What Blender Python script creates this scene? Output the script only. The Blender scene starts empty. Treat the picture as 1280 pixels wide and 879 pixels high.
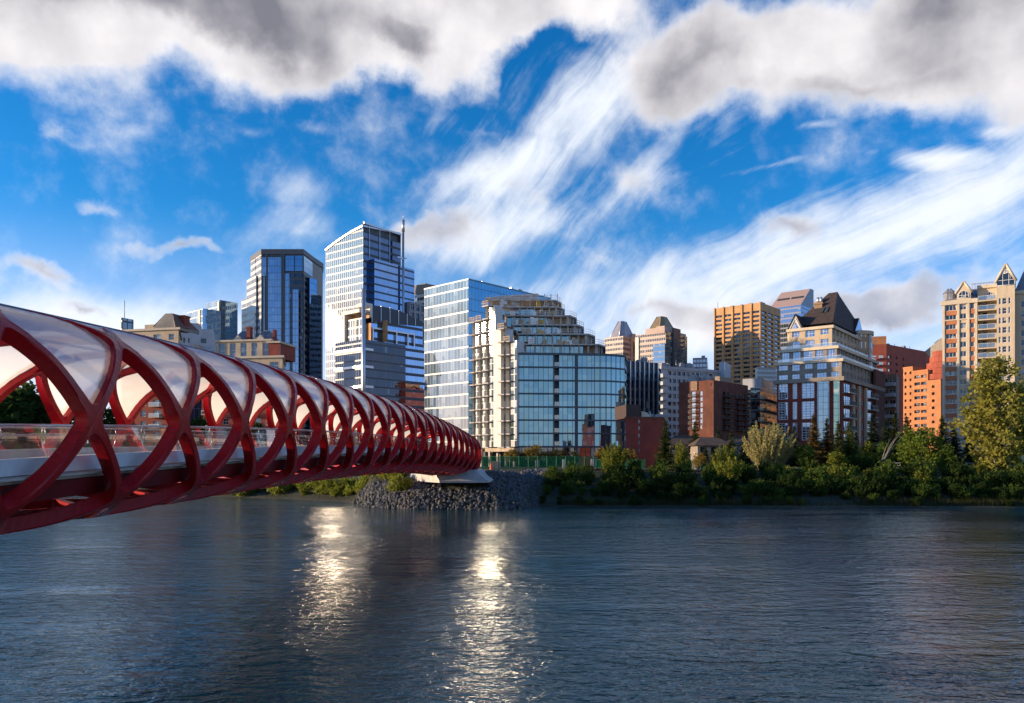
import bpy, math, random
from mathutils import Vector
R = math.radians
scene = bpy.context.scene
COL = scene.collection

# ------------------------------------------------------------------ camera
EYE = 6.6                      # eye height above the river (water is z = 0)
F, CX, HY = 960.0, 640.0, 572.0   # focal length, centre column and horizon row of the 1280 px photograph
cd = bpy.data.cameras.new('camera')
cam = bpy.data.objects.new('camera', cd); COL.objects.link(cam)
cam.location = (0, 0, EYE); cam.rotation_euler = (R(90), 0, 0)
cd.sensor_width = 36; cd.lens = 36 * F / 1280; cd.shift_y = (HY - 439.5) / 1280
cd.clip_start = 0.1; cd.clip_end = 20000
scene.camera = cam

# ------------------------------------------------------------------ light
SUN_AZ, SUN_EL = -92.0, 9.4   # degrees: azimuth from +Y (clockwise), elevation
scene.view_settings.view_transform = 'Standard'
scene.view_settings.look = 'None'
scene.view_settings.exposure = 0.5
scene.view_settings.gamma = 1.0
scene.view_settings.use_curve_mapping = False
try:
    scene.cycles.use_denoising = True
    scene.cycles.denoiser = 'OPENIMAGEDENOISE'
    scene.cycles.denoising_input_passes = 'RGB_ALBEDO_NORMAL'
    scene.cycles.max_bounces = 8; scene.cycles.glossy_bounces = 4; scene.cycles.diffuse_bounces = 3
    scene.cycles.transparent_max_bounces = 24; scene.cycles.transmission_bounces = 4
    scene.cycles.sample_clamp_indirect = 30.0
    scene.cycles.blur_glossy = 0.3
except Exception:
    pass
sd = bpy.data.lights.new('sun', 'SUN')
sd.energy = 5.0; sd.angle = R(0.55); sd.color = (1.0, 0.76, 0.50)
sun = bpy.data.objects.new('sun', sd); COL.objects.link(sun)
sdir = Vector((math.sin(R(SUN_AZ)) * math.cos(R(SUN_EL)), math.cos(R(SUN_AZ)) * math.cos(R(SUN_EL)), math.sin(R(SUN_EL))))
sun.rotation_euler = sdir.to_track_quat('Z', 'Y').to_euler()
sun.location = sdir * 500

# ------------------------------------------------------------------ node helpers
class N:
    """Tiny expression wrapper round shader node sockets."""
    def __init__(s, tree, sock): s.t, s.s = tree, sock
    def _m(s, op, b=None, c=None, clamp=False):
        n = s.t.nodes.new('ShaderNodeMath'); n.operation = op; n.use_clamp = clamp
        for i, v in enumerate((s, b, c)):
            if v is None: continue
            if isinstance(v, N): s.t.links.new(v.s, n.inputs[i])
            else: n.inputs[i].default_value = v
        return N(s.t, n.outputs[0])
    def __add__(s, b): return s._m('ADD', b)
    __radd__ = __add__
    def __sub__(s, b): return s._m('SUBTRACT', b)
    def __rsub__(s, b): return (s * -1.0) + b
    def __mul__(s, b): return s._m('MULTIPLY', b)
    __rmul__ = __mul__
    def __truediv__(s, b): return s._m('DIVIDE', b)
    def clamp(s): return s._m('ADD', 0.0, clamp=True)
    def op(s, o, b=None, c=None): return s._m(o, b, c)
    def smooth(s, a, b, lo=0.0, hi=1.0):
        n = s.t.nodes.new('ShaderNodeMapRange'); n.interpolation_type = 'SMOOTHSTEP'
        s.t.links.new(s.s, n.inputs[0])
        for i, v in zip((1, 2, 3, 4), (a, b, lo, hi)): n.inputs[i].default_value = v
        return N(s.t, n.outputs[0])

def new_tree(m):
    m.use_nodes = True; t = m.node_tree; t.nodes.clear(); return t
def node(t, typ, **kw):
    n = t.nodes.new(typ)
    for k, v in kw.items(): setattr(n, k, v)
    return n
def setin(t, n, **kw):
    for k, v in kw.items():
        k = k.replace('_', ' ')
        s = n.inputs[k]
        if isinstance(v, N): t.links.new(v.s, s)
        elif hasattr(v, 'is_output'): t.links.new(v, s)
        else: s.default_value = v
def noise(t, vec, scale, detail=4, rough=0.55, dist=0.0, out='Fac'):
    n = node(t, 'ShaderNodeTexNoise'); t.links.new(vec, n.inputs['Vector'])
    n.inputs['Scale'].default_value = scale; n.inputs['Detail'].default_value = detail
    n.inputs['Roughness'].default_value = rough; n.inputs['Distortion'].default_value = dist
    return N(t, n.outputs['Fac']) if out == 'Fac' else n.outputs['Color']
def mapping(t, vec, loc=(0, 0, 0), rot=(0, 0, 0), scale=(1, 1, 1), typ='POINT'):
    n = node(t, 'ShaderNodeMapping', vector_type=typ); t.links.new(vec, n.inputs['Vector'])
    n.inputs['Location'].default_value = loc; n.inputs['Rotation'].default_value = rot; n.inputs['Scale'].default_value = scale
    return n.outputs[0]
def mixc(t, fac, a, b, mode='MIX'):
    n = node(t, 'ShaderNodeMix', data_type='RGBA', blend_type=mode)
    for s, v in ((n.inputs[0], fac), (n.inputs[6], a), (n.inputs[7], b)):
        if isinstance(v, N): t.links.new(v.s, s)
        elif hasattr(v, 'is_output'): t.links.new(v, s)
        elif isinstance(v, (int, float)): s.default_value = v
        else: s.default_value = (*v[:3], 1)
    return n.outputs[2]

# ------------------------------------------------------------------ sky
world = bpy.data.worlds.new('World'); scene.world = world
t = new_tree(world)
def azel(px, py):
    x, y = (px - CX) / F, (HY - py) / F
    return math.atan(x), math.atan2(y, math.sqrt(1 + x * x))
tc = node(t, 'ShaderNodeTexCoord')
sep = node(t, 'ShaderNodeSeparateXYZ'); t.links.new(tc.outputs['Generated'], sep.inputs[0])
dx, dy, dz = (N(t, sep.outputs[i]) for i in range(3))
az = dx.op('ARCTAN2', dy); el = dz._m('ARCSINE')
cmb = node(t, 'ShaderNodeCombineXYZ'); t.links.new(az.s, cmb.inputs[0]); t.links.new(el.s, cmb.inputs[1])
V0 = cmb.outputs[0]
def warp(vec, scale, amp, detail=3):
    c = noise(t, vec, scale, detail, 0.55, 0, 'Color')
    s = node(t, 'ShaderNodeVectorMath', operation='SUBTRACT'); t.links.new(c, s.inputs[0]); s.inputs[1].default_value = (.5, .5, .5)
    m = node(t, 'ShaderNodeVectorMath', operation='MULTIPLY_ADD'); t.links.new(s.outputs[0], m.inputs[0])
    m.inputs[1].default_value = (amp, amp, 0); t.links.new(vec, m.inputs[2])
    return m.outputs[0]
def blobs(vec, lst):
    tot = None
    for (px, py, rx, ry, rot, w) in lst:
        a, e = azel(px, py)
        m = mapping(t, vec, (a, e, 0), (0, 0, R(rot)), (rx / F * math.cos(a) ** 2, ry / F * math.cos(a), 1), 'TEXTURE')
        g = node(t, 'ShaderNodeTexGradient', gradient_type='SPHERICAL'); t.links.new(m, g.inputs[0])
        v = N(t, g.outputs['Fac']) * w
        tot = v if tot is None else tot + v
    return tot
def rotscale(vec, deg, sc):
    return mapping(t, mapping(t, vec, rot=(0, 0, R(deg))), scale=sc)
Vw = warp(V0, 7.0, 0.13, 7)          # billowing warp for the cumulus
Vc = warp(V0, 3.5, 0.085, 3)         # softer warp for the cirrus
n1 = noise(t, V0, 9.0, 8, 0.58)
n1s = noise(t, mapping(t, V0, loc=(-0.022, -0.012, 0)), 5.5, 5, 0.5)
n1b = noise(t, V0, 5.5, 5, 0.5)
n2 = noise(t, V0, 4.5, 6, 0.6)
n3 = noise(t, V0, 30.0, 6, 0.6)
relief = n1s - n1b
# cumulus bank overhead
bank = blobs(Vw, [(150, -34, 440, 112, 0, 1.5), (400, 0, 330, 84, 4, 1.15), (590, 14, 230, 72, 6, 1.05), (60, 56, 230, 62, 0, .8), (720, 6, 150, 50, 0, .7),
                  (1050, 60, 330, 82, -4, 1.4), (1290, 65, 240, 94, 0, 1.4), (880, 75, 140, 56, 10, .8)])
hole = blobs(Vw, [(470, 0, 90, 20, 0, .9), (680, 92, 70, 50, 30, .75), (640, -6, 90, 22, 0, .8), (600, 130, 80, 20, 0, .4)])
bd = bank - hole + (n1 - 0.5) * 1.15 + (n3 - 0.5) * 0.40
bank_a = bd.smooth(-0.06, 0.70)
greyb = blobs(Vw, [(255, 2, 320, 84, 0, 1.5), (880, 70, 150, 62, 10, 1.0), (1080, 105, 330, 45, 0, .7), (1190, 0, 260, 60, 0, 1.0), (560, 10, 200, 40, 0, .5), (510, 42, 44, 24, -30, .9)])
lightb = blobs(Vw, [(250, 62, 190, 44, 0, 1.0), (1000, 40, 150, 50, 0, .8), (760, 60, 120, 40, 0, .5)])
grey = (greyb - lightb * 0.9 + (n2 - 0.5) * 1.0).smooth(0.0, 1.15)
Lb = (0.71 - grey * 0.62 + relief * 1.5 + (n3 - 0.5) * 0.07 + (1.0 - bd.smooth(0.1, 0.8)) * 0.16).clamp()
# small grey puffs
puff = blobs(Vw, [(40, 332, 100, 15, 0, .85), (240, 314, 110, 17, 0, .85), (110, 250, 60, 18, 0, .65), (110, 376, 70, 13, 0, .8), (70, 350, 50, 9, 0, .4), (100, 402, 130, 13, 0, .7),
                  (540, 290, 120, 30, 0, .95), (1040, 398, 300, 46, 4, 1.0), (820, 392, 220, 28, 0, .75), (1130, 402, 140, 44, 0, .6), (980, 280, 70, 24, -35, .5), (720, 305, 60, 20, -40, .5), (640, 244, 90, 18, 6, .5), (60, 163, 60, 20, 0, .5), (1000, 288, 60, 20, 0, .45), (800, 222, 60, 26, 0, .5)])
pd = puff + (n1 - 0.5) * 1.5 + (n3 - 0.5) * 0.5
puff_a = pd.smooth(0.2, 0.9)
Lp = (0.64 - (puff + (n2 - .5) * .9).smooth(0.15, 1.0) * 0.36 + relief * 1.6).clamp()
# cirrus: feathered streaks, steep in the central plume, shallow in the wedge to the right
cirb = blobs(Vc, [(660, 195, 230, 92, 42, 1.35), (755, 120, 150, 62, 42, 1.0), (590, 228, 130, 44, 18, .9), (850, 140, 120, 36, 54, 1.0), (905, 150, 66, 46, 55, 1.0), (545, 150, 46, 32, 40, .9),
                  (1000, 325, 470, 80, 20, 1.45), (1200, 240, 300, 48, 22, 1.0), (760, 355, 340, 50, 12, 1.0), (1250, 285, 240, 66, 22, 1.0),
                  (690, 285, 180, 60, 10, 1.0), (560, 315, 150, 44, 10, .7), (820, 228, 90, 44, 0, .75), (955, 219, 84, 11, -1, 1.1), (1165, 196, 80, 17, -4, 1.15), (1010, 168, 44, 10, 0, .9), (1085, 145, 74, 18, 10, .7), (1240, 155, 50, 12, -4, .8), (1080, 195, 30, 8, 0, .7),
                  (370, 245, 90, 56, 0, 1.0), (390, 168, 70, 20, 0, .8), (165, 172, 50, 18, 0, .8), (380, 300, 130, 32, 0, .75), (60, 392, 380, 60, 0, .9), (250, 365, 260, 84, 30, .55), (600, 405, 600, 56, 0, .6), (1100, 420, 500, 76, 0, 1.0), (30, 240, 160, 90, 0, .45), (150, 430, 420, 60, 0, .9), (300, 175, 44, 14, 0, .7), (90, 155, 60, 20, 0, .6)])
stp = noise(t, rotscale(Vc, -50, (2.6, 15.0, 1)), 2.0, 7, 0.62, .5)
stw = noise(t, rotscale(Vc, -21, (2.2, 19.0, 1)), 2.0, 7, 0.62, .4)
sel = az.smooth(azel(800, 0)[0], azel(930, 0)[0])
st = stp * (1.0 - sel) + stw * sel
st2 = noise(t, Vc, 20.0, 6, 0.62)
cd_ = cirb * 0.95 + (st - 0.5) * (az.smooth(azel(420, 0)[0], azel(640, 0)[0], 0.75, 1.75)) + (st2 - 0.5) * 0.9 + (n1 - 0.5) * 0.5
cir_a = cd_.smooth(0.30, 1.75) * 0.95
# rest of the dome: scattered cloud that only reflections and the light see much of
pz = node(t, 'ShaderNodeVectorMath', operation='DIVIDE')
c3 = node(t, 'ShaderNodeCombineXYZ'); zz = dz.op('MAXIMUM', 0.0) + 0.16
for i in range(3): t.links.new(zz.s, c3.inputs[i])
t.links.new(tc.outputs['Generated'], pz.inputs[0]); t.links.new(c3.outputs[0], pz.inputs[1])
nb = noise(t, pz.outputs[0], 0.9, 5, 0.58)
away = (az._m('ABSOLUTE')).smooth(R(38), R(60))
over = dz.smooth(0.52, 0.70)
rest_a = nb.smooth(0.54, 0.74) * away * (1.0 - over) * dz.smooth(0.0, 0.08) * 0.85
# clear sky
sky = node(t, 'ShaderNodeTexSky', sky_type='NISHITA')
sky.sun_disc = False; sky.sun_elevation = R(SUN_EL); sky.sun_rotation = R(SUN_AZ)
sky.air_density = 1.0; sky.dust_density = 0.6; sky.ozone_density = 3.0; sky.altitude = 1000
hsv = node(t, 'ShaderNodeHueSaturation'); t.links.new(sky.outputs[0], hsv.inputs['Color'])
hsv.inputs['Saturation'].default_value = 1.28; hsv.inputs['Value'].default_value = 1.0
tint = mixc(t, 1.0, hsv.outputs[0], mixc(t, dz.smooth(-0.02, 0.30), (0.98, 0.80, 1.30), (0.58, 1.02, 1.17)), 'MULTIPLY')
bg = node(t, 'ShaderNodeBackground'); t.links.new(tint, bg.inputs[0]); bg.inputs[1].default_value = 0.15
# cloud colours (radiance)
cum = mixc(t, Lb, (0.19, 0.19, 0.23), (0.92, 0.89, 0.90))
puf = mixc(t, Lp, (0.26, 0.28, 0.36), (0.92, 0.88, 0.88))
col = mixc(t, puff_a, (0.80, 0.84, 0.90), puf)
col = mixc(t, bank_a, col, cum)
col = mixc(t, rest_a, col, (0.62, 0.60, 0.62))
hz = dz.smooth(0.03, 0.30, 0.62, 0.0)
inv = (1.0 - hz) * (1.0 - cir_a) * (1.0 - puff_a * 0.85) * (1.0 - bank_a) * (1.0 - rest_a)
alpha = 1.0 - inv
bgc = node(t, 'ShaderNodeBackground'); t.links.new(col, bgc.inputs[0]); bgc.inputs[1].default_value = 0.88
ms = node(t, 'ShaderNodeMixShader'); t.links.new(alpha.s, ms.inputs[0]); t.links.new(bg.outputs[0], ms.inputs[1]); t.links.new(bgc.outputs[0], ms.inputs[2])
wo = node(t, 'ShaderNodeOutputWorld'); t.links.new(ms.outputs[0], wo.inputs[0])

# ------------------------------------------------------------------ mesh helpers
OFF = {}
class MB:
    """Collects polygons in world coordinates; build() links them as ONE mesh object."""
    def __init__(s): s.v, s.f, s.m, s.uv, s.sm = [], [], [], {}, set()
    def poly(s, pts, m=0, uv=None, smooth=False):
        b = len(s.v); s.v += [tuple(p) for p in pts]; i = len(s.f)
        s.f.append(tuple(range(b, b + len(pts)))); s.m.append(m)
        if uv: s.uv[i] = uv
        if smooth: s.sm.add(i)
    def hexa(s, c, m=0):     # c = 8 corners: bottom ring then top ring
        b = len(s.v); s.v += [tuple(p) for p in c]
        for q in ((3, 2, 1, 0), (4, 5, 6, 7), (0, 1, 5, 4), (1, 2, 6, 5), (2, 3, 7, 6), (3, 0, 4, 7)):
            s.f.append(tuple(b + k for k in q)); s.m.append(m)
    def box(s, x0, x1, y0, y1, z0, z1, m=0):
        s.hexa([(x0, y0, z0), (x1, y0, z0), (x1, y1, z0), (x0, y1, z0), (x0, y0, z1), (x1, y0, z1), (x1, y1, z1), (x0, y1, z1)], m)
    def prism(s, pts, z0, z1, m=0, top=None, mt=None, cap=True):   # pts counter-clockwise seen from above; top: other ring
        n = len(pts); top = top or pts; b = len(s.v)
        s.v += [(p[0], p[1], z0) for p in pts] + [(p[0], p[1], z1) for p in top]
        for i in range(n):
            j = (i + 1) % n; s.f.append((b + i, b + j, b + n + j, b + n + i)); s.m.append(m)
        if cap:
            s.f.append(tuple(b + n + i for i in range(n))); s.m.append(m if mt is None else mt)
            s.f.append(tuple(b + n - 1 - i for i in range(n))); s.m.append(m)
    def tube(s, pts, r, n=6, m=0, r2=None, smooth=True):
        pts = [Vector(p) for p in pts]; b = len(s.v); k = len(pts); r2 = r if r2 is None else r2
        for i, p in enumerate(pts):
            d = (pts[min(i + 1, k - 1)] - pts[max(i - 1, 0)]).normalized()
            a = d.cross(Vector((0, 0, 1)));  a = d.cross(Vector((1, 0, 0))) if a.length < .05 else a
            a.normalize(); c = d.cross(a); rr = r + (r2 - r) * i / max(1, k - 1)
            s.v += [tuple(p + a * (rr * math.cos(2 * math.pi * q / n)) + c * (rr * math.sin(2 * math.pi * q / n))) for q in range(n)]
        for i in range(k - 1):
            for q in range(n):
                w = (q + 1) % n; s.f.append((b + i * n + q, b + i * n + w, b + i * n + n + w, b + i * n + n + q)); s.m.append(m)
                if smooth: s.sm.add(len(s.f) - 1)
        s.f.append(tuple(b + q for q in range(n))[::-1]); s.m.append(m)
        s.f.append(tuple(b + (k - 1) * n + q for q in range(n))); s.m.append(m)
    def ring(s, secs, m=0, closed=False, smooth=False, caps=True):   # secs: list of equal cross-sections
        n = len(secs[0]); b = len(s.v)
        for c in secs: s.v += [tuple(p) for p in c]
        for i in range(len(secs) - 1):
            for q in range(n):
                w = (q + 1) % n; s.f.append((b + i * n + q, b + i * n + w, b + (i + 1) * n + w, b + (i + 1) * n + q)); s.m.append(m)
                if smooth: s.sm.add(len(s.f) - 1)
        if caps:
            s.f.append(tuple(b + q for q in range(n))[::-1]); s.m.append(m)
            s.f.append(tuple(b + (len(secs) - 1) * n + q for q in range(n))); s.m.append(m)
    def grid(s, rows, m=0, smooth=True, uv=None):
        n = len(rows[0]); b = len(s.v)
        for r in rows: s.v += [tuple(p) for p in r]
        for i in range(len(rows) - 1):
            for q in range(n - 1):
                s.f.append((b + i * n + q, b + i * n + q + 1, b + (i + 1) * n + q + 1, b + (i + 1) * n + q)); s.m.append(m)
                if smooth: s.sm.add(len(s.f) - 1)
    def mesh(s, name, mats, off=(0, 0, 0)):
        me = bpy.data.meshes.new(name)
        me.from_pydata([(a - off[0], b - off[1], c - off[2]) for a, b, c in s.v], [], s.f)
        for m in (mats if isinstance(mats, (list, tuple)) else [mats]): me.materials.append(m)
        me.polygons.foreach_set('material_index', s.m)
        if s.sm: me.polygons.foreach_set('use_smooth', [i in s.sm for i in range(len(s.f))])
        if s.uv:
            l = me.uv_layers.new(name='uv')
            for i, u in s.uv.items():
                for k, li in enumerate(me.polygons[i].loop_indices): l.data[li].uv = u[k]
        me.update(); return me
    def build(s, name, mats, parent=None, loc=None):
        off = OFF[parent] if parent is not None else Vector(loc or (0, 0, 0))
        o = bpy.data.objects.new(name, s.mesh(name, mats, off)); COL.objects.link(o); OFF[o] = off
        if parent is not None: o.parent = parent
        else: o.location = off
        return o

def tag(o, label=None, cat=None, group=None, kind=None):
    for k, v in (('label', label), ('category', cat), ('group', group), ('kind', kind)):
        if v: o[k] = v
    return o
def thing(name, label, cat, loc, group=None):
    o = bpy.data.objects.new(name, None); COL.objects.link(o); o.location = loc; OFF[o] = Vector(loc)
    o.empty_display_size = 0.5
    return tag(o, label, cat, group)
def put(name, mesh, loc, rz=0, parent=None, scale=None, rot=None):
    o = bpy.data.objects.new(name, mesh); COL.objects.link(o)
    loc = Vector(loc); OFF[o] = loc
    if parent is not None: o.parent = parent; o.location = loc - OFF[parent]
    else: o.location = loc
    o.rotation_euler = rot or (0, 0, rz)
    if scale: o.scale = scale
    return o
def PX(px, D): return (px - CX) / F * D           # world x of a photograph column at depth D
def PZ(py, D): return EYE + (HY - py) / F * D     # world z of a photograph row at depth D

# ------------------------------------------------------------------ materials
def mat(name, col, rough=.6, metal=0.0, spec=.5, var=.12, scale=1.5, bump=0.0, bscale=8.0, col2=None, coat=0.0, streak=.35):
    m = bpy.data.materials.new(name); t = new_tree(m)
    b = node(t, 'ShaderNodeBsdfPrincipled'); o = node(t, 'ShaderNodeOutputMaterial'); t.links.new(b.outputs[0], o.inputs[0])
    tc = node(t, 'ShaderNodeTexCoord')
    n = noise(t, tc.outputs['Object'], scale, 5, .6)
    c2 = col2 or tuple(c * (1 - 2 * var) for c in col); c1 = col if col2 else tuple(min(1, c * (1 + var)) for c in col)
    c = mixc(t, n.smooth(.3, .7), c2, c1)
    sk = noise(t, mapping(t, tc.outputs['Object'], scale=(1.1, 1.1, .09)), 1.6, 5, .6)
    c = mixc(t, sk.smooth(.45, .8) * streak, c, tuple(x * .45 for x in col)); t.links.new(c, b.inputs['Base Color'])
    setin(t, b, Roughness=(n - .5) * .15 + rough, Metallic=metal); b.inputs['Specular IOR Level'].default_value = spec
    if coat: b.inputs['Coat Weight'].default_value = coat; b.inputs['Coat Roughness'].default_value = .15
    if bump:
        bm = node(t, 'ShaderNodeBump'); nn = noise(t, tc.outputs['Object'], bscale, 5, .65); t.links.new(nn.s, bm.inputs['Height'])
        bm.inputs['Strength'].default_value = 1; bm.inputs['Distance'].default_value = bump; t.links.new(bm.outputs[0], b.inputs['Normal'])
    return m

def leafmat(name, c1, c2, trans=.35):
    m = bpy.data.materials.new(name); t = new_tree(m); o = node(t, 'ShaderNodeOutputMaterial')
    g = node(t, 'ShaderNodeNewGeometry'); oi = node(t, 'ShaderNodeObjectInfo')
    wn = node(t, 'ShaderNodeTexWhiteNoise', noise_dimensions='1D')
    r = N(t, g.outputs['Random Per Island']); c = mixc(t, r, c1, c2)
    c = mixc(t, N(t, oi.outputs['Random']) * .45, c, tuple(x * .55 for x in c1))
    d = node(t, 'ShaderNodeBsdfDiffuse'); tr = node(t, 'ShaderNodeBsdfTranslucent')
    t.links.new(c, d.inputs[0]); cc = mixc(t, .5, c, tuple(min(1, x * 1.5) for x in c2)); t.links.new(cc, tr.inputs[0])
    ms = node(t, 'ShaderNodeMixShader'); ms.inputs[0].default_value = trans
    t.links.new(d.outputs[0], ms.inputs[1]); t.links.new(tr.outputs[0], ms.inputs[2]); t.links.new(ms.outputs[0], o.inputs[0])
    return m

def facade_glass(name, tint=(.55, .7, .85), inner=(.02, .03, .045), fh=3.8, ms=1.5, band=.0, bandc=(.2, .22, .25), mullc=(.25, .27, .3),
                 mw=.06, hw=.05, rough=.03, refl=.45, jit=.006, blind=.12, bandmetal=.0, blindc=(.35, .33, .30), wob=.0015, sub=0):
    """Curtain-wall glazing: UVs in metres; each pane leans by its own hair so the reflections break up from pane to pane."""
    m = bpy.data.materials.new(name); t = new_tree(m); o = node(t, 'ShaderNodeOutputMaterial')
    uv = node(t, 'ShaderNodeUVMap'); sp = node(t, 'ShaderNodeSeparateXYZ'); t.links.new(uv.outputs[0], sp.inputs[0])
    u = N(t, sp.outputs[0]) / ms; v = N(t, sp.outputs[1]) / fh
    fu, fv = u._m('FRACT'), v._m('FRACT'); cu, cv = u._m('FLOOR'), v._m('FLOOR')
    c = node(t, 'ShaderNodeCombineXYZ'); t.links.new(cu.s, c.inputs[0]); t.links.new(cv.s, c.inputs[1])
    wn = node(t, 'ShaderNodeTexWhiteNoise', noise_dimensions='2D'); t.links.new(c.outputs[0], wn.inputs[0])
    val = N(t, wn.outputs['Value'])
    mull = fu.op('LESS_THAN', mw / ms).op('MAXIMUM', fv.op('LESS_THAN', hw / fh))
    if sub: mull = mull.op('MAXIMUM', (fv * float(sub))._m('FRACT').op('LESS_THAN', hw * sub / fh))
    # leaning panes + slight roller-wave distortion
    geo = node(t, 'ShaderNodeNewGeometry')
    tcn = node(t, 'ShaderNodeTexCoord')
    sub_ = node(t, 'ShaderNodeVectorMath', operation='SUBTRACT'); t.links.new(wn.outputs['Color'], sub_.inputs[0]); sub_.inputs[1].default_value = (.5, .5, .5)
    wobc = noise(t, tcn.outputs['Object'], .35, 2, .5, 0, 'Color')
    sb2 = node(t, 'ShaderNodeVectorMath', operation='SUBTRACT'); t.links.new(wobc, sb2.inputs[0]); sb2.inputs[1].default_value = (.5, .5, .5)
    ma = node(t, 'ShaderNodeVectorMath', operation='MULTIPLY_ADD'); t.links.new(sub_.outputs[0], ma.inputs[0]); ma.inputs[1].default_value = (jit,) * 3; t.links.new(geo.outputs['Normal'], ma.inputs[2])
    mb = node(t, 'ShaderNodeVectorMath', operation='MULTIPLY_ADD'); t.links.new(sb2.outputs[0], mb.inputs[0]); mb.inputs[1].default_value = (wob * 10,) * 3; t.links.new(ma.outputs[0], mb.inputs[2])
    nm = node(t, 'ShaderNodeVectorMath', operation='NORMALIZE'); t.links.new(mb.outputs[0], nm.inputs[0])
    ic = mixc(t, val.smooth(.2, .9), tuple(x * .5 for x in inner), inner)
    wn2 = node(t, 'ShaderNodeSeparateColor'); t.links.new(wn.outputs['Color'], wn2.inputs[0]); drop = N(t, wn2.outputs[1])
    ic = mixc(t, val.op('GREATER_THAN', 1 - blind * 1.6) * fv.op('GREATER_THAN', drop * .85), ic, blindc)
    d = node(t, 'ShaderNodeBsdfDiffuse'); t.links.new(ic, d.inputs[0])
    g = node(t, 'ShaderNodeBsdfGlossy', distribution='BECKMANN'); gc = mixc(t, val, tint, tuple(x * .86 for x in tint)); t.links.new(gc, g.inputs[0]); g.inputs['Roughness'].default_value = rough
    t.links.new(nm.outputs[0], g.inputs['Normal'])
    fr = node(t, 'ShaderNodeFresnel'); fr.inputs[0].default_value = 1.5
    fac = (N(t, fr.outputs[0]) * (1 - refl) + refl).clamp()
    mx = node(t, 'ShaderNodeMixShader'); t.links.new(fac.s, mx.inputs[0]); t.links.new(d.outputs[0], mx.inputs[1]); t.links.new(g.outputs[0], mx.inputs[2])
    fm = node(t, 'ShaderNodeBsdfPrincipled'); fm.inputs['Roughness'].default_value = .4; fm.inputs['Metallic'].default_value = bandmetal
    if band:
        bmask = fv.op('GREATER_THAN', 1 - band); fcol = mixc(t, bmask, mullc, mixc(t, val * .3, bandc, tuple(x * .7 for x in bandc))); mull = mull.op('MAXIMUM', bmask)
        t.links.new(fcol, fm.inputs['Base Color'])
    else: fm.inputs['Base Color'].default_value = (*mullc, 1)
    m2 = node(t, 'ShaderNodeMixShader'); t.links.new(mull.s, m2.inputs[0]); t.links.new(mx.outputs[0], m2.inputs[1]); t.links.new(fm.outputs[0], m2.inputs[2])
    t.links.new(m2.outputs[0], o.inputs[0]); return m

# ------------------------------------------------------------------ river
wm = bpy.data.materials.new('river_water'); t = new_tree(wm)
tc = node(t, 'ShaderNodeTexCoord'); P = tc.outputs['Object']
gl = node(t, 'ShaderNodeBsdfPrincipled'); o = node(t, 'ShaderNodeOutputMaterial'); t.links.new(gl.outputs[0], o.inputs[0])
gl.inputs['Base Color'].default_value = (.007, .048, .066, 1); gl.inputs['Roughness'].default_value = .065; gl.inputs['IOR'].default_value = 1.33; gl.inputs['Specular Tint'].default_value = (.74, .90, 1.0, 1)
big = noise(t, mapping(t, P, scale=(.035, .12, 1)), 1.0, 5, .6, .5)
w1 = noise(t, mapping(t, P, rot=(0, 0, .25), scale=(1.0, 1.8, 1)), 1.05, 3, .5, .7)
w2 = noise(t, mapping(t, P, rot=(0, 0, -.35), scale=(1.0, 1.5, 1)), 3.6, 3, .55, .4)
w3 = noise(t, mapping(t, P, scale=(.35, .6, 1)), 1.0, 2, .5)
amp = big.smooth(.32, .68, .40, 1.25)
h = (w1 * .110 + w2 * .034) * amp + w3 * .08
bm = node(t, 'ShaderNodeBump'); t.links.new(h.s, bm.inputs['Height']); bm.inputs['Strength'].default_value = 1.0; bm.inputs['Distance'].default_value = 1.0
t.links.new(bm.outputs[0], gl.inputs['Normal'])
b = MB(); b.poly([(-2500, -60, 0), (2500, -60, 0), (2500, 900, 0), (-2500, 900, 0)])
tag(b.build('river', wm), kind='structure')

# ------------------------------------------------------------------ far bank terrain
def lerp_tab(tab, x):
    if x <= tab[0][0]: return tab[0][1]
    for (x0, y0), (x1, y1) in zip(tab, tab[1:]):
        if x <= x1:
            k = (x - x0) / (x1 - x0); return y0 + (y1 - y0) * k
    return tab[-1][1]
SHORE = [(-2500, 1000), (-400, 260), (-160, 178), (-80, 148), (-52, 130), (-36, 122), (-24, 113), (-19.5, 103), (-13, 98.5), (-2, 97.2), (1.0, 98.5), (2.5, 103.5), (12, 103), (40, 102.5), (80, 102), (130, 101), (260, 95), (700, 60), (2500, 20)]
def shore(x): return lerp_tab(SHORE, x)
def ground_z(x, y):
    d = y - shore(x)
    wob = .35 * math.sin(x * .31 + y * .17) * math.sin(x * .13 - y * .23)
    if d < 0: return max(-3.0, d * .5)
    top = 4.45
    if -22 < x < 3.5: sl = 12.0 if x < -2 else 12.0 + (x + 2) * 1.6     # riprap mound is steep
    elif x <= -22: sl = 24.0
    else: sl = 20.0
    k = min(1, d / sl)
    z = top * (k * (2 - k)) if x > -22 else top * k ** .9
    z = min(z, .35 + d * .25) if x > 3.5 else z
    return z + wob * min(1, d / 6) * (1 if d < sl + 6 else .2)
mgrass = mat('bank_earth', (.030, .036, .017), .95, var=.3, scale=.35, bump=.15, bscale=2.5, col2=(.050, .044, .027))
mcity = mat('city_ground', (.10, .10, .10), .9, var=.2, scale=.08)
b = MB()
xs = [-2500, -1500, -900, -500, -300, -200] + [-160 + 4 * i for i in range(27)] + [-54 + 1.5 * i for i in range(40)] + [6 + 4 * i for i in range(35)] + [150, 190, 260, 400, 700, 1300, 2500]
ds = [-6, -2, -.5, 0, .5, 1, 1.7, 2.5, 3.4, 4.5, 6, 8, 10, 12.5, 15, 18, 21, 25, 32, 45, 70]
rows = [[(x, shore(x) + d, ground_z(x, shore(x) + d)) for x in xs] for d in ds]
b.grid(rows)
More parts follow.
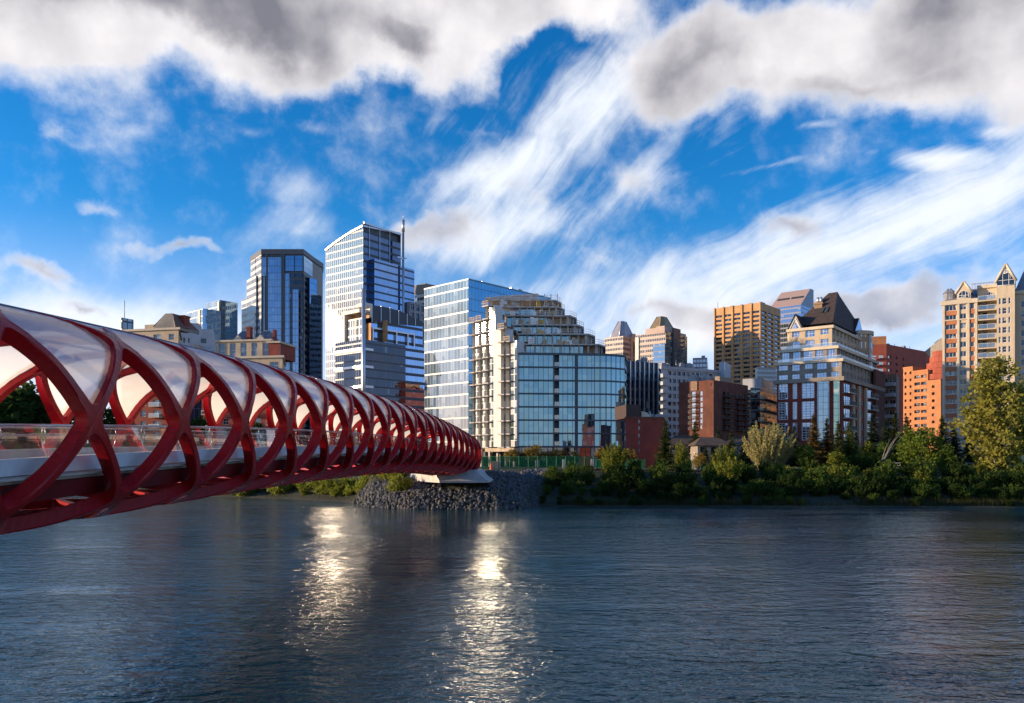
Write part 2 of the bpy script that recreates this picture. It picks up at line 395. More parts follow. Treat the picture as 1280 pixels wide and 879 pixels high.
tag(b.build('riverbank', mgrass), kind='structure')
b = MB(); rows = [[(x, shore(x) + 69, 4.40) for x in xs], [(x, 12000, 4.40) for x in xs]]
b.grid(rows, smooth=False); tag(b.build('city_ground', mcity), kind='structure')
# near bank, under the photographer and the near end of the bridge
b = MB(); rows = [[(-300, y, z), (-20, y, z), (20, y, z), (300, y, z)] for y, z in ((-60, 5.2), (-6, 5.1), (-1, 4.6), (3, 2.0), (7, -.8))]
b.grid(rows); tag(b.build('near_bank', mgrass), kind='structure')
# grassy top of the far bank with the riverside path
mlawn = mat('lawn', (.09, .13, .03), .95, var=.25, scale=.8, col2=(.06, .10, .02))
mpath = mat('asphalt_path', (.12, .115, .11), .9)
b = MB(); b.grid([[(x, shore(x) + d, 4.75 + .15 * (d > 30)) for x in range(46, 231, 8)] for d in (24, 33, 60)]); tag(b.build('lawn', mlawn), kind='structure')
b = MB(); b.grid([[(x, shore(x) + d, 4.80) for x in range(4, 231, 8)] for d in (21, 24)]); tag(b.build('riverside_path', mpath), kind='structure')

# ------------------------------------------------------------------ footbridge
S = 4.6                       # length of one lattice cell
AX, KX = -16.8, 0.075         # bridge axis: x = AX + KX * y
Y0, Y1 = -3.2, 107.2
HA, HB, NEXP = 4.55, 3.12, 2.8
def zc(y):
    dy = y - 60
    return 6.6 + 1.75 - (.00048 if dy < 0 else .00062) * dy * dy
def spow(v, e): return math.copysign(abs(v) ** e, v)
_tab = []; _acc = 0.0; _prev = None
for i in range(1441):
    a = 2 * math.pi * i / 1440
    p = (HA * spow(math.cos(a), 2 / NEXP), HB * spow(math.sin(a), 2 / NEXP))
    if _prev: _acc += math.hypot(p[0] - _prev[0], p[1] - _prev[1])
    _tab.append((_acc, p)); _prev = p
PER = _acc
def sect(p, inset=0.0):       # p in turns; 0 = right-hand side at mid height, .25 = crown
    s = (p % 1.0) * PER; lo, hi = 0, 1440
    while hi - lo > 1:
        m = (lo + hi) // 2
        if _tab[m][0] <= s: lo = m
        else: hi = m
    k = (s - _tab[lo][0]) / max(1e-9, _tab[hi][0] - _tab[lo][0])
    a, c = _tab[lo][1], _tab[hi][1]
    q = (a[0] + (c[0] - a[0]) * k, a[1] + (c[1] - a[1]) * k)
    # outward normal of the superellipse
    nx, nz = spow(q[0] / HA, NEXP - 1) / HA, spow(q[1] / HB, NEXP - 1) / HB
    l = math.hypot(nx, nz) or 1
    return (q[0] - nx / l * inset, q[1] - nz / l * inset), (nx / l, nz / l)
AXD = Vector((KX, 1, 0)).normalized(); LAT = Vector((AXD.y, -AXD.x, 0))
def bp(y, p, inset=0.0):
    (l, z), _ = sect(p, inset)
    return Vector((AX + KX * y, y, zc(y) + z)) + LAT * l
def bl(y, l, z): return Vector((AX + KX * y, y, zc(y) + z)) + LAT * l
def bn(p):
    _, (a, c) = sect(p); return (LAT * a + Vector((0, 0, c))).normalized()
YN = 20.15 - 5 * S             # a lattice node on the right-hand side (integer cells from here)
PITCH = 5 * S
m_red = mat('red_painted_steel', (.40, .006, .010), .28, spec=.24, var=.08, scale=.6)
m_redd = mat('dark_red_girder', (.22, .008, .012), .45, var=.12, scale=.5)
m_white = mat('white_concrete_curb', (.62, .61, .62), .6, var=.06, scale=.8)
m_deck = mat('deck_paving', (.42, .36, .30), .7, var=.1, scale=2.0)
m_steel = mat('brushed_steel', (.62, .62, .64), .25, metal=.9, var=.05)
m_conc = mat('pale_concrete', (.52, .48, .44), .8, var=.08, scale=1.2, bump=.01, bscale=12)
bridge = thing('footbridge', 'long red tubular lattice footbridge with frosted glass canopy spanning the river', 'bridge', (AX + KX * 20, 20, zc(20) - HB))
random.seed(5)
def ramp(x, a, b_): k = min(1, max(0, (x - a) / (b_ - a))); return k * k * (3 - 2 * k)
def roofness(p): p = p % 1.0; return ramp(p, .095, .135) * (1 - ramp(p, .365, .405))
def rib_section(y, p, tang, w, d, ins=0.0):
    n = bn(p); c = bp(y, p, ins); s_ = tang.cross(n).normalized(); h = w / 2; ch = .035
    return [c - s_ * (h - ch), c - s_ * h - n * ch, c - s_ * (h * .86) - n * d, c + s_ * (h * .86) - n * d, c + s_ * h - n * ch, c + s_ * (h - ch)]
def rib_part(k, sg):
    b = MB(); secs = []; n = 150; last = None
    for i in range(n + 1):
        p = -.25 + i / n
        y = YN + k * S + sg * PITCH * p
        if y < Y0 or y > Y1:
            if secs: break
            continue
        e = .0015; ya, yb = y - sg * PITCH * e, y + sg * PITCH * e
        tang = (bp(yb, p + e) - bp(ya, p - e)).normalized()
        rf = roofness(p); secs.append(rib_section(y, p, tang, (.275 - .07 * rf), .40 - .12 * rf, rf * (.17 if sg == 1 else .02)))
    if len(secs) > 1: b.ring(secs)
    return b, len(secs)
def gusset(b, k, row):
    """web plate filling the corners where two ribs cross, with rounded (fillet) corners"""
    pc = row * .1; yc = YN + k * S + (S / 2 if row % 2 else 0)
    if yc < Y0 + 1 or yc > Y1 - 1: return
    th = math.atan2(PITCH, PER)           # tilt of a strand from the girth direction
    dirs = [(math.sin(th), math.cos(th)), (-math.sin(th), math.cos(th))]   # (along, girth)
    w, kf = .134, .42
    def f(a, g):
        d1 = abs(a * dirs[0][1] - g * dirs[0][0]); d2 = abs(a * dirs[1][1] - g * dirs[1][0])
        h = max(kf - abs(d1 - d2), 0) / kf
        return min(d1, d2) - h * h * kf * .25 - w
    pts = []
    for i in range(48):
        an = 2 * math.pi * i / 48; ca, sa = math.cos(an), math.sin(an); lo, hi = 0.0, 1.35
        if f(ca * hi, sa * hi) > 0:
            for _ in range(22):
                md = (lo + hi) / 2
                if f(ca * md, sa * md) > 0: hi = md
                else: lo = md
        pts.append((ca * hi, sa * hi))
    def ringpts(ins, sc): return [bp(yc + a * sc, pc + g * sc / PER, ins) for a, g in pts]
    o0, o1, o2 = ringpts(-.004, 1.0), ringpts(-.004, .5), ringpts(.34, .97)
    base = len(b.v); n = 48
    for r in (o0, o1, o2): b.v += [tuple(p) for p in r]
    b.v.append(tuple(bp(yc, pc, -.004))); b.v.append(tuple(bp(yc, pc, .34))); c0, c1 = base + 3 * n, base + 3 * n + 1
    for i in range(n):
        j = (i + 1) % n
        for q in ((base + i, base + j, base + n + j, base + n + i), (base + n + i, base + n + j, c0), (base + j, base + i, base + 2 * n + i, base + 2 * n + j), (base + 2 * n + j, base + 2 * n + i, c1)):
            b.f.append(q); b.m.append(0)
k0 = int((Y0 - YN) / S) - 6; k1 = int((Y1 - YN) / S) + 6
for sg in (1, -1):
    for k in range(k0, k1 + 1):
        b, n = rib_part(k, sg)
        if n < 3: continue
        if sg == 1:
            for row in (-2, -1, 0, 1, 4, 5, 6, 7):       # web plates where this strand crosses the opposite ones
                gusset(b, k + row // 2, row)
        b.build('rib', m_red, bridge)
# end portals
for ye in (Y0 + .25, Y1 - .25):
    b = MB(); secs = []
    for i in range(73):
        p = i / 72; tang = (bp(ye, p + .002) - bp(ye, p - .002)).normalized(); secs.append(rib_section(ye, p, tang, .55, .5))
    b.ring(secs, caps=False); b.build('end_portal', m_red, bridge)
# frosted glass canopy
gm = bpy.data.materials.new('frosted_canopy_glass'); t = new_tree(gm); o = node(t, 'ShaderNodeOutputMaterial')
tl = node(t, 'ShaderNodeBsdfTranslucent'); tl.inputs[0].default_value = (.86, .80, .72, 1)
df = node(t, 'ShaderNodeBsdfDiffuse'); df.inputs[0].default_value = (.72, .72, .75, 1)
tp = node(t, 'ShaderNodeBsdfTransparent'); tp.inputs[0].default_value = (.95, .93, .92, 1)
gs = node(t, 'ShaderNodeBsdfGlossy'); gs.inputs['Roughness'].default_value = .20; gs.inputs[0].default_value = (.75, .75, .8, 1)
m1 = node(t, 'ShaderNodeMixShader'); m1.inputs[0].default_value = .30; t.links.new(tl.outputs[0], m1.inputs[1]); t.links.new(df.outputs[0], m1.inputs[2])
m2 = node(t, 'ShaderNodeMixShader'); m2.inputs[0].default_value = .26; t.links.new(m1.outputs[0], m2.inputs[1]); t.links.new(tp.outputs[0], m2.inputs[2])
fr = node(t, 'ShaderNodeFresnel'); fr.inputs[0].default_value = 1.55
m3 = node(t, 'ShaderNodeMixShader'); t.links.new((N(t, fr.outputs[0]) * .42 + .01).clamp().s, m3.inputs[0]); t.links.new(m2.outputs[0], m3.inputs[1]); t.links.new(gs.outputs[0], m3.inputs[2])
t.links.new(m3.outputs[0], o.inputs[0])
for k in range(-1, 28):
    for row in (1, 2, 3, 4):
        yc = YN + k * S + (0 if row % 2 else S / 2)
        if yc - S / 2 < Y0 - .1 or yc + S / 2 > Y1 + .1: continue
        b = MB(); g = []
        for i in range(9):
            g.append([bp(yc + (i / 8 - j / 8) * S / 2, row * .1 + (i / 8 + j / 8 - 1) * .1, .16 - .12 * roofness(row * .1 + (i / 8 + j / 8 - 1) * .1)) for j in range(9)])
        b.grid(g); b.build('canopy_glass', gm, bridge)
m_seam = mat('blue_grey_glazing_seam', (.10, .12, .20), .4, var=.05)
for pc in (.165, .25, .335):      # long glazing seams on the roof
    b = MB(); b.tube([bp(Y0 + .6 + (Y1 - Y0 - 1.2) * i / 60, pc, -.005 + .02) for i in range(61)], .028, 6); b.build('glazing_seam', m_seam, bridge)
# deck, curbs, girders, railings
def strip(b, prof, ys, m=0):
    b.ring([[bl(y, l, z) for l, z in prof] for y in ys], m)
YS = [Y0 + (Y1 - Y0) * i / 40 for i in range(41)]
b = MB(); strip(b, [(-3.6, -1.38), (-3.6, -1.56), (3.6, -1.56), (3.6, -1.38)], YS); b.build('deck', m_deck, bridge)
for s in (-1, 1):
    b = MB(); strip(b, [(s * 3.30, -1.36), (s * 3.62, -1.36), (s * 3.70, -.96), (s * 3.30, -.96)][::s], YS); b.build('curb', m_white, bridge)
    b = MB(); strip(b, [(s * 2.5, -2.12), (s * 3.25, -2.08), (s * 3.66, -1.58), (s * 2.5, -1.58)][::s], YS); b.build('girder', m_redd, bridge)
    b = MB(); strip(b, [(s * 3.62, -1.38), (s * 3.86, -1.40), (s * 3.86, -1.46), (s * 3.62, -1.46)][::s], YS); b.build('ledge', m_deck, bridge)
for k in range(-4, 21):
    y = 19.8 + k * S + S / 2
    if y < Y0 + 1 or y > Y1 - 1: continue
    b = MB()
    b.hexa([bl(y - .35, -2.48, -2.05), bl(y - .35, 2.48, -2.05), bl(y + .35, 2.48, -2.05), bl(y + .35, -2.48, -2.05), bl(y - .35, -2.48, -1.57), bl(y - .35, 2.48, -1.57), bl(y + .35, 2.48, -1.57), bl(y + .35, -2.48, -1.57)])
    b.build('cross_beam', m_redd, bridge)
rg = bpy.data.materials.new('clear_railing_glass'); t = new_tree(rg); o = node(t, 'ShaderNodeOutputMaterial')
tp = node(t, 'ShaderNodeBsdfTransparent'); tp.inputs[0].default_value = (.88, .92, .93, 1)
gs = node(t, 'ShaderNodeBsdfGlossy'); gs.inputs['Roughness'].default_value = .02
fr = node(t, 'ShaderNodeFresnel'); fr.inputs[0].default_value = 1.5
m3 = node(t, 'ShaderNodeMixShader'); t.links.new((N(t, fr.outputs[0]) * 1.3 + .13).clamp().s, m3.inputs[0]); t.links.new(tp.outputs[0], m3.inputs[1]); t.links.new(gs.outputs[0], m3.inputs[2])
t.links.new(m3.outputs[0], o.inputs[0])
m_dark = mat('dark_steel', (.05, .05, .055), .4)
for s in (-1, 1):
    rail = MB(); rail.tube([bl(y, s * 3.36, -.16) for y in YS], .04, 8); ro = rail.build('railing', m_steel, bridge)
    rail2 = MB(); rail2.tube([bl(y, s * 3.25, -.42) for y in YS], .018, 6); rail2.build('lower_rail', m_steel, ro)
    npan = 48
    for i in range(npan):
        ya = Y0 + .3 + (Y1 - Y0 - .6) * i / npan; yb = Y0 + .3 + (Y1 - Y0 - .6) * (i + 1) / npan
        g = MB(); l = s * 3.42
        g.grid([[bl(y, l - s * .05 * (zz + .96), zz) for y in (ya + .01, yb - .01)] for zz in (-.955, -.20)])
        g.build('glass_panel', rg, ro)
        p = MB(); p.tube([bl(ya, s * (3.36 - .13 * math.sin(q / 5 * 2.4)), -.96 + .80 * q / 5) for q in range(6)], .022, 6)
        p.build('railing_post', m_steel, ro)

# far-end abutment
b = MB()
ya, yb = 96.5, 110.0
foot = [(-25.0 + 13.6, 94.0), (-2.6, 95.6), (-1.2, 110.0), (-13.5, 112.0)]
foot = [(-9.3, 98.4), (-3.2, 98.9), (-1.6, 111.0), (-16.0, 111.0)]
topr = [(-10.2, 99.5), (-4.9, 101.5), (-4.4, 110.6), (-15.0, 110.6)]
b.prism([(x, y) for x, y in foot], 3.35, 3.6); b.prism(foot, 3.6, 4.95, 0, top=topr)
tag(b.build('bridge_abutment', m_conc, loc=(-8, 104, 3.35)), 'pale concrete abutment wedge under the far end of the red footbridge', 'abutment')
b = MB(); b.prism([(-17, -14), (-8.5, -14), (-8.5, -4.2), (-17, -4.2)], 2.5, 5.0)
tag(b.build('bridge_abutment', m_conc, loc=(-16, -9, 2.5)), 'concrete block carrying the near end of the red footbridge', 'abutment')

# ------------------------------------------------------------------ building kit
GZ = 4.4
class Fac:
    """a facade running left to right as seen from outside"""
    def __init__(s, p0, p1):
        s.p0 = Vector((p0[0], p0[1])); d = Vector((p1[0], p1[1])) - s.p0; s.L = d.length; s.d = d / s.L
        s.n = Vector((s.d.y, -s.d.x)); s.ang = math.atan2(s.d.y, s.d.x)
    def pt(s, u, z, n=0.0):
        p = s.p0 + s.d * u + s.n * n; return Vector((p.x, p.y, z))
    def quad(s, b, u0, u1, z0, z1, n=0.0, m=0):
        b.poly([s.pt(u0, z0, n), s.pt(u1, z0, n), s.pt(u1, z1, n), s.pt(u0, z1, n)], m, uv=[(u0, z0 - GZ), (u1, z0 - GZ), (u1, z1 - GZ), (u0, z1 - GZ)])
    def box(s, b, u0, u1, z0, z1, n0, n1, m=0):
        b.hexa([s.pt(u0, z0, n1), s.pt(u1, z0, n1), s.pt(u1, z0, n0), s.pt(u0, z0, n0), s.pt(u0, z1, n1), s.pt(u1, z1, n1), s.pt(u1, z1, n0), s.pt(u0, z1, n0)], m)
    def u_at(s, px):       # where along the facade a photograph column falls
        a = (px - CX) / F; p, d = s.p0, s.d
        return (a * p.y - p.x) / (d.x - a * d.y)
def corner(xl, xc, xr, D, th, ):
    """plan of a box whose front corner stands at column xc, depth D; left face turned th degrees"""
    c, s_ = math.cos(R(th)), math.sin(R(th)); X = PX(xc, D); a = (xl - CX) / F; b_ = (xr - CX) / F
    L1 = (X - a * D) / (c + a * s_); L2 = (b_ * D - X) / (s_ - b_ * c)
    C_ = Vector((X, D)); A = C_ + Vector((-c, s_)) * L1; B = C_ + Vector((s_, c)) * L2
    return [A, C_, B, A + B - C_]
def shrink(ring, d):
    n = len(ring); out = []
    for i in range(n):
        p, q, r = ring[i - 1], ring[i], ring[(i + 1) % n]
        d1 = (q - p).normalized(); d2 = (r - q).normalized(); n1 = Vector((-d1.y, d1.x)); n2 = Vector((-d2.y, d2.x))
        k = n1 + n2; k = k / max(.2, k.length_squared) * 2 * d; out.append(q + k * 1.0 if abs(n1.dot(n2)) < .999 else q + n1 * d)
    return out
def walls(b, ring, z0, z1, openings=None, m=0, mr=1, depth=.25, roof=True, skip=()):
    """solid walls round a plan (counter-clockwise from above), real recessed openings, flat roof"""
    openings = openings or {}
    n = len(ring)
    for i in range(n):
        if i in skip: continue
        f = Fac(ring[i], ring[(i + 1) % n]); ops = openings.get(i, [])
        if not ops: f.quad(b, 0, f.L, z0, z1, 0, m); continue
        us = sorted({0.0, f.L} | {round(o[0], 3) for o in ops} | {round(o[1], 3) for o in ops}); us = [u for u in us if -.001 <= u <= f.L + .001]
        zs = sorted({z0, z1} | {round(o[2], 3) for o in ops} | {round(o[3], 3) for o in ops}); zs = [z for z in zs if z0 - .001 <= z <= z1 + .001]
        ui = {u: k for k, u in enumerate(us)}; zi = {z: k for k, z in enumerate(zs)}; hole = set()
        for o in ops:
            try: a0, a1, c0, c1 = ui[round(o[0], 3)], ui[round(o[1], 3)], zi[round(o[2], 3)], zi[round(o[3], 3)]
            except KeyError: continue
            for a in range(a0, a1):
                for c in range(c0, c1): hole.add((a, c))
            u0, u1, q0, q1 = o[:4]
            for e in (((u0, q0), (u1, q0)), ((u1, q0), (u1, q1)), ((u1, q1), (u0, q1)), ((u0, q1), (u0, q0))):
                b.poly([f.pt(e[0][0], e[0][1]), f.pt(e[1][0], e[1][1]), f.pt(e[1][0], e[1][1], -depth), f.pt(e[0][0], e[0][1], -depth)][::-1], m)
        for c in range(len(zs) - 1):
            a = 0
            while a < len(us) - 1:
                if (a, c) in hole: a += 1; continue
                e = a
                while e < len(us) - 1 and (e, c) not in hole: e += 1
                f.quad(b, us[a], us[e], zs[c], zs[c + 1], 0, m); a = e
    if roof: b.poly([(p[0], p[1], z1 - .01) for p in ring], mr)
WQ = {}
_wm = {}
def win_mb(st, b=None):
    w, h, cols, rows, fm, gm_, fw = st; b = b or MB()
    def bx(x0, x1, z0, z1, y0=-.05, y1=.06): b.box(x0, x1, y0, y1, z0, z1, 0)
    bx(0, w, 0, fw); bx(0, w, h - fw, h); bx(0, fw, fw, h - fw); bx(w - fw, w, fw, h - fw)
    for i in range(1, cols): x = w * i / cols; bx(x - fw * .4, x + fw * .4, fw, h - fw, -.03, .05)
    for i in range(1, rows): z = h * i / rows; bx(fw, w - fw, z - fw * .4, z + fw * .4, -.025, .045)
    b.poly([(fw * .5, .02, fw * .5), (w - fw * .5, .02, fw * .5), (w - fw * .5, .02, h - fw * .5), (fw * .5, .02, h - fw * .5)], 1)
    return b
def win(root, f, u, z, st, depth=.22, name='window'):
    WQ.setdefault(root, []).append((name, f.pt(u, z, -depth), f.ang, st))
def finish(root, cap=100):
    q = WQ.pop(root, [])
    byname = {}
    for w in q: byname.setdefault(w[0], []).append(w)
    for name, lst in byname.items():
        lst.sort(key=lambda w: -(w[3][0] * w[3][1]) / ((w[1].x) ** 2 + w[1].y ** 2))
        rest = {}
        for k, (nm, p, a, st) in enumerate(lst):
            if k < cap:
                if st not in _wm: _wm[st] = win_mb(st).mesh(nm, [st[4], st[5]])
                put(nm, _wm[st], p, a, root)
            else: rest.setdefault((st[4].name, st[5].name), []).append((p, a, st))
        if rest:
            b = MB(); mats = []
            for key, l in rest.items():
                mo = len(mats); mats += [l[0][2][4], l[0][2][5]]
                for p, a, st in l:
                    w_ = win_mb(st); ca, sa = math.cos(a), math.sin(a); base = len(b.v)
                    b.v += [(p.x + x * ca - y * sa, p.y + x * sa + y * ca, p.z + z) for x, y, z in w_.v]
                    b.f += [tuple(base + i for i in f_) for f_ in w_.f]; b.m += [mo + m for m in w_.m]
            tag(b.build(name, mats, root), kind='stuff')
_bm = {}
def balcony(root, f, u, z, w, d=1.5, slab=None, railm=None, glass=None, kind='glass', n0=0.0, h=1.05, th=.2):
    key = (round(w, 2), d, slab.name, railm.name, kind, th)
    if key not in _bm:
        s = MB(); s.box(0, w, -d, .02, -th, 0)
        r = MB(); r.box(0, w, -d + .03, -d + .09, h - .06, h); r.box(0, .06, -d + .09, 0, h - .06, h); r.box(w - .06, w, -d + .09, 0, h - .06, h)
        if kind == 'glass':
            r.poly([(0, -d + .06, .05), (w, -d + .06, .05), (w, -d + .06, h - .06), (0, -d + .06, h - .06)], 1)
            for x in (.03, w - .03): r.poly([(x, -d + .06, .05), (x, 0, .05), (x, 0, h - .06), (x, -d + .06, h - .06)], 1)
            k = max(2, int(w / 1.3))
            for i in range(k + 1): x = .02 + (w - .06) * i / k; r.box(x, x + .04, -d + .04, -d + .08, 0, h - .06)
        elif kind == 'bars':
            k = max(4, int(w / .22))
            for i in range(k + 1): x = .0 + (w - .03) * i / k; r.box(x, x + .03, -d + .04, -d + .08, 0, h - .06)
            for i in range(1, 5): y = -d + .09 + (d - .1) * i / 5; r.box(0, .03, y, y + .03, 0, h - .06); r.box(w - .03, w, y, y + .03, 0, h - .06)
            r.box(0, w, -d + .03, -d + .09, .05, .1)
        else:
            r.box(0, w, -d, -d + .12, 0, h - .07); r.box(0, .1, -d + .12, 0, 0, h - .07); r.box(w - .1, w, -d + .12, 0, 0, h - .07)
        _bm[key] = (s.mesh('balcony', slab), r.mesh('railing', [railm, glass or railm]))
    o = put('balcony', _bm[key][0], f.pt(u, z, n0), f.ang, root)
    c = bpy.data.objects.new('railing', _bm[key][1]); COL.objects.link(c); c.parent = o; OFF[c] = OFF[o]
    return o
def building(name, label, ring, z=GZ, cat='building', group=None):
    c = sum((Vector(p) for p in ring), Vector((0, 0))) / len(ring)
    return thing(name, label, cat, (c.x, c.y, z), group)
def glassbox(root, ring, z0, z1, mats, roofm, faces=(0, 1), name='glass_facade', backm=None):
    for i in faces:
        f = Fac(ring[i], ring[(i + 1) % len(ring)]); b = MB(); f.quad(b, 0, f.L, z0, z1); b.build(name, mats[i] if isinstance(mats, (list, tuple, dict)) else mats, root)
    b = MB(); n = len(ring)
    for i in range(n):
        if i not in faces: f = Fac(ring[i], ring[(i + 1) % n]); f.quad(b, 0, f.L, z0, z1)
    b.poly([(p[0], p[1], z1 - .02) for p in ring], 1); b.build('rear_wall', [backm or roofm, roofm], root)
def band(b, ring, z0, z1, out=.15, m=0, closed=True):
    o = shrink(ring, -out); i_ = shrink(ring, .3); n = len(ring)
    for k in range(n):
        j = (k + 1) % n
        for q in (((o[k], z0), (o[j], z0), (o[j], z1), (o[k], z1)), ((o[k], z1), (o[j], z1), (i_[j], z1), (i_[k], z1)), ((o[j], z0), (o[k], z0), (i_[k], z0), (i_[j], z0)), ((i_[j], z0), (i_[k], z0), (i_[k], z1), (i_[j], z1))):
            b.poly([(p.x, p.y, z) for p, z in q], m)

def roof_bits(root, f, z, seed, n, u0=.1, u1=.9, back=2.5, hmax=2.2, m=None):
    q_ = random.Random(seed)
    for i in range(n):
        u = f.L * (u0 + (u1 - u0) * (i + q_.uniform(.1, .9)) / n); h = q_.uniform(.6, hmax); w = q_.uniform(.5, 2.4); b = MB(); nn = -back - q_.uniform(0, 2)
        if i % 3 == 2: p = f.pt(u, z, nn); b.tube([p, p + Vector((0, 0, h * 1.6))], .12 if h < 1.4 else .06, 6); b.build('vent_pipe', m_silver, root)
        else: f.box(b, u, u + w, z, z + h, nn - 1.5, nn); f.box(b, u + w * .2, u + w * .8, z + h, z + h + .25, nn - 1.2, nn - .3); b.build('roof_unit', m or m_grey, root)

# window glass for punched windows: every window its own hint of lean and its own blind
def winglass(name, tint=(.62, .74, .88), inner=(.012, .016, .022), refl=.12, rough=.03, blind=.25, blindc=(.30, .28, .25), jit=.03):
    m = bpy.data.materials.new(name); t = new_tree(m); o = node(t, 'ShaderNodeOutputMaterial')
    oi = node(t, 'ShaderNodeObjectInfo'); g = node(t, 'ShaderNodeNewGeometry')
    wn = node(t, 'ShaderNodeTexWhiteNoise', noise_dimensions='4D'); t.links.new(oi.outputs['Random'], wn.inputs['W'])
    rd = node(t, 'ShaderNodeVectorMath', operation='SNAP'); t.links.new(g.outputs['Position'], rd.inputs[0]); rd.inputs[1].default_value = (1.1, 1.1, 1.4); t.links.new(rd.outputs[0], wn.inputs['Vector'])
    sb = node(t, 'ShaderNodeVectorMath', operation='SUBTRACT'); t.links.new(wn.outputs['Color'], sb.inputs[0]); sb.inputs[1].default_value = (.5, .5, .5)
    ma = node(t, 'ShaderNodeVectorMath', operation='MULTIPLY_ADD'); t.links.new(sb.outputs[0], ma.inputs[0]); ma.inputs[1].default_value = (jit,) * 3; t.links.new(g.outputs['Normal'], ma.inputs[2])
    nm = node(t, 'ShaderNodeVectorMath', operation='NORMALIZE'); t.links.new(ma.outputs[0], nm.inputs[0])
    v = N(t, wn.outputs['Value'])
    c = mixc(t, v.op('GREATER_THAN', 1 - blind), inner, blindc)
    d = node(t, 'ShaderNodeBsdfDiffuse'); t.links.new(c, d.inputs[0]); gl = node(t, 'ShaderNodeBsdfGlossy'); gl.inputs[0].default_value = (*tint, 1); gl.inputs['Roughness'].default_value = rough
    t.links.new(nm.outputs[0], gl.inputs['Normal'])
    fr = node(t, 'ShaderNodeFresnel'); fr.inputs[0].default_value = 1.5
    mx = node(t, 'ShaderNodeMixShader'); t.links.new((N(t, fr.outputs[0]) * (1 - refl) + refl).clamp().s, mx.inputs[0]); t.links.new(d.outputs[0], mx.inputs[1]); t.links.new(gl.outputs[0], mx.inputs[2])
    t.links.new(mx.outputs[0], o.inputs[0]); return m
m_wg = winglass('window_glass'); m_wgb = winglass('blue_window_glass', refl=.38, tint=(.5, .68, .95)); m_wgd = winglass('dark_window_glass', refl=.05, blind=.12)
m_wgw = winglass('bright_window_glass', refl=.5, tint=(.9, .92, .95))
m_fw = mat('white_window_frame', (.70, .70, .70), .5, var=.03); m_fd = mat('dark_window_frame', (.05, .055, .06), .4, var=.05); m_fb = mat('bronze_frame', (.10, .075, .06), .4, var=.05)
m_bg = bpy.data.materials.new('balcony_glass'); t = new_tree(m_bg); o = node(t, 'ShaderNodeOutputMaterial')
tp = node(t, 'ShaderNodeBsdfTransparent'); tp.inputs[0].default_value = (.75, .82, .84, 1); gs = node(t, 'ShaderNodeBsdfGlossy'); gs.inputs['Roughness'].default_value = .05
ms = node(t, 'ShaderNodeMixShader'); ms.inputs[0].default_value = .3; t.links.new(tp.outputs[0], ms.inputs[1]); t.links.new(gs.outputs[0], ms.inputs[2]); t.links.new(ms.outputs[0], o.inputs[0])
m_roof = mat('grey_flat_roof', (.18, .18, .18), .9, scale=.2)
m_beige = mat('beige_stone', (.52, .40, .27), .85, var=.10, scale=.25); m_beigel = mat('pale_stone_trim', (.60, .50, .37), .8, var=.06, scale=.4)
m_tan = mat('tan_precast', (.58, .32, .14), .8, var=.10, scale=.12)
m_brick = mat('brown_brick', (.16, .055, .035), .9, var=.18, scale=.5); m_redb = mat('red_brick', (.26, .055, .035), .9, var=.15, scale=.4)
m_orange = mat('terracotta_stucco', (.47, .19, .08), .9, var=.08, scale=.3); m_stone = mat('grey_brown_stone', (.30, .25, .20), .85, var=.12, scale=.4)  # terracotta here is the sunlit copy, sunshine mixed into its orange
m_pink = mat('pink_granite', (.46, .33, .27), .6, var=.06, scale=.2); m_grey = mat('grey_concrete', (.30, .30, .31), .85, var=.1, scale=.3); m_lgrey = mat('light_grey_panels', (.46, .46, .48), .7, var=.06, scale=.2)
m_cream = mat('cream_panels', (.72, .66, .57), .6, var=.05, scale=.2); m_slate = mat('slate_roof', (.16, .17, .20), .7, var=.15, scale=1.2); m_mans = mat('dark_brown_shingles', (.055, .038, .035), .85, var=.2, scale=1.5, bump=.03, bscale=3)
m_ply = mat('formwork_timber', (.52, .40, .27), .85, var=.15, scale=1.0); m_slab = mat('raw_concrete_slab', (.52, .47, .42), .9, var=.15, scale=.8)
m_silver = mat('silver_metal', (.60, .60, .62), .35, metal=.7, var=.05)

# ------------------------------------------------------------------ towers of the left half of the skyline
TH = 41
def facade_on(root, f, u0, u1, z0, z1, m, name='glass_facade', n=0.0):
    b = MB(); f.quad(b, u0, u1, z0, z1, n); return b.build(name, m, root)

# --- octagonal dark blue tower
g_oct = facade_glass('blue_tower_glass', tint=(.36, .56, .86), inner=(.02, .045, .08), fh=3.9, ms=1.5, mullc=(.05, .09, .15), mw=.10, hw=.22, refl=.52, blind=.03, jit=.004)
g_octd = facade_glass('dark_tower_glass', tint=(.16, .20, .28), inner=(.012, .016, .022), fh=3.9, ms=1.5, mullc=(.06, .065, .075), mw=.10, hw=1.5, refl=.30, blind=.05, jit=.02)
g_octl = facade_glass('sunlit_white_grid', tint=(.8, .76, .7), inner=(.10, .10, .11), fh=3.9, ms=1.5, band=.42, bandc=(.72, .66, .58), mullc=(.70, .64, .56), mw=.35, refl=.25, blind=.2, rough=.05)  # pale warm copy for the left faces, sunlight put into its colours
D = 430
def oct_ring(xl, xr, xfl, xfr, D, dep=1.0):
    # front chamfer between xfl and xfr
    fl = Vector((PX(xfl, D), D)); fr = Vector((PX(xfr, D), D)); k = (PX(xr, D) - PX(xl, D))
    l1 = Vector((PX(xl, D + 16), D + 16)); r1 = Vector((PX(xr, D + 16), D + 16))
    l2 = l1 + Vector((2, 16)); r2 = r1 + Vector((2, 16))
    return [fl, fr, r1, r2, Vector((fr.x, D + 44)), Vector((fl.x, D + 44)), l2, l1]
ring = oct_ring(313.5, 391, 327, 379, D)
r = building('office_tower', 'tall dark blue octagonal glass tower with stepped shoulders and sunlit white left edges', ring, cat='tower')
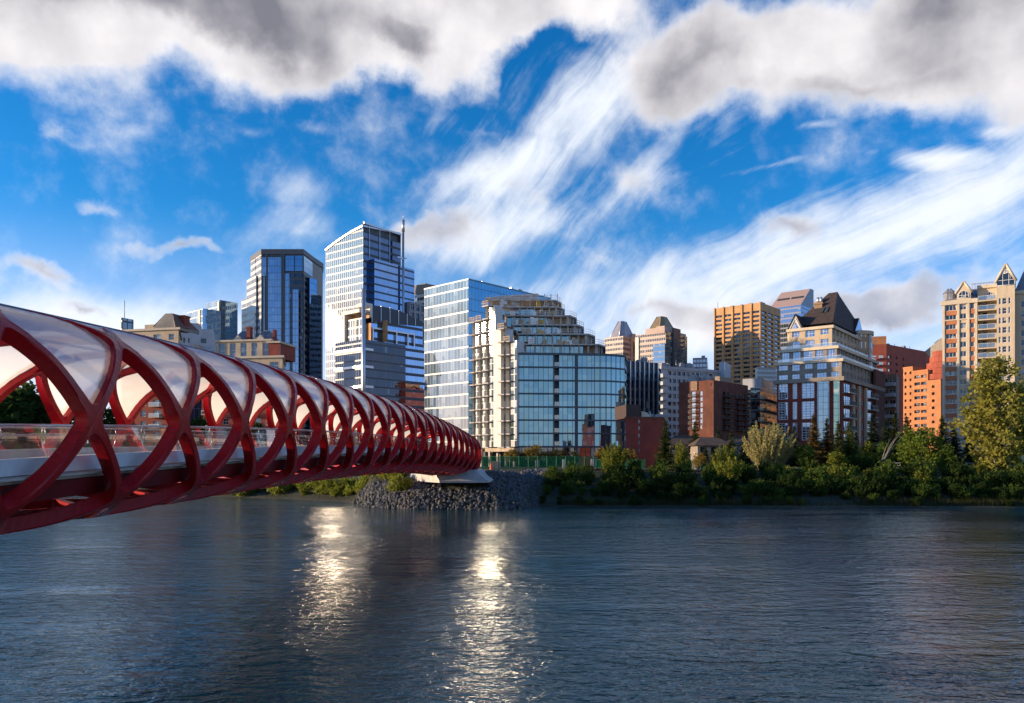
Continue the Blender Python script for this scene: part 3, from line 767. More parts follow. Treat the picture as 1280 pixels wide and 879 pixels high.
zt = PZ(313, D)
f0 = Fac(ring[0], ring[1]); fL = Fac(ring[7], ring[0]); fR = Fac(ring[1], ring[2])
b = MB(); walls(b, shrink(ring, .15), GZ, zt, mr=0); b.build('core', mat('dark_granite', (.045, .05, .06), .35), r)
def strip_px(f, xa, xb, ya, yb, m, n=.12, nm='glass_facade'):
    ua, ub = f.u_at(xa), f.u_at(xb); return facade_on(r, f, max(0, ua), min(f.L, ub), PZ(yb, f.pt((ua + ub) / 2, 0).y), PZ(ya, f.pt((ua + ub) / 2, 0).y), m, nm, n)
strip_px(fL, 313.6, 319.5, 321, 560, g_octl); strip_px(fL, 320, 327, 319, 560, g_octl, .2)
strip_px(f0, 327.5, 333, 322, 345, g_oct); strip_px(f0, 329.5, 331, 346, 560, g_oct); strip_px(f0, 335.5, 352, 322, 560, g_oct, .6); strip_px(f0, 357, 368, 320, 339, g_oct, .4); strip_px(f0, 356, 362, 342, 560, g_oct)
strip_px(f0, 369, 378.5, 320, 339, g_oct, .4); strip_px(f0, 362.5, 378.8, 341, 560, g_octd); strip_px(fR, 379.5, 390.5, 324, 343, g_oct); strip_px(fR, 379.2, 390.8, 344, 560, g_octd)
strip_px(f0, 367, 374.5, 363, 560, g_oct, 2.0, 'glass_bay')
b = MB()
for xa in (334.2, 353, 355): u = f0.u_at(xa); f0.box(b, u - .5, u + .5, GZ, PZ(318, D), .05, .75)
b.build('granite_pier', mat('blue_black_granite', (.05, .055, .07), .3), r)
b = MB(); band(b, ring, zt - 2.2, zt + .6, .35); b.build('parapet', mat('dark_parapet', (.07, .08, .10), .5), r)
# shoulders: lower boxes on the left and the right
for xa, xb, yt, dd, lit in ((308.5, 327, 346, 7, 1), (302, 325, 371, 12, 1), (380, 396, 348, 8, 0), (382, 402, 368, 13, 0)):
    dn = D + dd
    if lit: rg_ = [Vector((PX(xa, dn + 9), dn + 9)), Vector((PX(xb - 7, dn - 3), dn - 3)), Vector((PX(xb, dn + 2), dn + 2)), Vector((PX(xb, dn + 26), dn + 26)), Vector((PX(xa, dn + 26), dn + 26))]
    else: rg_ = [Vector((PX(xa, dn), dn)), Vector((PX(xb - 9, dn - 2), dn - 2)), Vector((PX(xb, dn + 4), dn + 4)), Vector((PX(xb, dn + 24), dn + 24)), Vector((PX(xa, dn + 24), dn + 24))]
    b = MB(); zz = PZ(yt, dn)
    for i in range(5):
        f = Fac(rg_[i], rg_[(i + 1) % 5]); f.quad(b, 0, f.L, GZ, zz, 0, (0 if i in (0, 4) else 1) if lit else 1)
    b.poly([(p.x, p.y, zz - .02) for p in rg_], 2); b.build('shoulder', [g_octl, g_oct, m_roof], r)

# --- tower with the curved roof and the steel mast
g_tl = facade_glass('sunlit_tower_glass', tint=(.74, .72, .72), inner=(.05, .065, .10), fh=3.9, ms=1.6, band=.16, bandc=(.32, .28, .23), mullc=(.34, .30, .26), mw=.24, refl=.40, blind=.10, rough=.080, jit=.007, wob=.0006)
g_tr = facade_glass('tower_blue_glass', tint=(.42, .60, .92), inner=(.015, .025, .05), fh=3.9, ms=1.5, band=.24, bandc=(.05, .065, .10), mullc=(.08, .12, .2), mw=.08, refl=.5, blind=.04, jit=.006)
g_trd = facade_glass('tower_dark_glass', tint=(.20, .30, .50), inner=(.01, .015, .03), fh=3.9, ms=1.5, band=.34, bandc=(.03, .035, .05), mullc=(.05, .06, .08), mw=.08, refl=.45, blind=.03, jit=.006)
ring = corner(407.3, 454, 501, 400, 36.9)
r = building('office_tower', 'tall glass tower with curved sloping roof, silver corner mast and glaring sunlit left face', ring, cat='tower')
f0, f1 = Fac(ring[0], ring[1]), Fac(ring[1], ring[2])
zA, zC, zB = PZ(314, ring[0].y), PZ(283.5, 400), PZ(293, ring[2].y)
b = MB(); nseg = 14; top = []
for i in range(nseg + 1):
    k = i / nseg; top.append((f0.L * k, zA + (zC - zA) * k * (1.45 - .45 * k)))
for i in range(nseg):
    (ua, za), (ub, zb_) = top[i], top[i + 1]
    b.poly([f0.pt(ua, GZ), f0.pt(ub, GZ), f0.pt(ub, zb_), f0.pt(ua, za)], 0, uv=[(ua, 0), (ub, 0), (ub, zb_ - GZ), (ua, za - GZ)])
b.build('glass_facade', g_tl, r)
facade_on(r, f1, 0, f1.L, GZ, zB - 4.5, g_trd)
b = MB(); f1.quad(b, .6, f1.L, zB - 4.5, zB, -1.5); b.build('louvre_screen', m_fd, r)
b = MB()
for i in range(nseg):
    (ua, za), (ub, zb_) = top[i], top[i + 1]; dep = f1.L
    q = [f0.pt(ua, za, .5), f0.pt(ub, zb_, .5), f0.pt(ub, zb_ - (zC - zB) * ub / f0.L * 1, -dep), f0.pt(ua, za - (zC - zB) * ua / f0.L, -dep)]
    b.hexa([Vector(p) for p in q] + [Vector(p) + Vector((0, 0, .9)) for p in q])
b.build('roof', m_silver, r)
b = MB(); b.poly([(p.x, p.y, z) for p, z in zip((ring[2], ring[3], ring[3], ring[2]), (GZ, GZ, zB - 2, zB))]); b.poly([(p.x, p.y, z) for p, z in zip((ring[3], ring[0], ring[0], ring[3]), (GZ, GZ, zA, zA))]); b.build('rear_wall', g_trd, r)
# lower glazed volume standing proud on the right face
ua, ub = f1.u_at(463), f1.u_at(511.5)
v0 = [f1.pt(ua, 0, 3.0).xy, f1.pt(ub + 1, 0, 3.0).xy, f1.pt(ub + 1, 0, -10).xy, f1.pt(ua, 0, -10).xy]
glassbox(r, v0, GZ, PZ(323.5, v0[0].y), g_tr, m_roof, faces=(0, 1, 3), name='glass_volume')
um = f1.u_at(496.5); pm = f1.pt(um, 0, 4.6)
b = MB(); b.tube([(pm.x, pm.y, GZ), (pm.x, pm.y, PZ(290, pm.y))], .62, 12); b.tube([(pm.x, pm.y, PZ(290, pm.y)), (pm.x, pm.y, PZ(275, pm.y))], .85, 12); b.tube([(pm.x, pm.y, PZ(275, pm.y)), (pm.x, pm.y, PZ(266, pm.y))], .15, 6)
b.build('mast', m_silver, r)
b = MB(); f1.box(b, f1.u_at(489), um, PZ(319, 410) - .5, PZ(319, 410) + .3, 4.2, 4.9); f1.box(b, um, um + 2.6, PZ(318, 410) - .2, PZ(318, 410) + .4, 4.2, 4.9); b.build('mast_bracket', m_silver, r)
for xx in (461, 474, 486.5):
    b = MB(); u = f1.u_at(xx); f1.box(b, u - .12, u + .12, PZ(323, 405), zB - 1, .3, .55); b.build('fin', m_silver, r)
b = MB(); f1.box(b, .2, f1.L, zB - .7, zB + .2, -.2, .5); b.build('roof_edge', m_silver, r)

# --- front block of the same complex, with its own mast
g_fd = facade_glass('front_dark_glass', tint=(.13, .16, .22), inner=(.012, .014, .02), fh=3.7, ms=1.5, band=.16, bandc=(.045, .05, .06), mullc=(.05, .055, .065), mw=.07, refl=.42, blind=.06, jit=.02, wob=.004)
g_fb = facade_glass('front_blue_glass', tint=(.40, .62, 1.0), inner=(.015, .025, .05), fh=3.7, ms=1.5, band=.34, bandc=(.045, .05, .06), mullc=(.06, .07, .09), mw=.06, refl=.55, blind=.03, jit=.006)
ring = corner(419, 453.5, 533, 330, TH)
r = building('office_building', 'dark glass office block with arched roofline and slim mast below the tall curved-roof tower', ring)
f0, f1 = Fac(ring[0], ring[1]), Fac(ring[1], ring[2])
zl = PZ(424, 330)
facade_on(r, f0, 0, f0.L, GZ, zl, g_fd); facade_on(r, f1, 0, f1.u_at(507), GZ, zl, g_fd); facade_on(r, f1, f1.u_at(507), f1.L, GZ, zl, g_fb)  # one glass front: sky reflection painted as a bluer tint on the right part
b = MB(); b.poly([(p.x, p.y, zl) for p in ring], 0); walls(b, shrink(ring, .3), GZ, zl - .1, mr=0); b.build('roof', m_roof, r)
for k, yy in enumerate((436, 458, 483)):
    b = MB(); z = PZ(yy, 330); f0.box(b, 0, f0.L, z - .5, z + .5, .05, .5); f1.box(b, 0, f1.u_at(466), z - .5, z + .5, .05, .5); b.build('metal_band', m_silver, r)
# upper storeys, set in, arched top
ua, ub = f1.u_at(466.5), f1.u_at(531)
def arc(k): return PZ(381.5 + 21 * k ** 1.7, f1.pt(ua + (ub - ua) * k, 0).y)
b = MB(); c = MB(); nn = 12
for i in range(nn):
    ka, kb = i / nn, (i + 1) / nn; a, e = ua + (ub - ua) * ka, ua + (ub - ua) * kb
    za, ze = arc(ka), arc(kb); zm = max(zl, PZ(401, 330)) if True else 0
    zma, zme = min(za, PZ(402 + 6 * ka, f1.pt(a, 0).y)), min(ze, PZ(402 + 6 * kb, f1.pt(e, 0).y))
    b.poly([f1.pt(a, zl, -1.5), f1.pt(e, zl, -1.5), f1.pt(e, zme, -1.5), f1.pt(a, zma, -1.5)], 0, uv=[(a, zl), (e, zl), (e, zme), (a, zma)])
    c.poly([f1.pt(a, zma, -1.2), f1.pt(e, zme, -1.2), f1.pt(e, ze, -1.2), f1.pt(a, za, -1.2)], 0)
    c.poly([f1.pt(a, za, -1.2), f1.pt(e, ze, -1.2), f1.pt(e, ze, -18), f1.pt(a, za, -18)], 0)
    c.poly([f1.pt(e, zl, -18), f1.pt(a, zl, -18), f1.pt(a, za, -18), f1.pt(e, ze, -18)], 0)
    if i % 2 == 0: f1.box(c, a, a + .25, zma, za, -1.2, -.9, 1)
b.build('upper_glazing', g_fb, r); c.build('arched_screen', [mat('charcoal_panels', (.05, .055, .075), .5), m_silver], r)
b = MB()
for yy in (410, 427):
    z0_ = PZ(yy, 335)
    f1.box(b, ua, f1.u_at(519), z0_ - .35, z0_ + .35, -1.4, -.5)
for xx in (467.5, 482, 497, 511, 519): u = f1.u_at(xx); f1.box(b, u - .3, u + .3, PZ(427, 335) + .36, PZ(410, 335) - .36, -1.4, -.5)
b.build('steel_grid', m_silver, r)
# sunlit frame at the left of the upper storeys
uc = f0.u_at(429); z0_, z1_ = zl, PZ(381, 330)
lit = facade_glass('sunlit_upper_glass', tint=(.9, .84, .76), inner=(.2, .18, .17), fh=3.7, ms=1.6, band=.2, bandc=(.62, .52, .42), mullc=(.6, .52, .44), mw=.3, refl=.3, rough=.06, jit=.03)  # warm pale copy of the upper glazing, sunlight painted into its colours
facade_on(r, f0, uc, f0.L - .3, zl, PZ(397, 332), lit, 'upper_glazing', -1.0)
b = MB(); f0.box(b, uc - 1, f0.L - 2, PZ(389, 333) - .8, PZ(389, 333) + .8, -4, .3); f0.box(b, uc, uc + 1.2, zl, PZ(389, 333) - .8, -4, .2); f1.box(b, 1.2, ua - .2, z1_ - .3, z1_ + 1.2, -6, -.2); f1.box(b, ua - 1.6, ua - .2, PZ(395, 331), z1_ - .3, -6, -.2); b.build('roof_frame', m_cream, r)
b = MB(); f1.quad(b, .8, ua, zl, PZ(384, 331), -5); f0.quad(b, uc + 1.3, f0.L, PZ(397, 332), PZ(390, 333), -3.5); f0.quad(b, uc + .4, f0.L + 2, zl + .1, PZ(397, 332), -12); b.build('recess_wall', m_tan, r)
pm = f1.pt(-1.2, 0, 2.0)
b = MB(); b.tube([(pm.x, pm.y, GZ), (pm.x, pm.y, PZ(361, pm.y))], .85, 10); b.build('mast', m_silver, r)

# --- pale block behind
ring = corner(511, 531.5, 551, 470, TH)
g_pb = facade_glass('pale_block_glass', tint=(.7, .72, .76), inner=(.08, .09, .1), fh=3.8, ms=1.6, band=.5, bandc=(.56, .53, .48), mullc=(.5, .48, .44), mw=.2, refl=.3)
r = building('office_building', 'pale banded office block peeking out between the masted tower and the square glass office', ring)
glassbox(r, ring, GZ, PZ(366, 470), g_pb, m_roof)
b = MB(); walls(b, shrink(ring, .8), PZ(366, 470), PZ(353.5, 470), m=0, mr=0); b.build('plant_room', m_stone, r)
ring = corner(505, 512, 532, 420, TH)
r = building('office_building', 'grey concrete grid block in front of the pale banded block', ring)
ops = []; f = Fac(ring[1], ring[2])
zt = PZ(377, 420)
for i in range(3):
    for k in range(4):
        u0_ = f.L * (i + .22) / 3 ; ops.append((u0_, u0_ + f.L / 3 * .62, zt - 4.6 * (k + 1) + .2, zt - 4.6 * (k + 1) + 3.4))
b = MB(); walls(b, ring, GZ, zt, {1: ops}, 0, 1, .5); b.build('wall', [m_grey, m_roof], r)
for o_ in ops: win(r, f, o_[0], o_[2], (round(o_[1] - o_[0], 2), 3.2, 2, 1, m_fd, m_wgd, .1), .5)
finish(r)

# --- square glass office, sunlit on its left face
g_sl = facade_glass('pale_sunlit_glass', tint=(.93, .95, .98), inner=(.17, .24, .31), fh=3.85, ms=1.5, band=.12, bandc=(.25, .29, .34), mullc=(.20, .27, .34), mw=.07, refl=.15, rough=.02, blind=.3, blindc=(.26, .31, .36), jit=.006)  # pale inner colour paints the bright sky and sun on the left face
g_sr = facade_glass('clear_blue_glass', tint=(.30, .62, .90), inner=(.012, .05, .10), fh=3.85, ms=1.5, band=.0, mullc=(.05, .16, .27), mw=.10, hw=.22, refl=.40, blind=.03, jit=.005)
ring = corner(530.5, 585.5, 687.5, 250, 43)
r = building('office_building', 'square blue glass office tower with pale sunlit left face behind the balconied condominium', ring, cat='tower')
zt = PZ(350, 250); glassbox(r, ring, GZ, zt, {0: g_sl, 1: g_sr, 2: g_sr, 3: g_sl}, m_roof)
b = MB(); band(b, ring, zt, zt + .5, .12); b.build('parapet', mat('blue_metal_coping', (.10, .25, .38), .4), r)
f1 = Fac(ring[1], ring[2])
b = MB(); f1.box(b, f1.L * .55, f1.L * .58, zt + .5, zt + 1.6, -3, -2); f1.box(b, f1.L * .2, f1.L * .24, zt + .5, zt + 1.3, -3, -2); b.build('roof_vent', m_silver, r); roof_bits(r, f1, zt, 4, 7, .1, .95, 3)

# --- blue stepped office, far left
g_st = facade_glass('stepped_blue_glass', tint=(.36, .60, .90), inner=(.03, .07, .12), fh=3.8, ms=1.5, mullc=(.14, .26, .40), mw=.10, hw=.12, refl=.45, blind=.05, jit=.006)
g_stl = facade_glass('stepped_sunlit_glass', tint=(.85, .9, .95), inner=(.2, .28, .34), fh=3.8, ms=1.5, band=.1, bandc=(.6, .62, .62), mullc=(.45, .52, .58), mw=.14, refl=.3, rough=.04)  # whitened copy of the blue glass, sun on the left faces baked into colour
low = corner(234, 253.5, 276, 420, TH); hi = corner(256.5, 274.5, 297, 432, TH)
r = building('office_building', 'stepped light blue glass office block left of the dark octagonal tower', low)
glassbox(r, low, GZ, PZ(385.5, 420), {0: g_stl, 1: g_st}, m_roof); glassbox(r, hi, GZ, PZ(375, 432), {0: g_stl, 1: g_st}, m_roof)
f = Fac(low[0], low[1]); b = MB(); f.box(b, f.L * .70, f.L * .86, PZ(410, 424), PZ(388, 424), .05, .25); b.build('stair_slot', m_fd, r)
f = Fac(hi[0], hi[1]); b = MB(); f.box(b, f.L * .86, f.L - .1, PZ(404, 432), PZ(377, 432), .05, .3); b.build('stair_slot', m_fd, r)

# --- plain grey office in front of it
ring = corner(212, 221, 266.5, 262, 20)
ring = [Vector((PX(219, 262), 262)), Vector((PX(266, 265), 265)), Vector((PX(270, 290), 290)), Vector((PX(215, 290), 290))]
r = building('office_building', 'plain grey flat-roofed office block between the gabled apartments and the stepped blue office', ring)
f = Fac(ring[0], ring[1]); zt = PZ(410, 262); ops = []
for xa, xb in ((229, 231.5), (235, 237), (251, 258)): ops.append((f.u_at(xa), f.u_at(xb), PZ(428, 262), PZ(422, 262)))
b = MB(); walls(b, ring, GZ, zt, {0: ops}, 0, 1, .4); f.box(b, f.u_at(228.5), f.u_at(248), zt, PZ(402.5, 262), -8, -1, 0); f.box(b, f.u_at(221), f.u_at(227), zt, PZ(405.5, 262), -8, -1, 0); b.build('wall', [m_lgrey, m_roof], r)
for o_ in ops: win(r, f, o_[0], o_[2], (round(o_[1] - o_[0], 2), round(o_[3] - o_[2], 2), 2, 1, m_fd, m_wgd, .1), .4)
finish(r)
facade_on(r, f, 0.1, f.L - .1, GZ, PZ(436, 262), g_st, 'glass_facade', .05)
b = MB(); f.box(b, f.u_at(244), f.u_at(252), PZ(440, 262), PZ(431, 262), .2, 2.5); b.build('entrance_block', m_beige, r)

# --- lattice block and antenna at the far left
ring = corner(150, 152.5, 167, 330, 25)
r = building('office_building', 'dark gridded block with a thin antenna left of the gabled apartments', ring)
g_lat = facade_glass('lattice_block_glass', tint=(.5, .55, .6), inner=(.10, .11, .12), fh=3.6, ms=2.4, band=.2, bandc=(.06, .065, .07), mullc=(.06, .065, .07), mw=.5, refl=.3, blind=.4)
glassbox(r, ring, GZ, PZ(397, 330), g_lat, m_roof)
p = ring[1]; b = MB(); b.tube([(p.x + .6, p.y + 1, PZ(397, 330)), (p.x + .6, p.y + 1, PZ(375, 330))], .12, 6); b.build('antenna', m_fd, r)

# --- gabled and slate-hipped apartment houses on the left bank
def left_apartments(xl, xr, D, ytop, label, roofs, terr, seedv):
    rnd = random.Random(seedv)
    ring = [Vector((PX(xl, D + 4), D + 4)), Vector((PX(xr, D), D)), Vector((PX(xr + 3, D + 20), D + 20)), Vector((PX(xl + 4, D + 24), D + 24))]
    r = building('apartment_house', label, ring, cat='apartment building')
    f = Fac(ring[0], ring[1]); zt = PZ(ytop, D); fh = 3.1; n = int((zt - GZ) / fh); ops = []; nb = max(3, int(f.L / 4.2))
    for k in range(n):
        z = zt - .9 - fh * k - 1.5
        for i in range(nb):
            w = 1.7 if i % 2 else 2.6; uc_ = f.L * (i + .5) / nb; ops.append((uc_ - w / 2, uc_ + w / 2, z - (.7 if i % 2 else .9), z + 1.0))
    zmid = zt - fh * 1.9
    b = MB(); lo = [o_ for o_ in ops if o_[3] < zmid - .2]; hi_ = [o_ for o_ in ops if o_[2] > zmid + .05]
    walls(b, ring, GZ, zmid, {0: lo}, 0, 1, .3); walls(b, ring, zmid + .002, zt, {0: hi_}, 2, 1, .3); b.build('wall', [m_redb, m_roof, m_beige], r)
    for o_ in lo + hi_: win(r, f, o_[0], o_[2], (round(o_[1] - o_[0], 2), round(o_[3] - o_[2], 2), 2, 2, m_fw, m_wg, .09), .3)
    finish(r)
    b = MB(); band(b, ring, zt - .25, zt + .35, .45); b.build('cornice', m_beigel, r)
    b = MB(); band(b, ring, zmid - .3, zmid + .1, .3); b.build('string_course', m_beigel, r)
    for k in range(1, n):
        for i in range(0, nb, 2):
            if rnd.random() < .8: balcony(r, f, f.L * (i + .5) / nb - 1.7, zt - .9 - fh * k - 2.4, 3.4, 1.5, m_beigel, m_fw, m_bg, 'glass')
    return r, f, ring, zt
r, f, ring, zt = left_apartments(153, 223, 218, 411, 'sandstone apartment house with stone gable and red brick chimney left of the grey office', None, None, 3)
b = MB(); D = 221; zg = PZ(409.5, D); ap = PZ(391.5, D)
a0, a1, am = f.u_at(193), f.u_at(219), f.u_at(204)
b.poly([f.pt(a0, zt, .1), f.pt(a1, zt, .1), f.pt(a1, zg, .1), f.pt(am + 1.2, ap, -2.5), f.pt(am - 1.2, ap, -2.5), f.pt(a0, zg, .1)], 0)
b.poly([f.pt(a1, zt, .1), f.pt(a1, zt, -11), f.pt(a1, zg, -11), f.pt(a1, zg, .1)], 0); b.poly([f.pt(a0, zt, -11), f.pt(a0, zt, .1), f.pt(a0, zg, .1), f.pt(a0, zg, -11)], 0); b.build('stone_gable', m_stone, r)
m_rt = mat('red_brown_roof_tiles', (.20, .10, .075), .85, var=.2, scale=1.5)
b = MB()
b.poly([f.pt(a1 + .3, zg + .01, .2), f.pt(a1 + .3, zg + .01, -11), f.pt(am + 1.2, ap, -8), f.pt(am + 1.2, ap, -2.5)]); b.poly([f.pt(a0 - .3, zg + .01, -11), f.pt(a0 - .3, zg + .01, .2), f.pt(am - 1.2, ap, -2.5), f.pt(am - 1.2, ap, -8)]); b.poly([f.pt(am - 1.2, ap, -2.5), f.pt(am + 1.2, ap, -2.5), f.pt(am + 1.2, ap, -8), f.pt(am - 1.2, ap, -8)])
b.build('roof', m_rt, r)
b = MB(); f.box(b, f.u_at(211), f.u_at(218), zt, PZ(395, D), -7, -4.5); f.box(b, f.u_at(210.4), f.u_at(218.6), PZ(395, D), PZ(392.6, D), -7.2, -4.3); b.build('chimney', m_redb, r)
b = MB(); f.box(b, f.u_at(172), f.u_at(193), zt + .36, PZ(404, D), -12, -3); f.box(b, f.u_at(180), f.u_at(192.5), PZ(404, D), PZ(400.5, D), -12, -5); f.box(b, f.u_at(186), f.u_at(190), PZ(400.5, D), PZ(398, D), -9, -6); b.build('terrace_storey', m_beige, r)
r, f, ring, zt = left_apartments(252, 353, 212, 446, 'brick and stone apartment house with two slate hipped roofs and tall chimney', None, None, 4)
D = 216
for (xa, xb, yt, nn_) in ((262, 331, 425, -3.5), (331, 345, 429, -2.0)):
    rg_ = [f.pt(f.u_at(xa), 0, nn_).xy, f.pt(f.u_at(xb), 0, nn_).xy, f.pt(f.u_at(xb), 0, nn_ - 10).xy, f.pt(f.u_at(xa), 0, nn_ - 10).xy]
    ff = Fac(rg_[0], rg_[1]); z1_ = PZ(yt, D); nb = max(2, int(ff.L / 3.3)); ops = [(ff.L * (i + .5) / nb - .9, ff.L * (i + .5) / nb + .9, zt + .5, z1_ - .6) for i in range(nb)]
    b = MB(); walls(b, rg_, zt, z1_, {0: ops}, 0, 1, .3); b.build('upper_storey', [m_redb if xa > 300 else m_beige, m_roof], r)
    for o_ in ops: win(r, ff, o_[0], o_[2], (1.8, round(o_[3] - o_[2], 2), 2, 2, m_fw, m_wg, .09), .3)
    b = MB(); band(b, rg_, z1_ - .2, z1_ + .3, .4); b.build('cornice', m_beigel, r)
finish(r)
for xa, xb, yb, yt in ((279, 297, 422.5, 409.5), (306, 328, 424.5, 409.5)):
    a0, a1 = f.u_at(xa), f.u_at(xb); zb_, zt_ = PZ(425, D) + .3, PZ(yt, D); b = MB(); am = (a0 + a1) / 2
    base = [f.pt(a0, 0, -4).xy, f.pt(a1, 0, -4).xy, f.pt(a1, 0, -12).xy, f.pt(a0, 0, -12).xy]; tp_ = [f.pt(am - .6, 0, -7.5).xy, f.pt(am + .6, 0, -7.5).xy, f.pt(am + .6, 0, -8.5).xy, f.pt(am - .6, 0, -8.5).xy]
    b.prism(base, zb_, zt_, 0, top=tp_); b.build('hipped_roof', m_slate, r)
    b = MB(); dz = (zt_ - zb_) * .45; b.poly([f.pt(am - 1.3, zb_, -3.8), f.pt(am + 1.3, zb_, -3.8), f.pt(am, zb_ + dz, -3.8)]); b.poly([f.pt(am + 1.3, zb_, -3.8), f.pt(am + 1.3, zb_, -7), f.pt(am, zb_ + dz, -7), f.pt(am, zb_ + dz, -3.8)]); b.poly([f.pt(am - 1.3, zb_, -7), f.pt(am - 1.3, zb_, -3.8), f.pt(am, zb_ + dz, -3.8), f.pt(am, zb_ + dz, -7)]); b.build('dormer', m_beigel, r)
b = MB(); f.box(b, f.u_at(298), f.u_at(302.5), zt, PZ(409, D), -6, -4.5); f.box(b, f.u_at(297.4), f.u_at(303), PZ(409, D), PZ(406.5, D), -6.2, -4.3); b.build('chimney', m_redb, r)
b = MB(); f.box(b, f.u_at(331), f.u_at(333.5), PZ(429, D), PZ(411, D), -6, -4.6); b.build('chimney', m_redb, r)

# ------------------------------------------------------------------ condominium under construction
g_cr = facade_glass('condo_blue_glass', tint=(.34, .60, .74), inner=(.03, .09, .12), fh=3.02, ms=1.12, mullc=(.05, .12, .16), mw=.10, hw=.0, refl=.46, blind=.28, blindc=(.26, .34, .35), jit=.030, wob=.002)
g_cl = facade_glass('condo_sunlit_glass', tint=(.78, .84, .86), inner=(.12, .16, .18), fh=3.02, ms=1.5, mullc=(.60, .58, .55), mw=.16, hw=.10, refl=.02, blind=.3, blindc=(.55, .53, .50), rough=.09, jit=.012)  # paler glass than the right front: sunlight is part of its colour
m_cs = mat('dark_blue_slab_edge', (.05, .085, .11), .5, var=.08)
m_wp = mat('white_facade_panel', (.60, .58, .55), .6, var=.03, scale=.3)
DC = 175; FH = 3.02
P0 = Vector((PX(648.5, DC), DC)); P1 = Vector((PX(743, DC + 1.6), DC + 1.6)); P2 = Vector((PX(781, DC + 4.5), DC + 4.5))
PLb = Vector((PX(588, DC + 10.8), DC + 10.8))
ring = [PLb, P0, P1, P2, Vector((P2.x + 3, DC + 34)), Vector((PLb.x + 5, DC + 38))]
con = building('condominium_block', 'glass condominium still under construction with stepped balconies and unfinished terraced top', ring, cat='apartment building')
r = con
f0, f1, f2 = Fac(PLb, P0), Fac(P0, P1), Fac(P1, P2)
zb = PZ(442.5, DC); z1f = zb - 7 * FH
_n = f2.n; _pts = [P1 + (P2 - P1) * (i / 6) + _n * (.8 * math.sin(math.pi * (i / 6) ** .8)) for i in range(7)] + [P2 + Vector((.5, 3.2)), P2 + Vector((1.6, 8))]
FC = [Fac(a_, b_) for a_, b_ in zip(_pts, _pts[1:])]
ring = [PLb, P0, *_pts, Vector((P2.x + 3, DC + 34)), Vector((PLb.x + 5, DC + 38))]
def recess_slab(b, f, u0, u1, z, n0, n1, m=0): f.box(b, u0, u1, z - .16, z + .16, n0, n1, m)
# inner core so that glass and recesses close behind
b = MB(); cr = shrink(ring, 1.1); walls(b, cr, GZ, zb, mr=0); b.build('concrete_core', mat('grey_core_concrete', (.13, .16, .18), .9), r)
# right-hand glass front: three bays + curved corner, slabs between storeys
bays = [(f1, 648.8, 692.5, .0), (f1, 699, 718.5, .0), (f1, 722.5, 742.8, .0), (f2, 744.5, 780.5, .5)][:3] + [(g2, None, None, .0) for g2 in FC]
for k in range(7):
    z0_ = z1f + FH * k
    for f, xa, xb, n in bays:
        ua, ub = (max(.02, f.u_at(xa)), min(f.L - .02, f.u_at(xb))) if xa else (.03, f.L - .03)
        facade_on(r, f, ua, ub, z0_ + .18, z0_ + FH - .10, g_cr, 'glass_facade', n)
    b = MB(); f1.box(b, 0, f1.L, z0_ - .15, z0_ + .2, -1, .35); [g2.box(b, 0, g2.L, z0_ - .15, z0_ + .2, -1.2, .25) for g2 in FC]; b.build('floor_slab', m_cs, r)
    # small balcony in the slot
    balcony(r, f1, f1.u_at(692.8), z0_ + .22, f1.u_at(698.8) - f1.u_at(692.8), .9, m_cs, m_fd, m_bg, 'glass', n0=-.6)
b = MB(); f1.box(b, 0, f1.L, zb - .18, zb + .3, -1, .35); [g2.box(b, 0, g2.L, zb - .18, zb + .3, -1.2, .25) for g2 in FC]; b.build('floor_slab', m_cs, r)
for f, xa, xb in ((f1, 718.8, 722.2), (f1, 742.9, 744.4), (f1, 691.9, 693)):
    b = MB(); f.box(b, f.u_at(xa), min(f.L, f.u_at(xb)), GZ, zb, -1, .12); b.build('pilaster', m_cs, r)
# ground floor, recessed
g_cg = facade_glass('dark_shop_glass', tint=(.5, .55, .6), inner=(.015, .016, .018), fh=3.4, ms=2.2, mullc=(.03, .035, .04), mw=.14, hw=.1, refl=.25, blind=.06)
facade_on(r, f1, 0, f1.L, GZ, z1f - .2, g_cg, 'shopfront', -.8); [facade_on(r, g2, 0, g2.L, GZ, z1f - .2, g_cg, 'shopfront', -.8) for g2 in FC]
for xx in (672, 722, 742): b = MB(); u = f1.u_at(xx); f1.box(b, u - .45, u + .45, GZ, z1f - .2, -.75, -.1); b.build('column', m_conc, r)
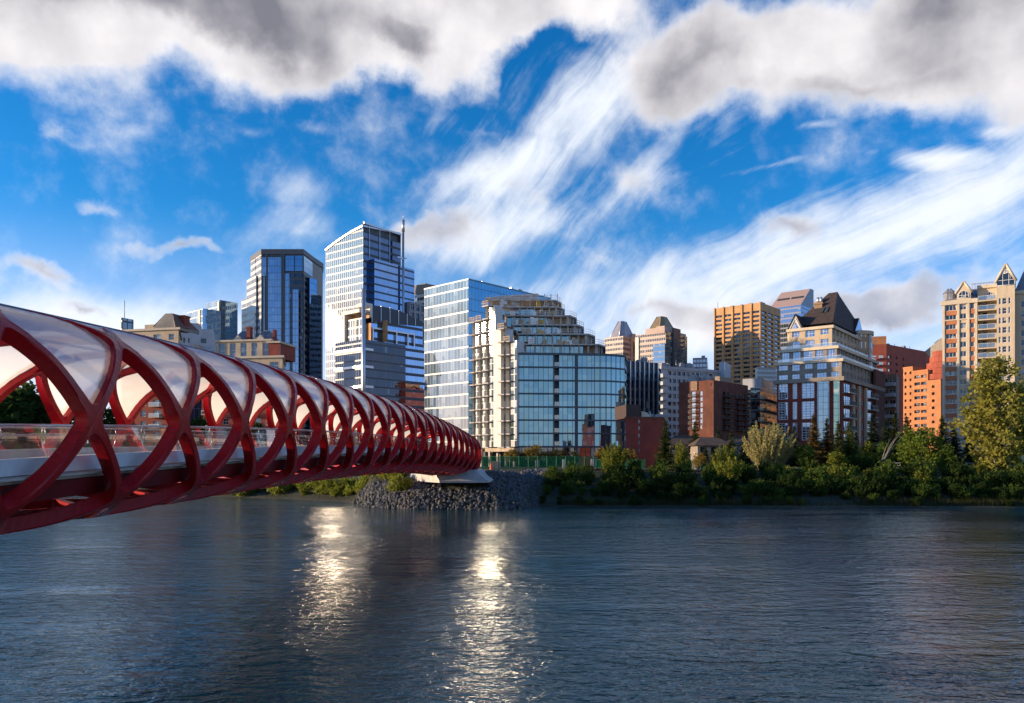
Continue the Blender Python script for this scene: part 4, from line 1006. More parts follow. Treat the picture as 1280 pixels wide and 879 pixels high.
# left staggered front: five bays stepping forward, balconies on every floor
lb = [(588.3, 598, 400, -1.2, 0), (598, 609, 393, -.6, 0), (609, 621, 389, 0, 0), (621, 636, 409, .5, 1), (636, 648.4, 431, .1, 0)]
for i, (xa, xb, yt, n, white) in enumerate(lb):
    ua, ub = max(0, f0.u_at(xa)), min(f0.L, f0.u_at(xb)); w = ub - ua
    zt_ = PZ(yt, DC + 8 - i * 1.4); nf = int((zt_ - z1f) / FH + .5); zt_ = z1f + nf * FH
    b = MB(); sp = .58 if not white else .62
    f0.quad(b, ua + w * (1 - sp) if not white else ua, ub if not white else ua + w * sp, z1f, zt_, n + .6, 1 if white else 0)
    f0.quad(b, ua if not white else ua + w * sp, ua + w * (1 - sp) if not white else ub, z1f, zt_, n - .5, 0)
    uu = ua + w * (1 - sp) if not white else ua + w * sp
    b.poly([f0.pt(uu, z1f, n - .5), f0.pt(uu, z1f, n + .6), f0.pt(uu, zt_, n + .6), f0.pt(uu, zt_, n - .5)], 1)
    b.poly([f0.pt(ua, z1f, n - 2), f0.pt(ua, z1f, n + .6), f0.pt(ua, zt_, n + .6), f0.pt(ua, zt_, n - 2)], 1); b.poly([f0.pt(ub, z1f, n + .6), f0.pt(ub, z1f, n - 2), f0.pt(ub, zt_, n - 2), f0.pt(ub, zt_, n + .6)], 1)
    b.poly([f0.pt(ua, zt_, n + .6), f0.pt(ub, zt_, n + .6), f0.pt(ub, zt_, n - 9), f0.pt(ua, zt_, n - 9)], 1)
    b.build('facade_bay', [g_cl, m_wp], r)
    u0b, u1b = (ua - .25, ua + w * .55) if not white else (ua + w * .55, ub + .3)
    for k in range(0, nf + 1):
        z = z1f + FH * k
        b = MB(); f0.box(b, u0b, u1b, z - .26, z, n - .5, n + 1.5); b.build('balcony', m_slab, r)
        if k == nf:
            g = MB(); f0.box(g, u0b, u1b, z + 1.0, z + 1.12, n + 1.36, n + 1.48); f0.box(g, u0b, u1b, z + .5, z + .6, n + 1.38, n + 1.46)
            for q in range(5): uq = u0b + (u1b - u0b - .1) * q / 4; f0.box(g, uq, uq + .1, z, z + 1.0, n + 1.36, n + 1.48)
            g.build('timber_guardrail', m_ply, r)
b = MB(); f0.box(b, f0.u_at(612), f0.L, z1f - 1.1, z1f - .27, -.4, 1.6); b.build('canopy_beam', m_ply, r)
for q in range(6): b = MB(); u = f0.L * (q + .3) / 6; f0.box(b, u, u + .5, GZ, z1f - .25, -.6, 0); b.build('ground_floor_column', m_slab, r)
facade_on(r, f0, 0, f0.L, GZ, z1f - .25, g_cg, 'shopfront', -1.0)
# terraced, unfinished top: setback storeys with raw slabs, posts, guard rails, stored material
tiers = [(655, 757, 430, 1.6), (646, 744, 417, 4.4), (640, 730, 405.5, 7.2), (631, 721, 394, 10.0), (620, 706, 383, 12.8), (612, 702, 374.5, 15.2)]
zprev = zb; rnd = random.Random(9); m_yel = mat('yellow_plant', (.60, .36, .04), .6)
for i, (xa, xb, yt, back) in enumerate(tiers):
    dn = DC + back; zt_ = PZ(yt, dn)
    rg_ = [Vector((PX(xa, dn), dn)), Vector((PX(xb - 8, dn + .5), dn + .5)), Vector((PX(xb, dn + 4), dn + 4)), Vector((PX(xb, DC + 30), DC + 30)), Vector((PX(xa, DC + 30), DC + 30))]
    fa = Fac(rg_[0], rg_[1]); fb = Fac(rg_[1], rg_[2])
    inner = [rg_[0] + Vector((.4, 1.3)), rg_[1] + Vector((-.3, 1.3)), rg_[2] + Vector((-1.3, .8)), rg_[3] + Vector((-1.3, 0)), rg_[4] + Vector((.4, 0))]
    fi = Fac(inner[0], inner[1]); fj = Fac(inner[1], inner[2])
    if i < 5:
        split = fi.L * (.80 - .05 * i)
        facade_on(r, fi, 0, split, zprev + .05, zt_ - .2, g_cr, 'glass_facade')
        b = MB(); fi.quad(b, split, fi.L, zprev, zt_ - .2, -1.5); fj.quad(b, 0, fj.L, zprev, zt_ - .2, -1.0); b.build('bare_wall', m_ply, r)
        b = MB()
        for ring_i in ((4, 0),): fk = Fac(inner[4], inner[0]); fk.quad(b, 0, fk.L, zprev, zt_ - .2)
        b.build('side_wall', m_wp, r)
    b = MB(); b.prism(rg_, zt_ - .22, zt_ + .1); b.build('floor_slab', m_slab, r)
    np_ = 9
    for q in range(np_): b = MB(); u = .3 + (fa.L - .8) * q / (np_ - 1); fa.box(b, u, u + .3, zprev, zt_ - .22, -1.1, -.8); b.build('slab_column', m_slab, r)
    for q in range(3): b = MB(); u = .2 + (fb.L - .5) * q / 2; fb.box(b, u, u + .3, zprev, zt_ - .22, -1.1, -.8); b.build('slab_column', m_slab, r)
    if i < 5:
        for q in range(6):     # stored material, wrapped pallets and props on the open decks
            b = MB(); u = fa.L * rnd.uniform(.05, .9); w_ = rnd.uniform(.8, 1.8); h_ = rnd.uniform(.5, 1.4); fa.box(b, u, u + w_, zt_ + .1, zt_ + .1 + h_, -1.0 - rnd.uniform(.3, .8), -.35); fa.box(b, u + .1, u + w_ * .5, zt_ + .1 + h_, zt_ + .1 + h_ + .3, -.95, -.45)
            b.build('stored_material', [m_ply, m_silver, m_yel, m_slab][q % 4], r)
    b = MB()
    for f_ in (fa, fb):
        k = max(3, int(f_.L / 1.9))
        for q in range(k + 1): u = (f_.L - .06) * q / k; f_.box(b, u, u + .06, zt_ + .1, zt_ + 1.15, -.1, -.04)
        for hh in (.55, 1.08): f_.box(b, 0, f_.L, zt_ + hh, zt_ + hh + .06, -.12, -.05)
    fk = Fac(rg_[4], rg_[0]); k = 8
    for q in range(k + 1): u = fk.L * .3 + fk.L * .7 * q / k - .1; fk.box(b, u, u + .1, zt_ + .1, zt_ + 1.15, -.12, -.02)
    for hh in (.5, 1.05): fk.box(b, fk.L * .3, fk.L, zt_ + hh, zt_ + hh + .1, -.12, -.02)
    b.build('guardrail', m_ply if i % 2 == 0 else m_silver, r)
    zprev = zt_ + .1
b = MB(); z = zprev
for q in range(7):
    y = DC + 17 + q * 1.5; b.hexa([(PX(606, y), y, z + .5 + .18 * q), (PX(672, y), y, z + 1.5 - .1 * q), (PX(672, y), y + .25, z + 1.5 - .1 * q), (PX(606, y), y + .25, z + .5 + .18 * q)] + [(PX(606, y), y, z + .8 + .18 * q), (PX(672, y), y, z + 1.8 - .1 * q), (PX(672, y), y + .25, z + 1.8 - .1 * q), (PX(606, y), y + .25, z + .8 + .18 * q)])
for q in range(8):
    x = 640 + q * 8; b.box(PX(x, DC + 18), PX(x, DC + 18) + .25, DC + 18, DC + 18.25, z, z + 1.9)
b.build('roof_frame', m_slab, r)

# ------------------------------------------------------------------ right half of the skyline
# --- twin granite towers with hipped crowns
g_pk = facade_glass('granite_tower_glass', tint=(.35, .33, .33), inner=(.05, .045, .045), fh=3.9, ms=1.5, band=.5, bandc=(.40, .29, .24), mullc=(.36, .27, .22), mw=.4, refl=.3, blind=.1)
g_pkb = facade_glass('granite_tower_blue_glass', tint=(.45, .66, .85), inner=(.03, .06, .08), fh=3.9, ms=1.6, band=.14, bandc=(.14, .12, .12), mullc=(.08, .1, .13), mw=.12, refl=.5, jit=.01)
for xl, xc, xr, D, yb, ax0, ax1, ya, kind, lab in ((755.5, 779, 800, 596, 420, 776.5, 790, 401.5, 0, 'distant pink granite tower with silver hipped crown and arched glass slot'),
                                                   (794.5, 832, 859, 572, 414.5, 814, 831, 394, 1, 'granite and blue glass tower with bronze hipped crown right of its silver-crowned twin')):
    ring = corner(xl, xc, xr, D, TH)
    r = building('office_tower', lab, ring, cat='tower'); f0, f1 = Fac(ring[0], ring[1]), Fac(ring[1], ring[2]); zt = PZ(yb, D)
    glassbox(r, ring, GZ, zt, {0: g_pk, 1: g_pkb if kind else g_pk}, m_pink)
    if kind:
        facade_on(r, f0, f0.L * .60, f0.L - .2, GZ, zt - 9, g_pkb, 'glass_bay', .8)
        b = MB(); f0.box(b, .1, f0.L * .12, GZ, zt - 2, .1, .8); b.build('sunlit_corner', m_cream, r)  # cream strip painting the sun that catches this edge
        b = MB(); f1.box(b, f1.L * .30, f1.L * .62, GZ, zt + 4, .1, 1.2); b.build('dark_shaft', m_fd, r)
        facade_on(r, f1, f1.L * .36, f1.L * .42, GZ, zt - 4, g_pkb, 'glass_slot', 1.3); facade_on(r, f1, f1.L * .50, f1.L * .56, GZ, zt - 4, g_pkb, 'glass_slot', 1.3)
        b = MB(); f1.box(b, .0, f1.L * .28, zt, zt + 4.5, -f0.L * .3, -1); f1.box(b, f1.L * .66, f1.L, zt, zt + 2, -12, -1); f0.box(b, f0.L * .35, f0.L * .98, zt - 1, zt + 3.5, -6, .5); b.build('shoulder', m_pink, r)
    else:
        b = MB(); u0, u1 = f1.L * .42, f1.L * .80; zc_ = zt - 3
        pts = [(u0, GZ), (u1, GZ), (u1, zc_)] + [((u0 + u1) / 2 + (u1 - u0) / 2 * math.cos(math.pi * q / 12), zc_ + (u1 - u0) / 2 * 1.4 * math.sin(math.pi * q / 12)) for q in range(1, 12)] + [(u0, zc_)]
        b.poly([f1.pt(u, z, .8) for u, z in pts], 0)
        for (ua, za), (ub, zb_) in zip(pts, pts[1:] + pts[:1]): b.poly([f1.pt(ub, zb_, .8), f1.pt(ua, za, .8), f1.pt(ua, za, -4), f1.pt(ub, zb_, -4)], 0)
        b.build('arched_bay', m_pink, r)
        gld = facade_glass('golden_glass', tint=(.9, .66, .36), inner=(.20, .12, .05), fh=3.9, ms=1.5, mullc=(.15, .10, .06), mw=.2, hw=.3, refl=.4)
        facade_on(r, f1, u0 + (u1 - u0) * .28, u0 + (u1 - u0) * .72, GZ, zc_ + 2, gld, 'glass_slot', .9)
    # hipped crown on a chamfered base
    base = shrink(ring, 1.0 if not kind else 3.0); z0_ = zt; za = PZ(ya, D + 12)
    c = sum(base, Vector((0, 0))) / 4; half = (PX(ax1, D) - PX(ax0, D)) / 2
    def cham(rg_, k):
        out = []
        for i in range(4):
            p, q, s_ = rg_[i - 1], rg_[i], rg_[(i + 1) % 4]; out += [q + (p - q) * k, q + (s_ - q) * k]
        return out
    b8 = cham(base, .22); sc_ = half / ((base[2] - base[0]).length / 2)
    t8 = [c + (p - c) * sc_ for p in b8]
    b = MB(); b.prism(b8, z0_, za, 0, top=t8)
    for p, q in zip(b8, t8): b.tube([(p.x, p.y, z0_), (q.x, q.y, za)], .3, 5, 1)
    b.build('crown', [mat('silver_crown' if not kind else 'bronze_crown', (.42, .40, .42) if not kind else (.34, .26, .15), .45, metal=.3, var=.08, scale=.2), m_silver if not kind else m_tan], r)

# --- black tower with white fins
D = 262; ring = [Vector((PX(780.5, D), D)), Vector((PX(821.5, D + 6), D + 6)), Vector((PX(827, D + 28), D + 28)), Vector((PX(784, D + 24), D + 24))]
r = building('office_tower', 'black glass slab tower with white vertical fins behind the red brick block', ring, cat='tower')
g_bk = facade_glass('black_glass', tint=(.06, .08, .13), inner=(.008, .010, .016), fh=3.6, ms=1.5, mullc=(.02, .022, .03), mw=.08, hw=1.1, refl=.35, blind=.02, jit=.01)
glassbox(r, ring, GZ, PZ(451, D), g_bk, m_roof); f = Fac(ring[0], ring[1])
for q in range(8): u = f.L * (q + .08) / 7.1; b = MB(); f.box(b, u, u + .38, GZ, PZ(452, D) + .3, .05, .45); b.build('fin', m_silver, r)
ring2 = [f.pt(f.L * .98, 0, .5).xy, f.pt(f.L * 1.14, 0, -2).xy, f.pt(f.L * 1.14, 0, -12).xy, f.pt(f.L * .98, 0, -12).xy]
glassbox(r, ring2, GZ, PZ(483, D), g_bk, m_roof)
b = MB(); f.box(b, -1.4, -.3, GZ, PZ(467, D), -.6, 1.4, 0); b.build('stair_shaft', m_grey, r)
for k in range(4): win(r, f, -1.25, PZ(475.5 + 10.2 * k, D), (.85, 1.5, 1, 1, m_fd, m_wgd, .06), -1.42)
finish(r)

roof_bits(r, f, PZ(451, 262), 15, 6, .1, .9, 3)
# --- light grey concrete slab of flats
D = 244; ring = [Vector((PX(826, D), D)), Vector((PX(898.5, D + 12), D + 12)), Vector((PX(905, D + 30), D + 30)), Vector((PX(831, D + 20), D + 20))]
r = building('apartment_slab', 'light grey concrete slab of flats with long rows of windows and stacked end balconies', ring, cat='apartment building')
f = Fac(ring[0], ring[1]); zt = PZ(460, D); fh = 1.84; fh = 2.45; nfl = int((zt - GZ) / fh); ops = []
for k in range(nfl):
    z = zt - .5 - fh * (k + 1)
    for i in range(10): u = 2.6 + (f.L - 5.2) * i / 10; ops.append((u + .35, u + (f.L - 5.2) / 10 - .25, z + .85, z + 2.15))
b = MB(); walls(b, ring, GZ, zt, {0: ops}, 0, 1, .35); b.build('wall', [m_lgrey, m_roof], r)
for o_ in ops: win(r, f, o_[0], o_[2], (round(o_[1] - o_[0], 2), 1.3, 2, 1, m_fd, m_wgd, .07), .35)
finish(r)
b = MB(); f.box(b, -.1, f.L + .1, zt - .3, zt + .6, -.3, .35); b.build('parapet', m_lgrey, r)
for k in range(nfl):
    z = zt - .5 - fh * (k + 1); balcony(r, f, -.2, z + .1, 2.4, 1.2, m_lgrey, m_lgrey, None, 'solid', n0=.05, h=.95)
    if k < 6: balcony(r, f, f.L - 2.3, z + .1, 2.3, 1.2, m_lgrey, m_lgrey, None, 'solid', n0=.05, h=.95)
D2 = 250; roof_bits(r, f, zt + .6, 11, 7, .1, .85, 3)
rg_ = [Vector((PX(898.7, D2 + 6), D2 + 6)), Vector((PX(906, D2 + 3), D2 + 3)), Vector((PX(913.5, D2 + 13), D2 + 13)), Vector((PX(902, D2 + 20), D2 + 20))]
b = MB(); walls(b, rg_, GZ, PZ(450.5, D2), mr=1); b.build('end_tower', [m_lgrey, m_roof], r)
# --- tiny far block between
D = 620; ring = corner(866, 884, 894, D, 15)
r = building('office_building', 'tiny distant blue-grey block above the grey slab of flats', ring)
glassbox(r, ring, GZ, PZ(447, D), facade_glass('far_grey_glass', tint=(.5, .6, .75), inner=(.08, .10, .14), fh=3.6, ms=2.5, band=.4, bandc=(.25, .28, .34), mullc=(.2, .22, .27), mw=.5), m_roof)
b = MB(); f = Fac(ring[0], ring[1]); f.box(b, f.L * .6, f.L * .85, PZ(447, D), PZ(444, D), -6, -2); b.build('plant_room', m_grey, r)

# --- tan precast office tower
D = 588; ring = corner(893, 951, 975.5, D, TH)
r = building('office_tower', 'square tan concrete tower with continuous window strips, golden on its upper left face', ring, cat='tower')
zt = PZ(378, D); fh = 3.5; nfl = int((zt - 3 - GZ) / fh); f0, f1 = Fac(ring[0], ring[1]), Fac(ring[1], ring[2]); o0, o1 = [], []
for k in range(nfl):
    z = zt - 5.2 - fh * (k + 1)
    for i in range(5):
        u = f0.L * i / 5; o0.append((u + f0.L * .032, u + f0.L * .19, z + 1.0, z + 2.75))
    for i in range(3): u = f1.L * i / 3; o1.append((u + f1.L * .035, u + f1.L / 3 - f1.L * .035, z + 1.0, z + 2.75))
b = MB(); walls(b, ring, GZ, zt, {0: o0, 1: o1}, 0, 1, .9); b.build('wall', [m_tan, m_roof], r)
for o_ in o0: win(r, f0, o_[0], o_[2], (round(o_[1] - o_[0], 2), 1.75, 4, 1, m_fd, m_wgd, .1), .9)
for o_ in o1: win(r, f1, o_[0], o_[2], (round(o_[1] - o_[0], 2), 1.75, 4, 1, m_fd, m_wgb, .1), .9)
finish(r)
for i in range(6):
    b = MB(); u = f0.L * i / 5; f0.box(b, max(0, u - .7), min(f0.L, u + .7), GZ, zt + .4, .02, .9); b.build('pier', m_tan, r)
b = MB(); rr_ = random.Random(2)
for q in range(9): u = f0.L * (.2 + .08 * q); f0.box(b, u, u + 1 + rr_.random() * 2, zt, zt + .8 + rr_.random() * 2.2, -14 - rr_.random() * 9, -12)
b.tube([(ring[3].x - 20, ring[3].y - 20, zt), (ring[3].x - 20, ring[3].y - 20, zt + 7)], .15, 5); b.build('roof_plant', m_fd, r)

# --- blue glass tower with slanted pink top
D = 640; ring = corner(962, 1001, 1017, D, TH)
r = building('office_tower', 'distant glass tower with slanted pinkish metal top behind the dark mansard roof', ring, cat='tower')
g_sb = facade_glass('slant_tower_glass', tint=(.45, .58, .80), inner=(.05, .07, .11), fh=4.0, ms=2.0, band=.3, bandc=(.22, .24, .30), mullc=(.15, .18, .24), mw=.2, refl=.5)
glassbox(r, ring, GZ, PZ(381, D), g_sb, m_roof)
f0, f1 = Fac(ring[0], ring[1]), Fac(ring[1], ring[2]); za, zb_ = PZ(381, D), PZ(363.5, D + 25)
b = MB(); A_, B_, C_, E_ = f0.pt(0, za), f0.pt(f0.L, za), f0.pt(f0.L, zb_, -f1.L * .75), f0.pt(f0.L * .05, zb_, -f1.L * .75)
b.poly([A_, B_, C_, E_], 0); b.poly([B_, f1.pt(f1.L, za), f1.pt(f1.L, zb_, 0), C_], 1); b.poly([f0.pt(0, za, -f1.L), A_, E_], 0); b.poly([C_, f1.pt(f1.L, zb_), f0.pt(0, za, -f1.L), E_], 0); b.build('slanted_top', [mat('pinkish_metal', (.52, .36, .30), .5, metal=.2, var=.05), g_sb], r)
b = MB(); mid = (A_ + B_ + C_ + E_) / 4; e1 = (B_ - A_).normalized(); e2 = (E_ - A_).normalized(); nn_ = e1.cross(e2).normalized()
for q in (-1, 1): pp = mid + e1 * (q * 6); b.hexa([pp - e1 * 5 - e2 * 1.4, pp + e1 * 5 - e2 * 1.4, pp + e1 * 5 + e2 * 1.4, pp - e1 * 5 + e2 * 1.4] + [pp - e1 * 5 - e2 * 1.4 + nn_ * .4, pp + e1 * 5 - e2 * 1.4 + nn_ * .4, pp + e1 * 5 + e2 * 1.4 + nn_ * .4, pp - e1 * 5 + e2 * 1.4 + nn_ * .4])
b.build('louvre', m_fd, r)

# --- mansard-roofed condominium
D = 178; ring = corner(971, 1052, 1103, D, 38)
r = building('condominium_block', 'large stone and brick condominium with steep dark mansard roof and stepped terraces', ring, cat='apartment building')
f0, f1 = Fac(ring[0], ring[1]), Fac(ring[1], ring[2])
zlo = PZ(472, D); fh = 2.95
# lower brick front with tall gridded windows
ops = []; mids = []
for xa, xb in ((973, 985), (990.5, 996.5), (1002, 1018)):
    for ya, yb in ((474.5, 496.5), (500, 523), (527, 550)):
        ops.append((f0.u_at(xa), f0.u_at(xb), PZ(yb, 179), PZ(ya, 179)))
o1 = []
for k in range(9):
    z = zlo - 1.0 - fh * (k + 1) + .6
    if z < GZ: break
    for xa, xb in ((1066, 1071), (1074, 1079.5), (1093, 1098)): o1.append((f1.u_at(xa), f1.u_at(xb), z + .6, z + 2.4))
b = MB(); walls(b, ring, GZ, zlo, {0: ops, 1: o1}, 0, 1, .3); b.build('lower_wall', [m_redb, m_roof], r)
b = MB(); f1.quad(b, f1.u_at(1064.5), f1.u_at(1081.5), GZ, zlo - .4, .5, 0)
for o_ in o1[:0]: pass
for o_ in ops: win(r, f0, o_[0], o_[2], (round(o_[1] - o_[0], 2), round(o_[3] - o_[2], 2), max(3, int((o_[1] - o_[0]) / .75)), 7, m_fw, m_wgb, .16), .2)
for o_ in o1: win(r, f1, o_[0], o_[2], (round(o_[1] - o_[0], 2), round(o_[3] - o_[2], 2), 2, 3, m_fw, m_wg, .09), .3)
# glazed bays near the corner
g_mb = facade_glass('condo_bay_glass', tint=(.45, .66, .82), inner=(.02, .05, .07), fh=1.5, ms=1.1, mullc=(.35, .37, .38), mw=.10, hw=.09, refl=.42)
g_mg = facade_glass('green_bay_glass', tint=(.50, .74, .66), inner=(.03, .08, .07), fh=1.5, ms=1.1, mullc=(.30, .36, .34), mw=.10, hw=.09, refl=.40)
facade_on(r, f0, f0.u_at(1023), f0.u_at(1036.5), GZ, zlo - .3, g_mb, 'glass_bay', .5); facade_on(r, f0, f0.u_at(1042.5), f0.u_at(1050), GZ, zlo - .3, g_mg, 'glass_bay', .3)
b = MB(); f0.box(b, f0.u_at(1022.4), f0.u_at(1023), GZ, zlo - .2, .05, .6); f0.box(b, f0.u_at(1036.5), f0.u_at(1037.1), GZ, zlo - .2, .05, .6); b.build('bay_jamb', m_fw, r)
# balconies on the right face
for k in range(8):
    z = zlo - 1.2 - fh * (k + 1) + .8
    if z < GZ + 2: break
    for xa, xb in ((1053.5, 1063), (1083, 1091)):
        balcony(r, f1, f1.u_at(xa), z, f1.u_at(xb) - f1.u_at(xa), 1.5, m_slab, m_fd, m_bg, 'bars')
        g_ = f1.u_at(xb) - f1.u_at(xa); win(r, f1, f1.u_at(xa) + .4, z + .1, (round(g_ - .8, 1), 2.1, 3, 1, m_fd, m_wgb, .08), -.06)
finish(r)
b = MB(); f1.box(b, f1.u_at(1091.6), f1.L, GZ, PZ(455, 190), .02, .6); b.build('brick_pier', m_brick, r)
for xa, xb in ((1064.2, 1066), (1071.3, 1073.8), (1079.8, 1082)): b = MB(); f1.box(b, f1.u_at(xa), f1.u_at(xb), GZ, zlo - 1, .02, .5); b.build('stone_pier', m_beige, r)
b = MB(); band(b, ring, zlo - .7, zlo + .25, .7); b.build('cornice', m_stone, r)
# stepped storeys
steps = [(971, 1052, 1102, 181, 472, 447, m_stone, 38), (975, 1046, 1096, 186, 447, 430, m_stone, 38), (986, 1040, 1090, 190, 430, 404, m_beige, 38)]
for q, (xl, xc, xr, Dq, y0_, y1_, mm, th) in enumerate(steps):
    rg_ = corner(xl, xc, xr, Dq, th); fa, fb = Fac(rg_[0], rg_[1]), Fac(rg_[1], rg_[2]); z0_, z1_ = PZ(y0_, D + q * 4), PZ(y1_, D + q * 4)
    nst = max(1, round((z1_ - z0_) / 3.0)); oa, ob = [], []
    for k in range(nst):
        zz = z0_ + (z1_ - z0_) * k / nst
        na = int(fa.L / 2.7)
        for i in range(na):
            u = fa.L * (i + .5) / na; w = .95 if (i + q) % 3 else 1.15
            oa.append((u - w, u + w, zz + (.6 if (i + k) % 2 else .3), zz + (z1_ - z0_) / nst - .5))
        nb = int(fb.L / 3.2)
        for i in range(nb):
            u = fb.L * (i + .5) / nb; ob.append((u - .9, u + .9, zz + .6, zz + (z1_ - z0_) / nst - .5))
    b = MB(); walls(b, rg_, z0_ + .003, z1_, {0: oa, 1: ob}, 0, 1, .3); b.build('stepped_storey', [mm, m_roof], r)
    for o_ in oa: win(r, fa, o_[0], o_[2], (round(o_[1] - o_[0], 2), round(o_[3] - o_[2], 2), 3, 2, m_fw, m_wgb, .08), .3)
    for o_ in ob: win(r, fb, o_[0], o_[2], (round(o_[1] - o_[0], 2), round(o_[3] - o_[2], 2), 2, 1, m_fw, m_wgb, .08), .3)
    b = MB(); band(b, rg_, z1_ - .5, z1_ + .2, .5); b.build('cornice', m_beigel, r)
    b = MB()
    for f_ in (fa, fb): f_.box(b, .2, f_.L - .2, z1_ + 1.0, z1_ + 1.06, -.15, -.09)
    b2 = MB(); fa.quad(b2, .2, fa.L - .2, z1_ + .2, z1_ + 1.0, -.12); fb.quad(b2, .2, fb.L - .2, z1_ + .2, z1_ + 1.0, -.12)
    if q < 2: rl = b.build('railing', m_fw, r); b2.build('glass_panel', m_bg, rl)
finish(r, 200)
# curved corner bay under the roof
cx_, cy_ = fb.pt(fb.L * .74, 0, -2.2).xy; rr_ = 4.6; z0_, z1_ = PZ(460, 190), PZ(405, 196)
arcp = [Vector((cx_ + rr_ * math.cos(a), cy_ + rr_ * math.sin(a))) for a in [-2.6 + .26 * i for i in range(13)]]
b = MB()
for p, q in zip(arcp, arcp[1:]): f_ = Fac(p, q); f_.quad(b, 0, f_.L, z0_, z1_)
b.build('curved_bay', facade_glass('curved_bay_glass', tint=(.5, .68, .88), inner=(.03, .05, .07), fh=3.2, ms=2.36, band=.4, bandc=(.36, .28, .20), mullc=(.40, .33, .25), mw=.9, refl=.42), r)
b = MB(); out = [Vector((cx_, cy_)) + (p - Vector((cx_, cy_))) * 1.08 for p in arcp]
b.prism([*out, Vector((cx_ - 1, cy_ + 3))], z1_ - .3, z1_ + .7); b.build('bay_cornice', m_beigel, r)
# mansard roof
zr = PZ(404, 192); rg_ = corner(989, 1041, 1086, 192, 38); ctr = sum(rg_, Vector((0, 0))) / 4
zt_ = PZ(367.5, 202)
tp_ = [Vector((PX(1036, 201), 201)), Vector((PX(1047, 199.5), 199.5)), Vector((PX(1050, 205), 205)), Vector((PX(1040, 207), 207))]
b = MB(); b.prism([(p.x, p.y) for p in rg_], zr + .2, zt_, 0, top=[(p.x, p.y) for p in tp_])
b.build('mansard_roof', m_mans, r)
b = MB(); fm = Fac(rg_[0], rg_[1])
def roofpt(s_, t_, h=0.0):
    A_, B_ = Vector((rg_[0].x, rg_[0].y, zr + .2)), Vector((rg_[1].x, rg_[1].y, zr + .2)); C_, D_ = Vector((tp_[0].x, tp_[0].y, zt_)), Vector((tp_[1].x, tp_[1].y, zt_))
    nrm = (B_ - A_).cross(C_ - A_).normalized(); return A_.lerp(B_, s_).lerp(C_.lerp(D_, s_), t_) + nrm * h
for s0_ in (.50, .66):
    b = MB(); q_ = [(s0_, .34), (s0_ + .11, .34), (s0_ + .11, .5), (s0_, .5)]
    b.hexa([roofpt(x_, y_, -.1) for x_, y_ in q_] + [roofpt(x_, y_, .25) for x_, y_ in q_]); b.build('skylight', m_fd, r)
b = MB(); u0, u1 = fm.u_at(1011), fm.u_at(1021); zk = PZ(377, 195)
fm.box(b, u0, u1, zr, zk, -7, -4.5); fm.box(b, u0 - .2, u1 + .2, zk, zk + .5, -7.2, -4.3); b.build('chimney', mat('tan_brick_chimney', (.30, .19, .11), .85), r)
b = MB()
for k in (.3, .7): p = fm.pt(u0 + (u1 - u0) * k, 0, -5.7); b.tube([(p.x, p.y, zk + .5), (p.x, p.y, zk + 2.0)], .35, 8)
b.build('chimney_pot', m_silver, r)
# stone gable with a pointed window
ua, ub = fm.u_at(986.5), fm.u_at(1006.5); um = (ua + ub) / 2; zg = PZ(410, 191); za = PZ(388.5, 191); zq = PZ(431, 191)
b = MB(); pts = [(ua, zq), (ub, zq), (ub, zg), (um, za), (ua, zg)]
b.poly([f_ for f_ in [fm.pt(u, z, 1.4) for u, z in pts]]); b.poly([fm.pt(ub, zq, 1.4), fm.pt(ub, zq, -3), fm.pt(ub, zg, -3), fm.pt(ub, zg, 1.4)]); b.poly([fm.pt(ua, zq, -3), fm.pt(ua, zq, 1.4), fm.pt(ua, zg, 1.4), fm.pt(ua, zg, -3)])
gbl = b.build('stone_gable', m_beigel, r)
b = MB(); w_ = (ub - ua) * .36
b.poly([fm.pt(um - w_, zq + .8, 1.46), fm.pt(um + w_, zq + .8, 1.46), fm.pt(um + w_, zg - .5, 1.46), fm.pt(um, za - 2.0, 1.46), fm.pt(um - w_, zg - .5, 1.46)]); 
b.build('pointed_window', m_wgb, gbl)
b = MB()
for k in (-.36, -.12, .12, .36): u = um + k * 2 * w_ * 1.35; fm.box(b, u - .07, u + .07, zq + .8, zg - .5, 1.47, 1.56)
for k in range(4): z = zq + .8 + (zg - .5 - zq - .8) * k / 3; fm.box(b, um - w_, um + w_, z - .07, z + .07, 1.565, 1.6)
for s_ in (-1, 1): b.tube([fm.pt(um + s_ * w_ * 1.35, zg - .4, 1.5), fm.pt(um, za - 1.0, 1.5)], .16, 4)
b.build('window_frame', m_fw, gbl)
b = MB(); b.poly([fm.pt(ub + .5, zg - .5, 1.7), fm.pt(ub + .5, zg - .5, -6), fm.pt(um, za + .2, -6), fm.pt(um, za + .2, 1.7)]); b.poly([fm.pt(ua - .5, zg - .5, -6), fm.pt(ua - .5, zg - .5, 1.7), fm.pt(um, za + .2, 1.7), fm.pt(um, za + .2, -6)]); b.build('gable_roof', m_mans, r)
fn = Fac(rg_[1], rg_[2]); ua, ub = fn.L * .55, fn.L * .80; um = (ua + ub) / 2
b = MB(); z0_, za = zr + .3, PZ(388, 200)
b.poly([fn.pt(ua, z0_, .3), fn.pt(ub, z0_, .3), fn.pt(um, za, .3)]); b.poly([fn.pt(ub, z0_, .3), fn.pt(ub, z0_, -9), fn.pt(um, za, -9), fn.pt(um, za, .3)], 1); b.poly([fn.pt(ua, z0_, -9), fn.pt(ua, z0_, .3), fn.pt(um, za, .3), fn.pt(um, za, -9)], 1); b.build('dormer', [m_wgb, m_mans], r)

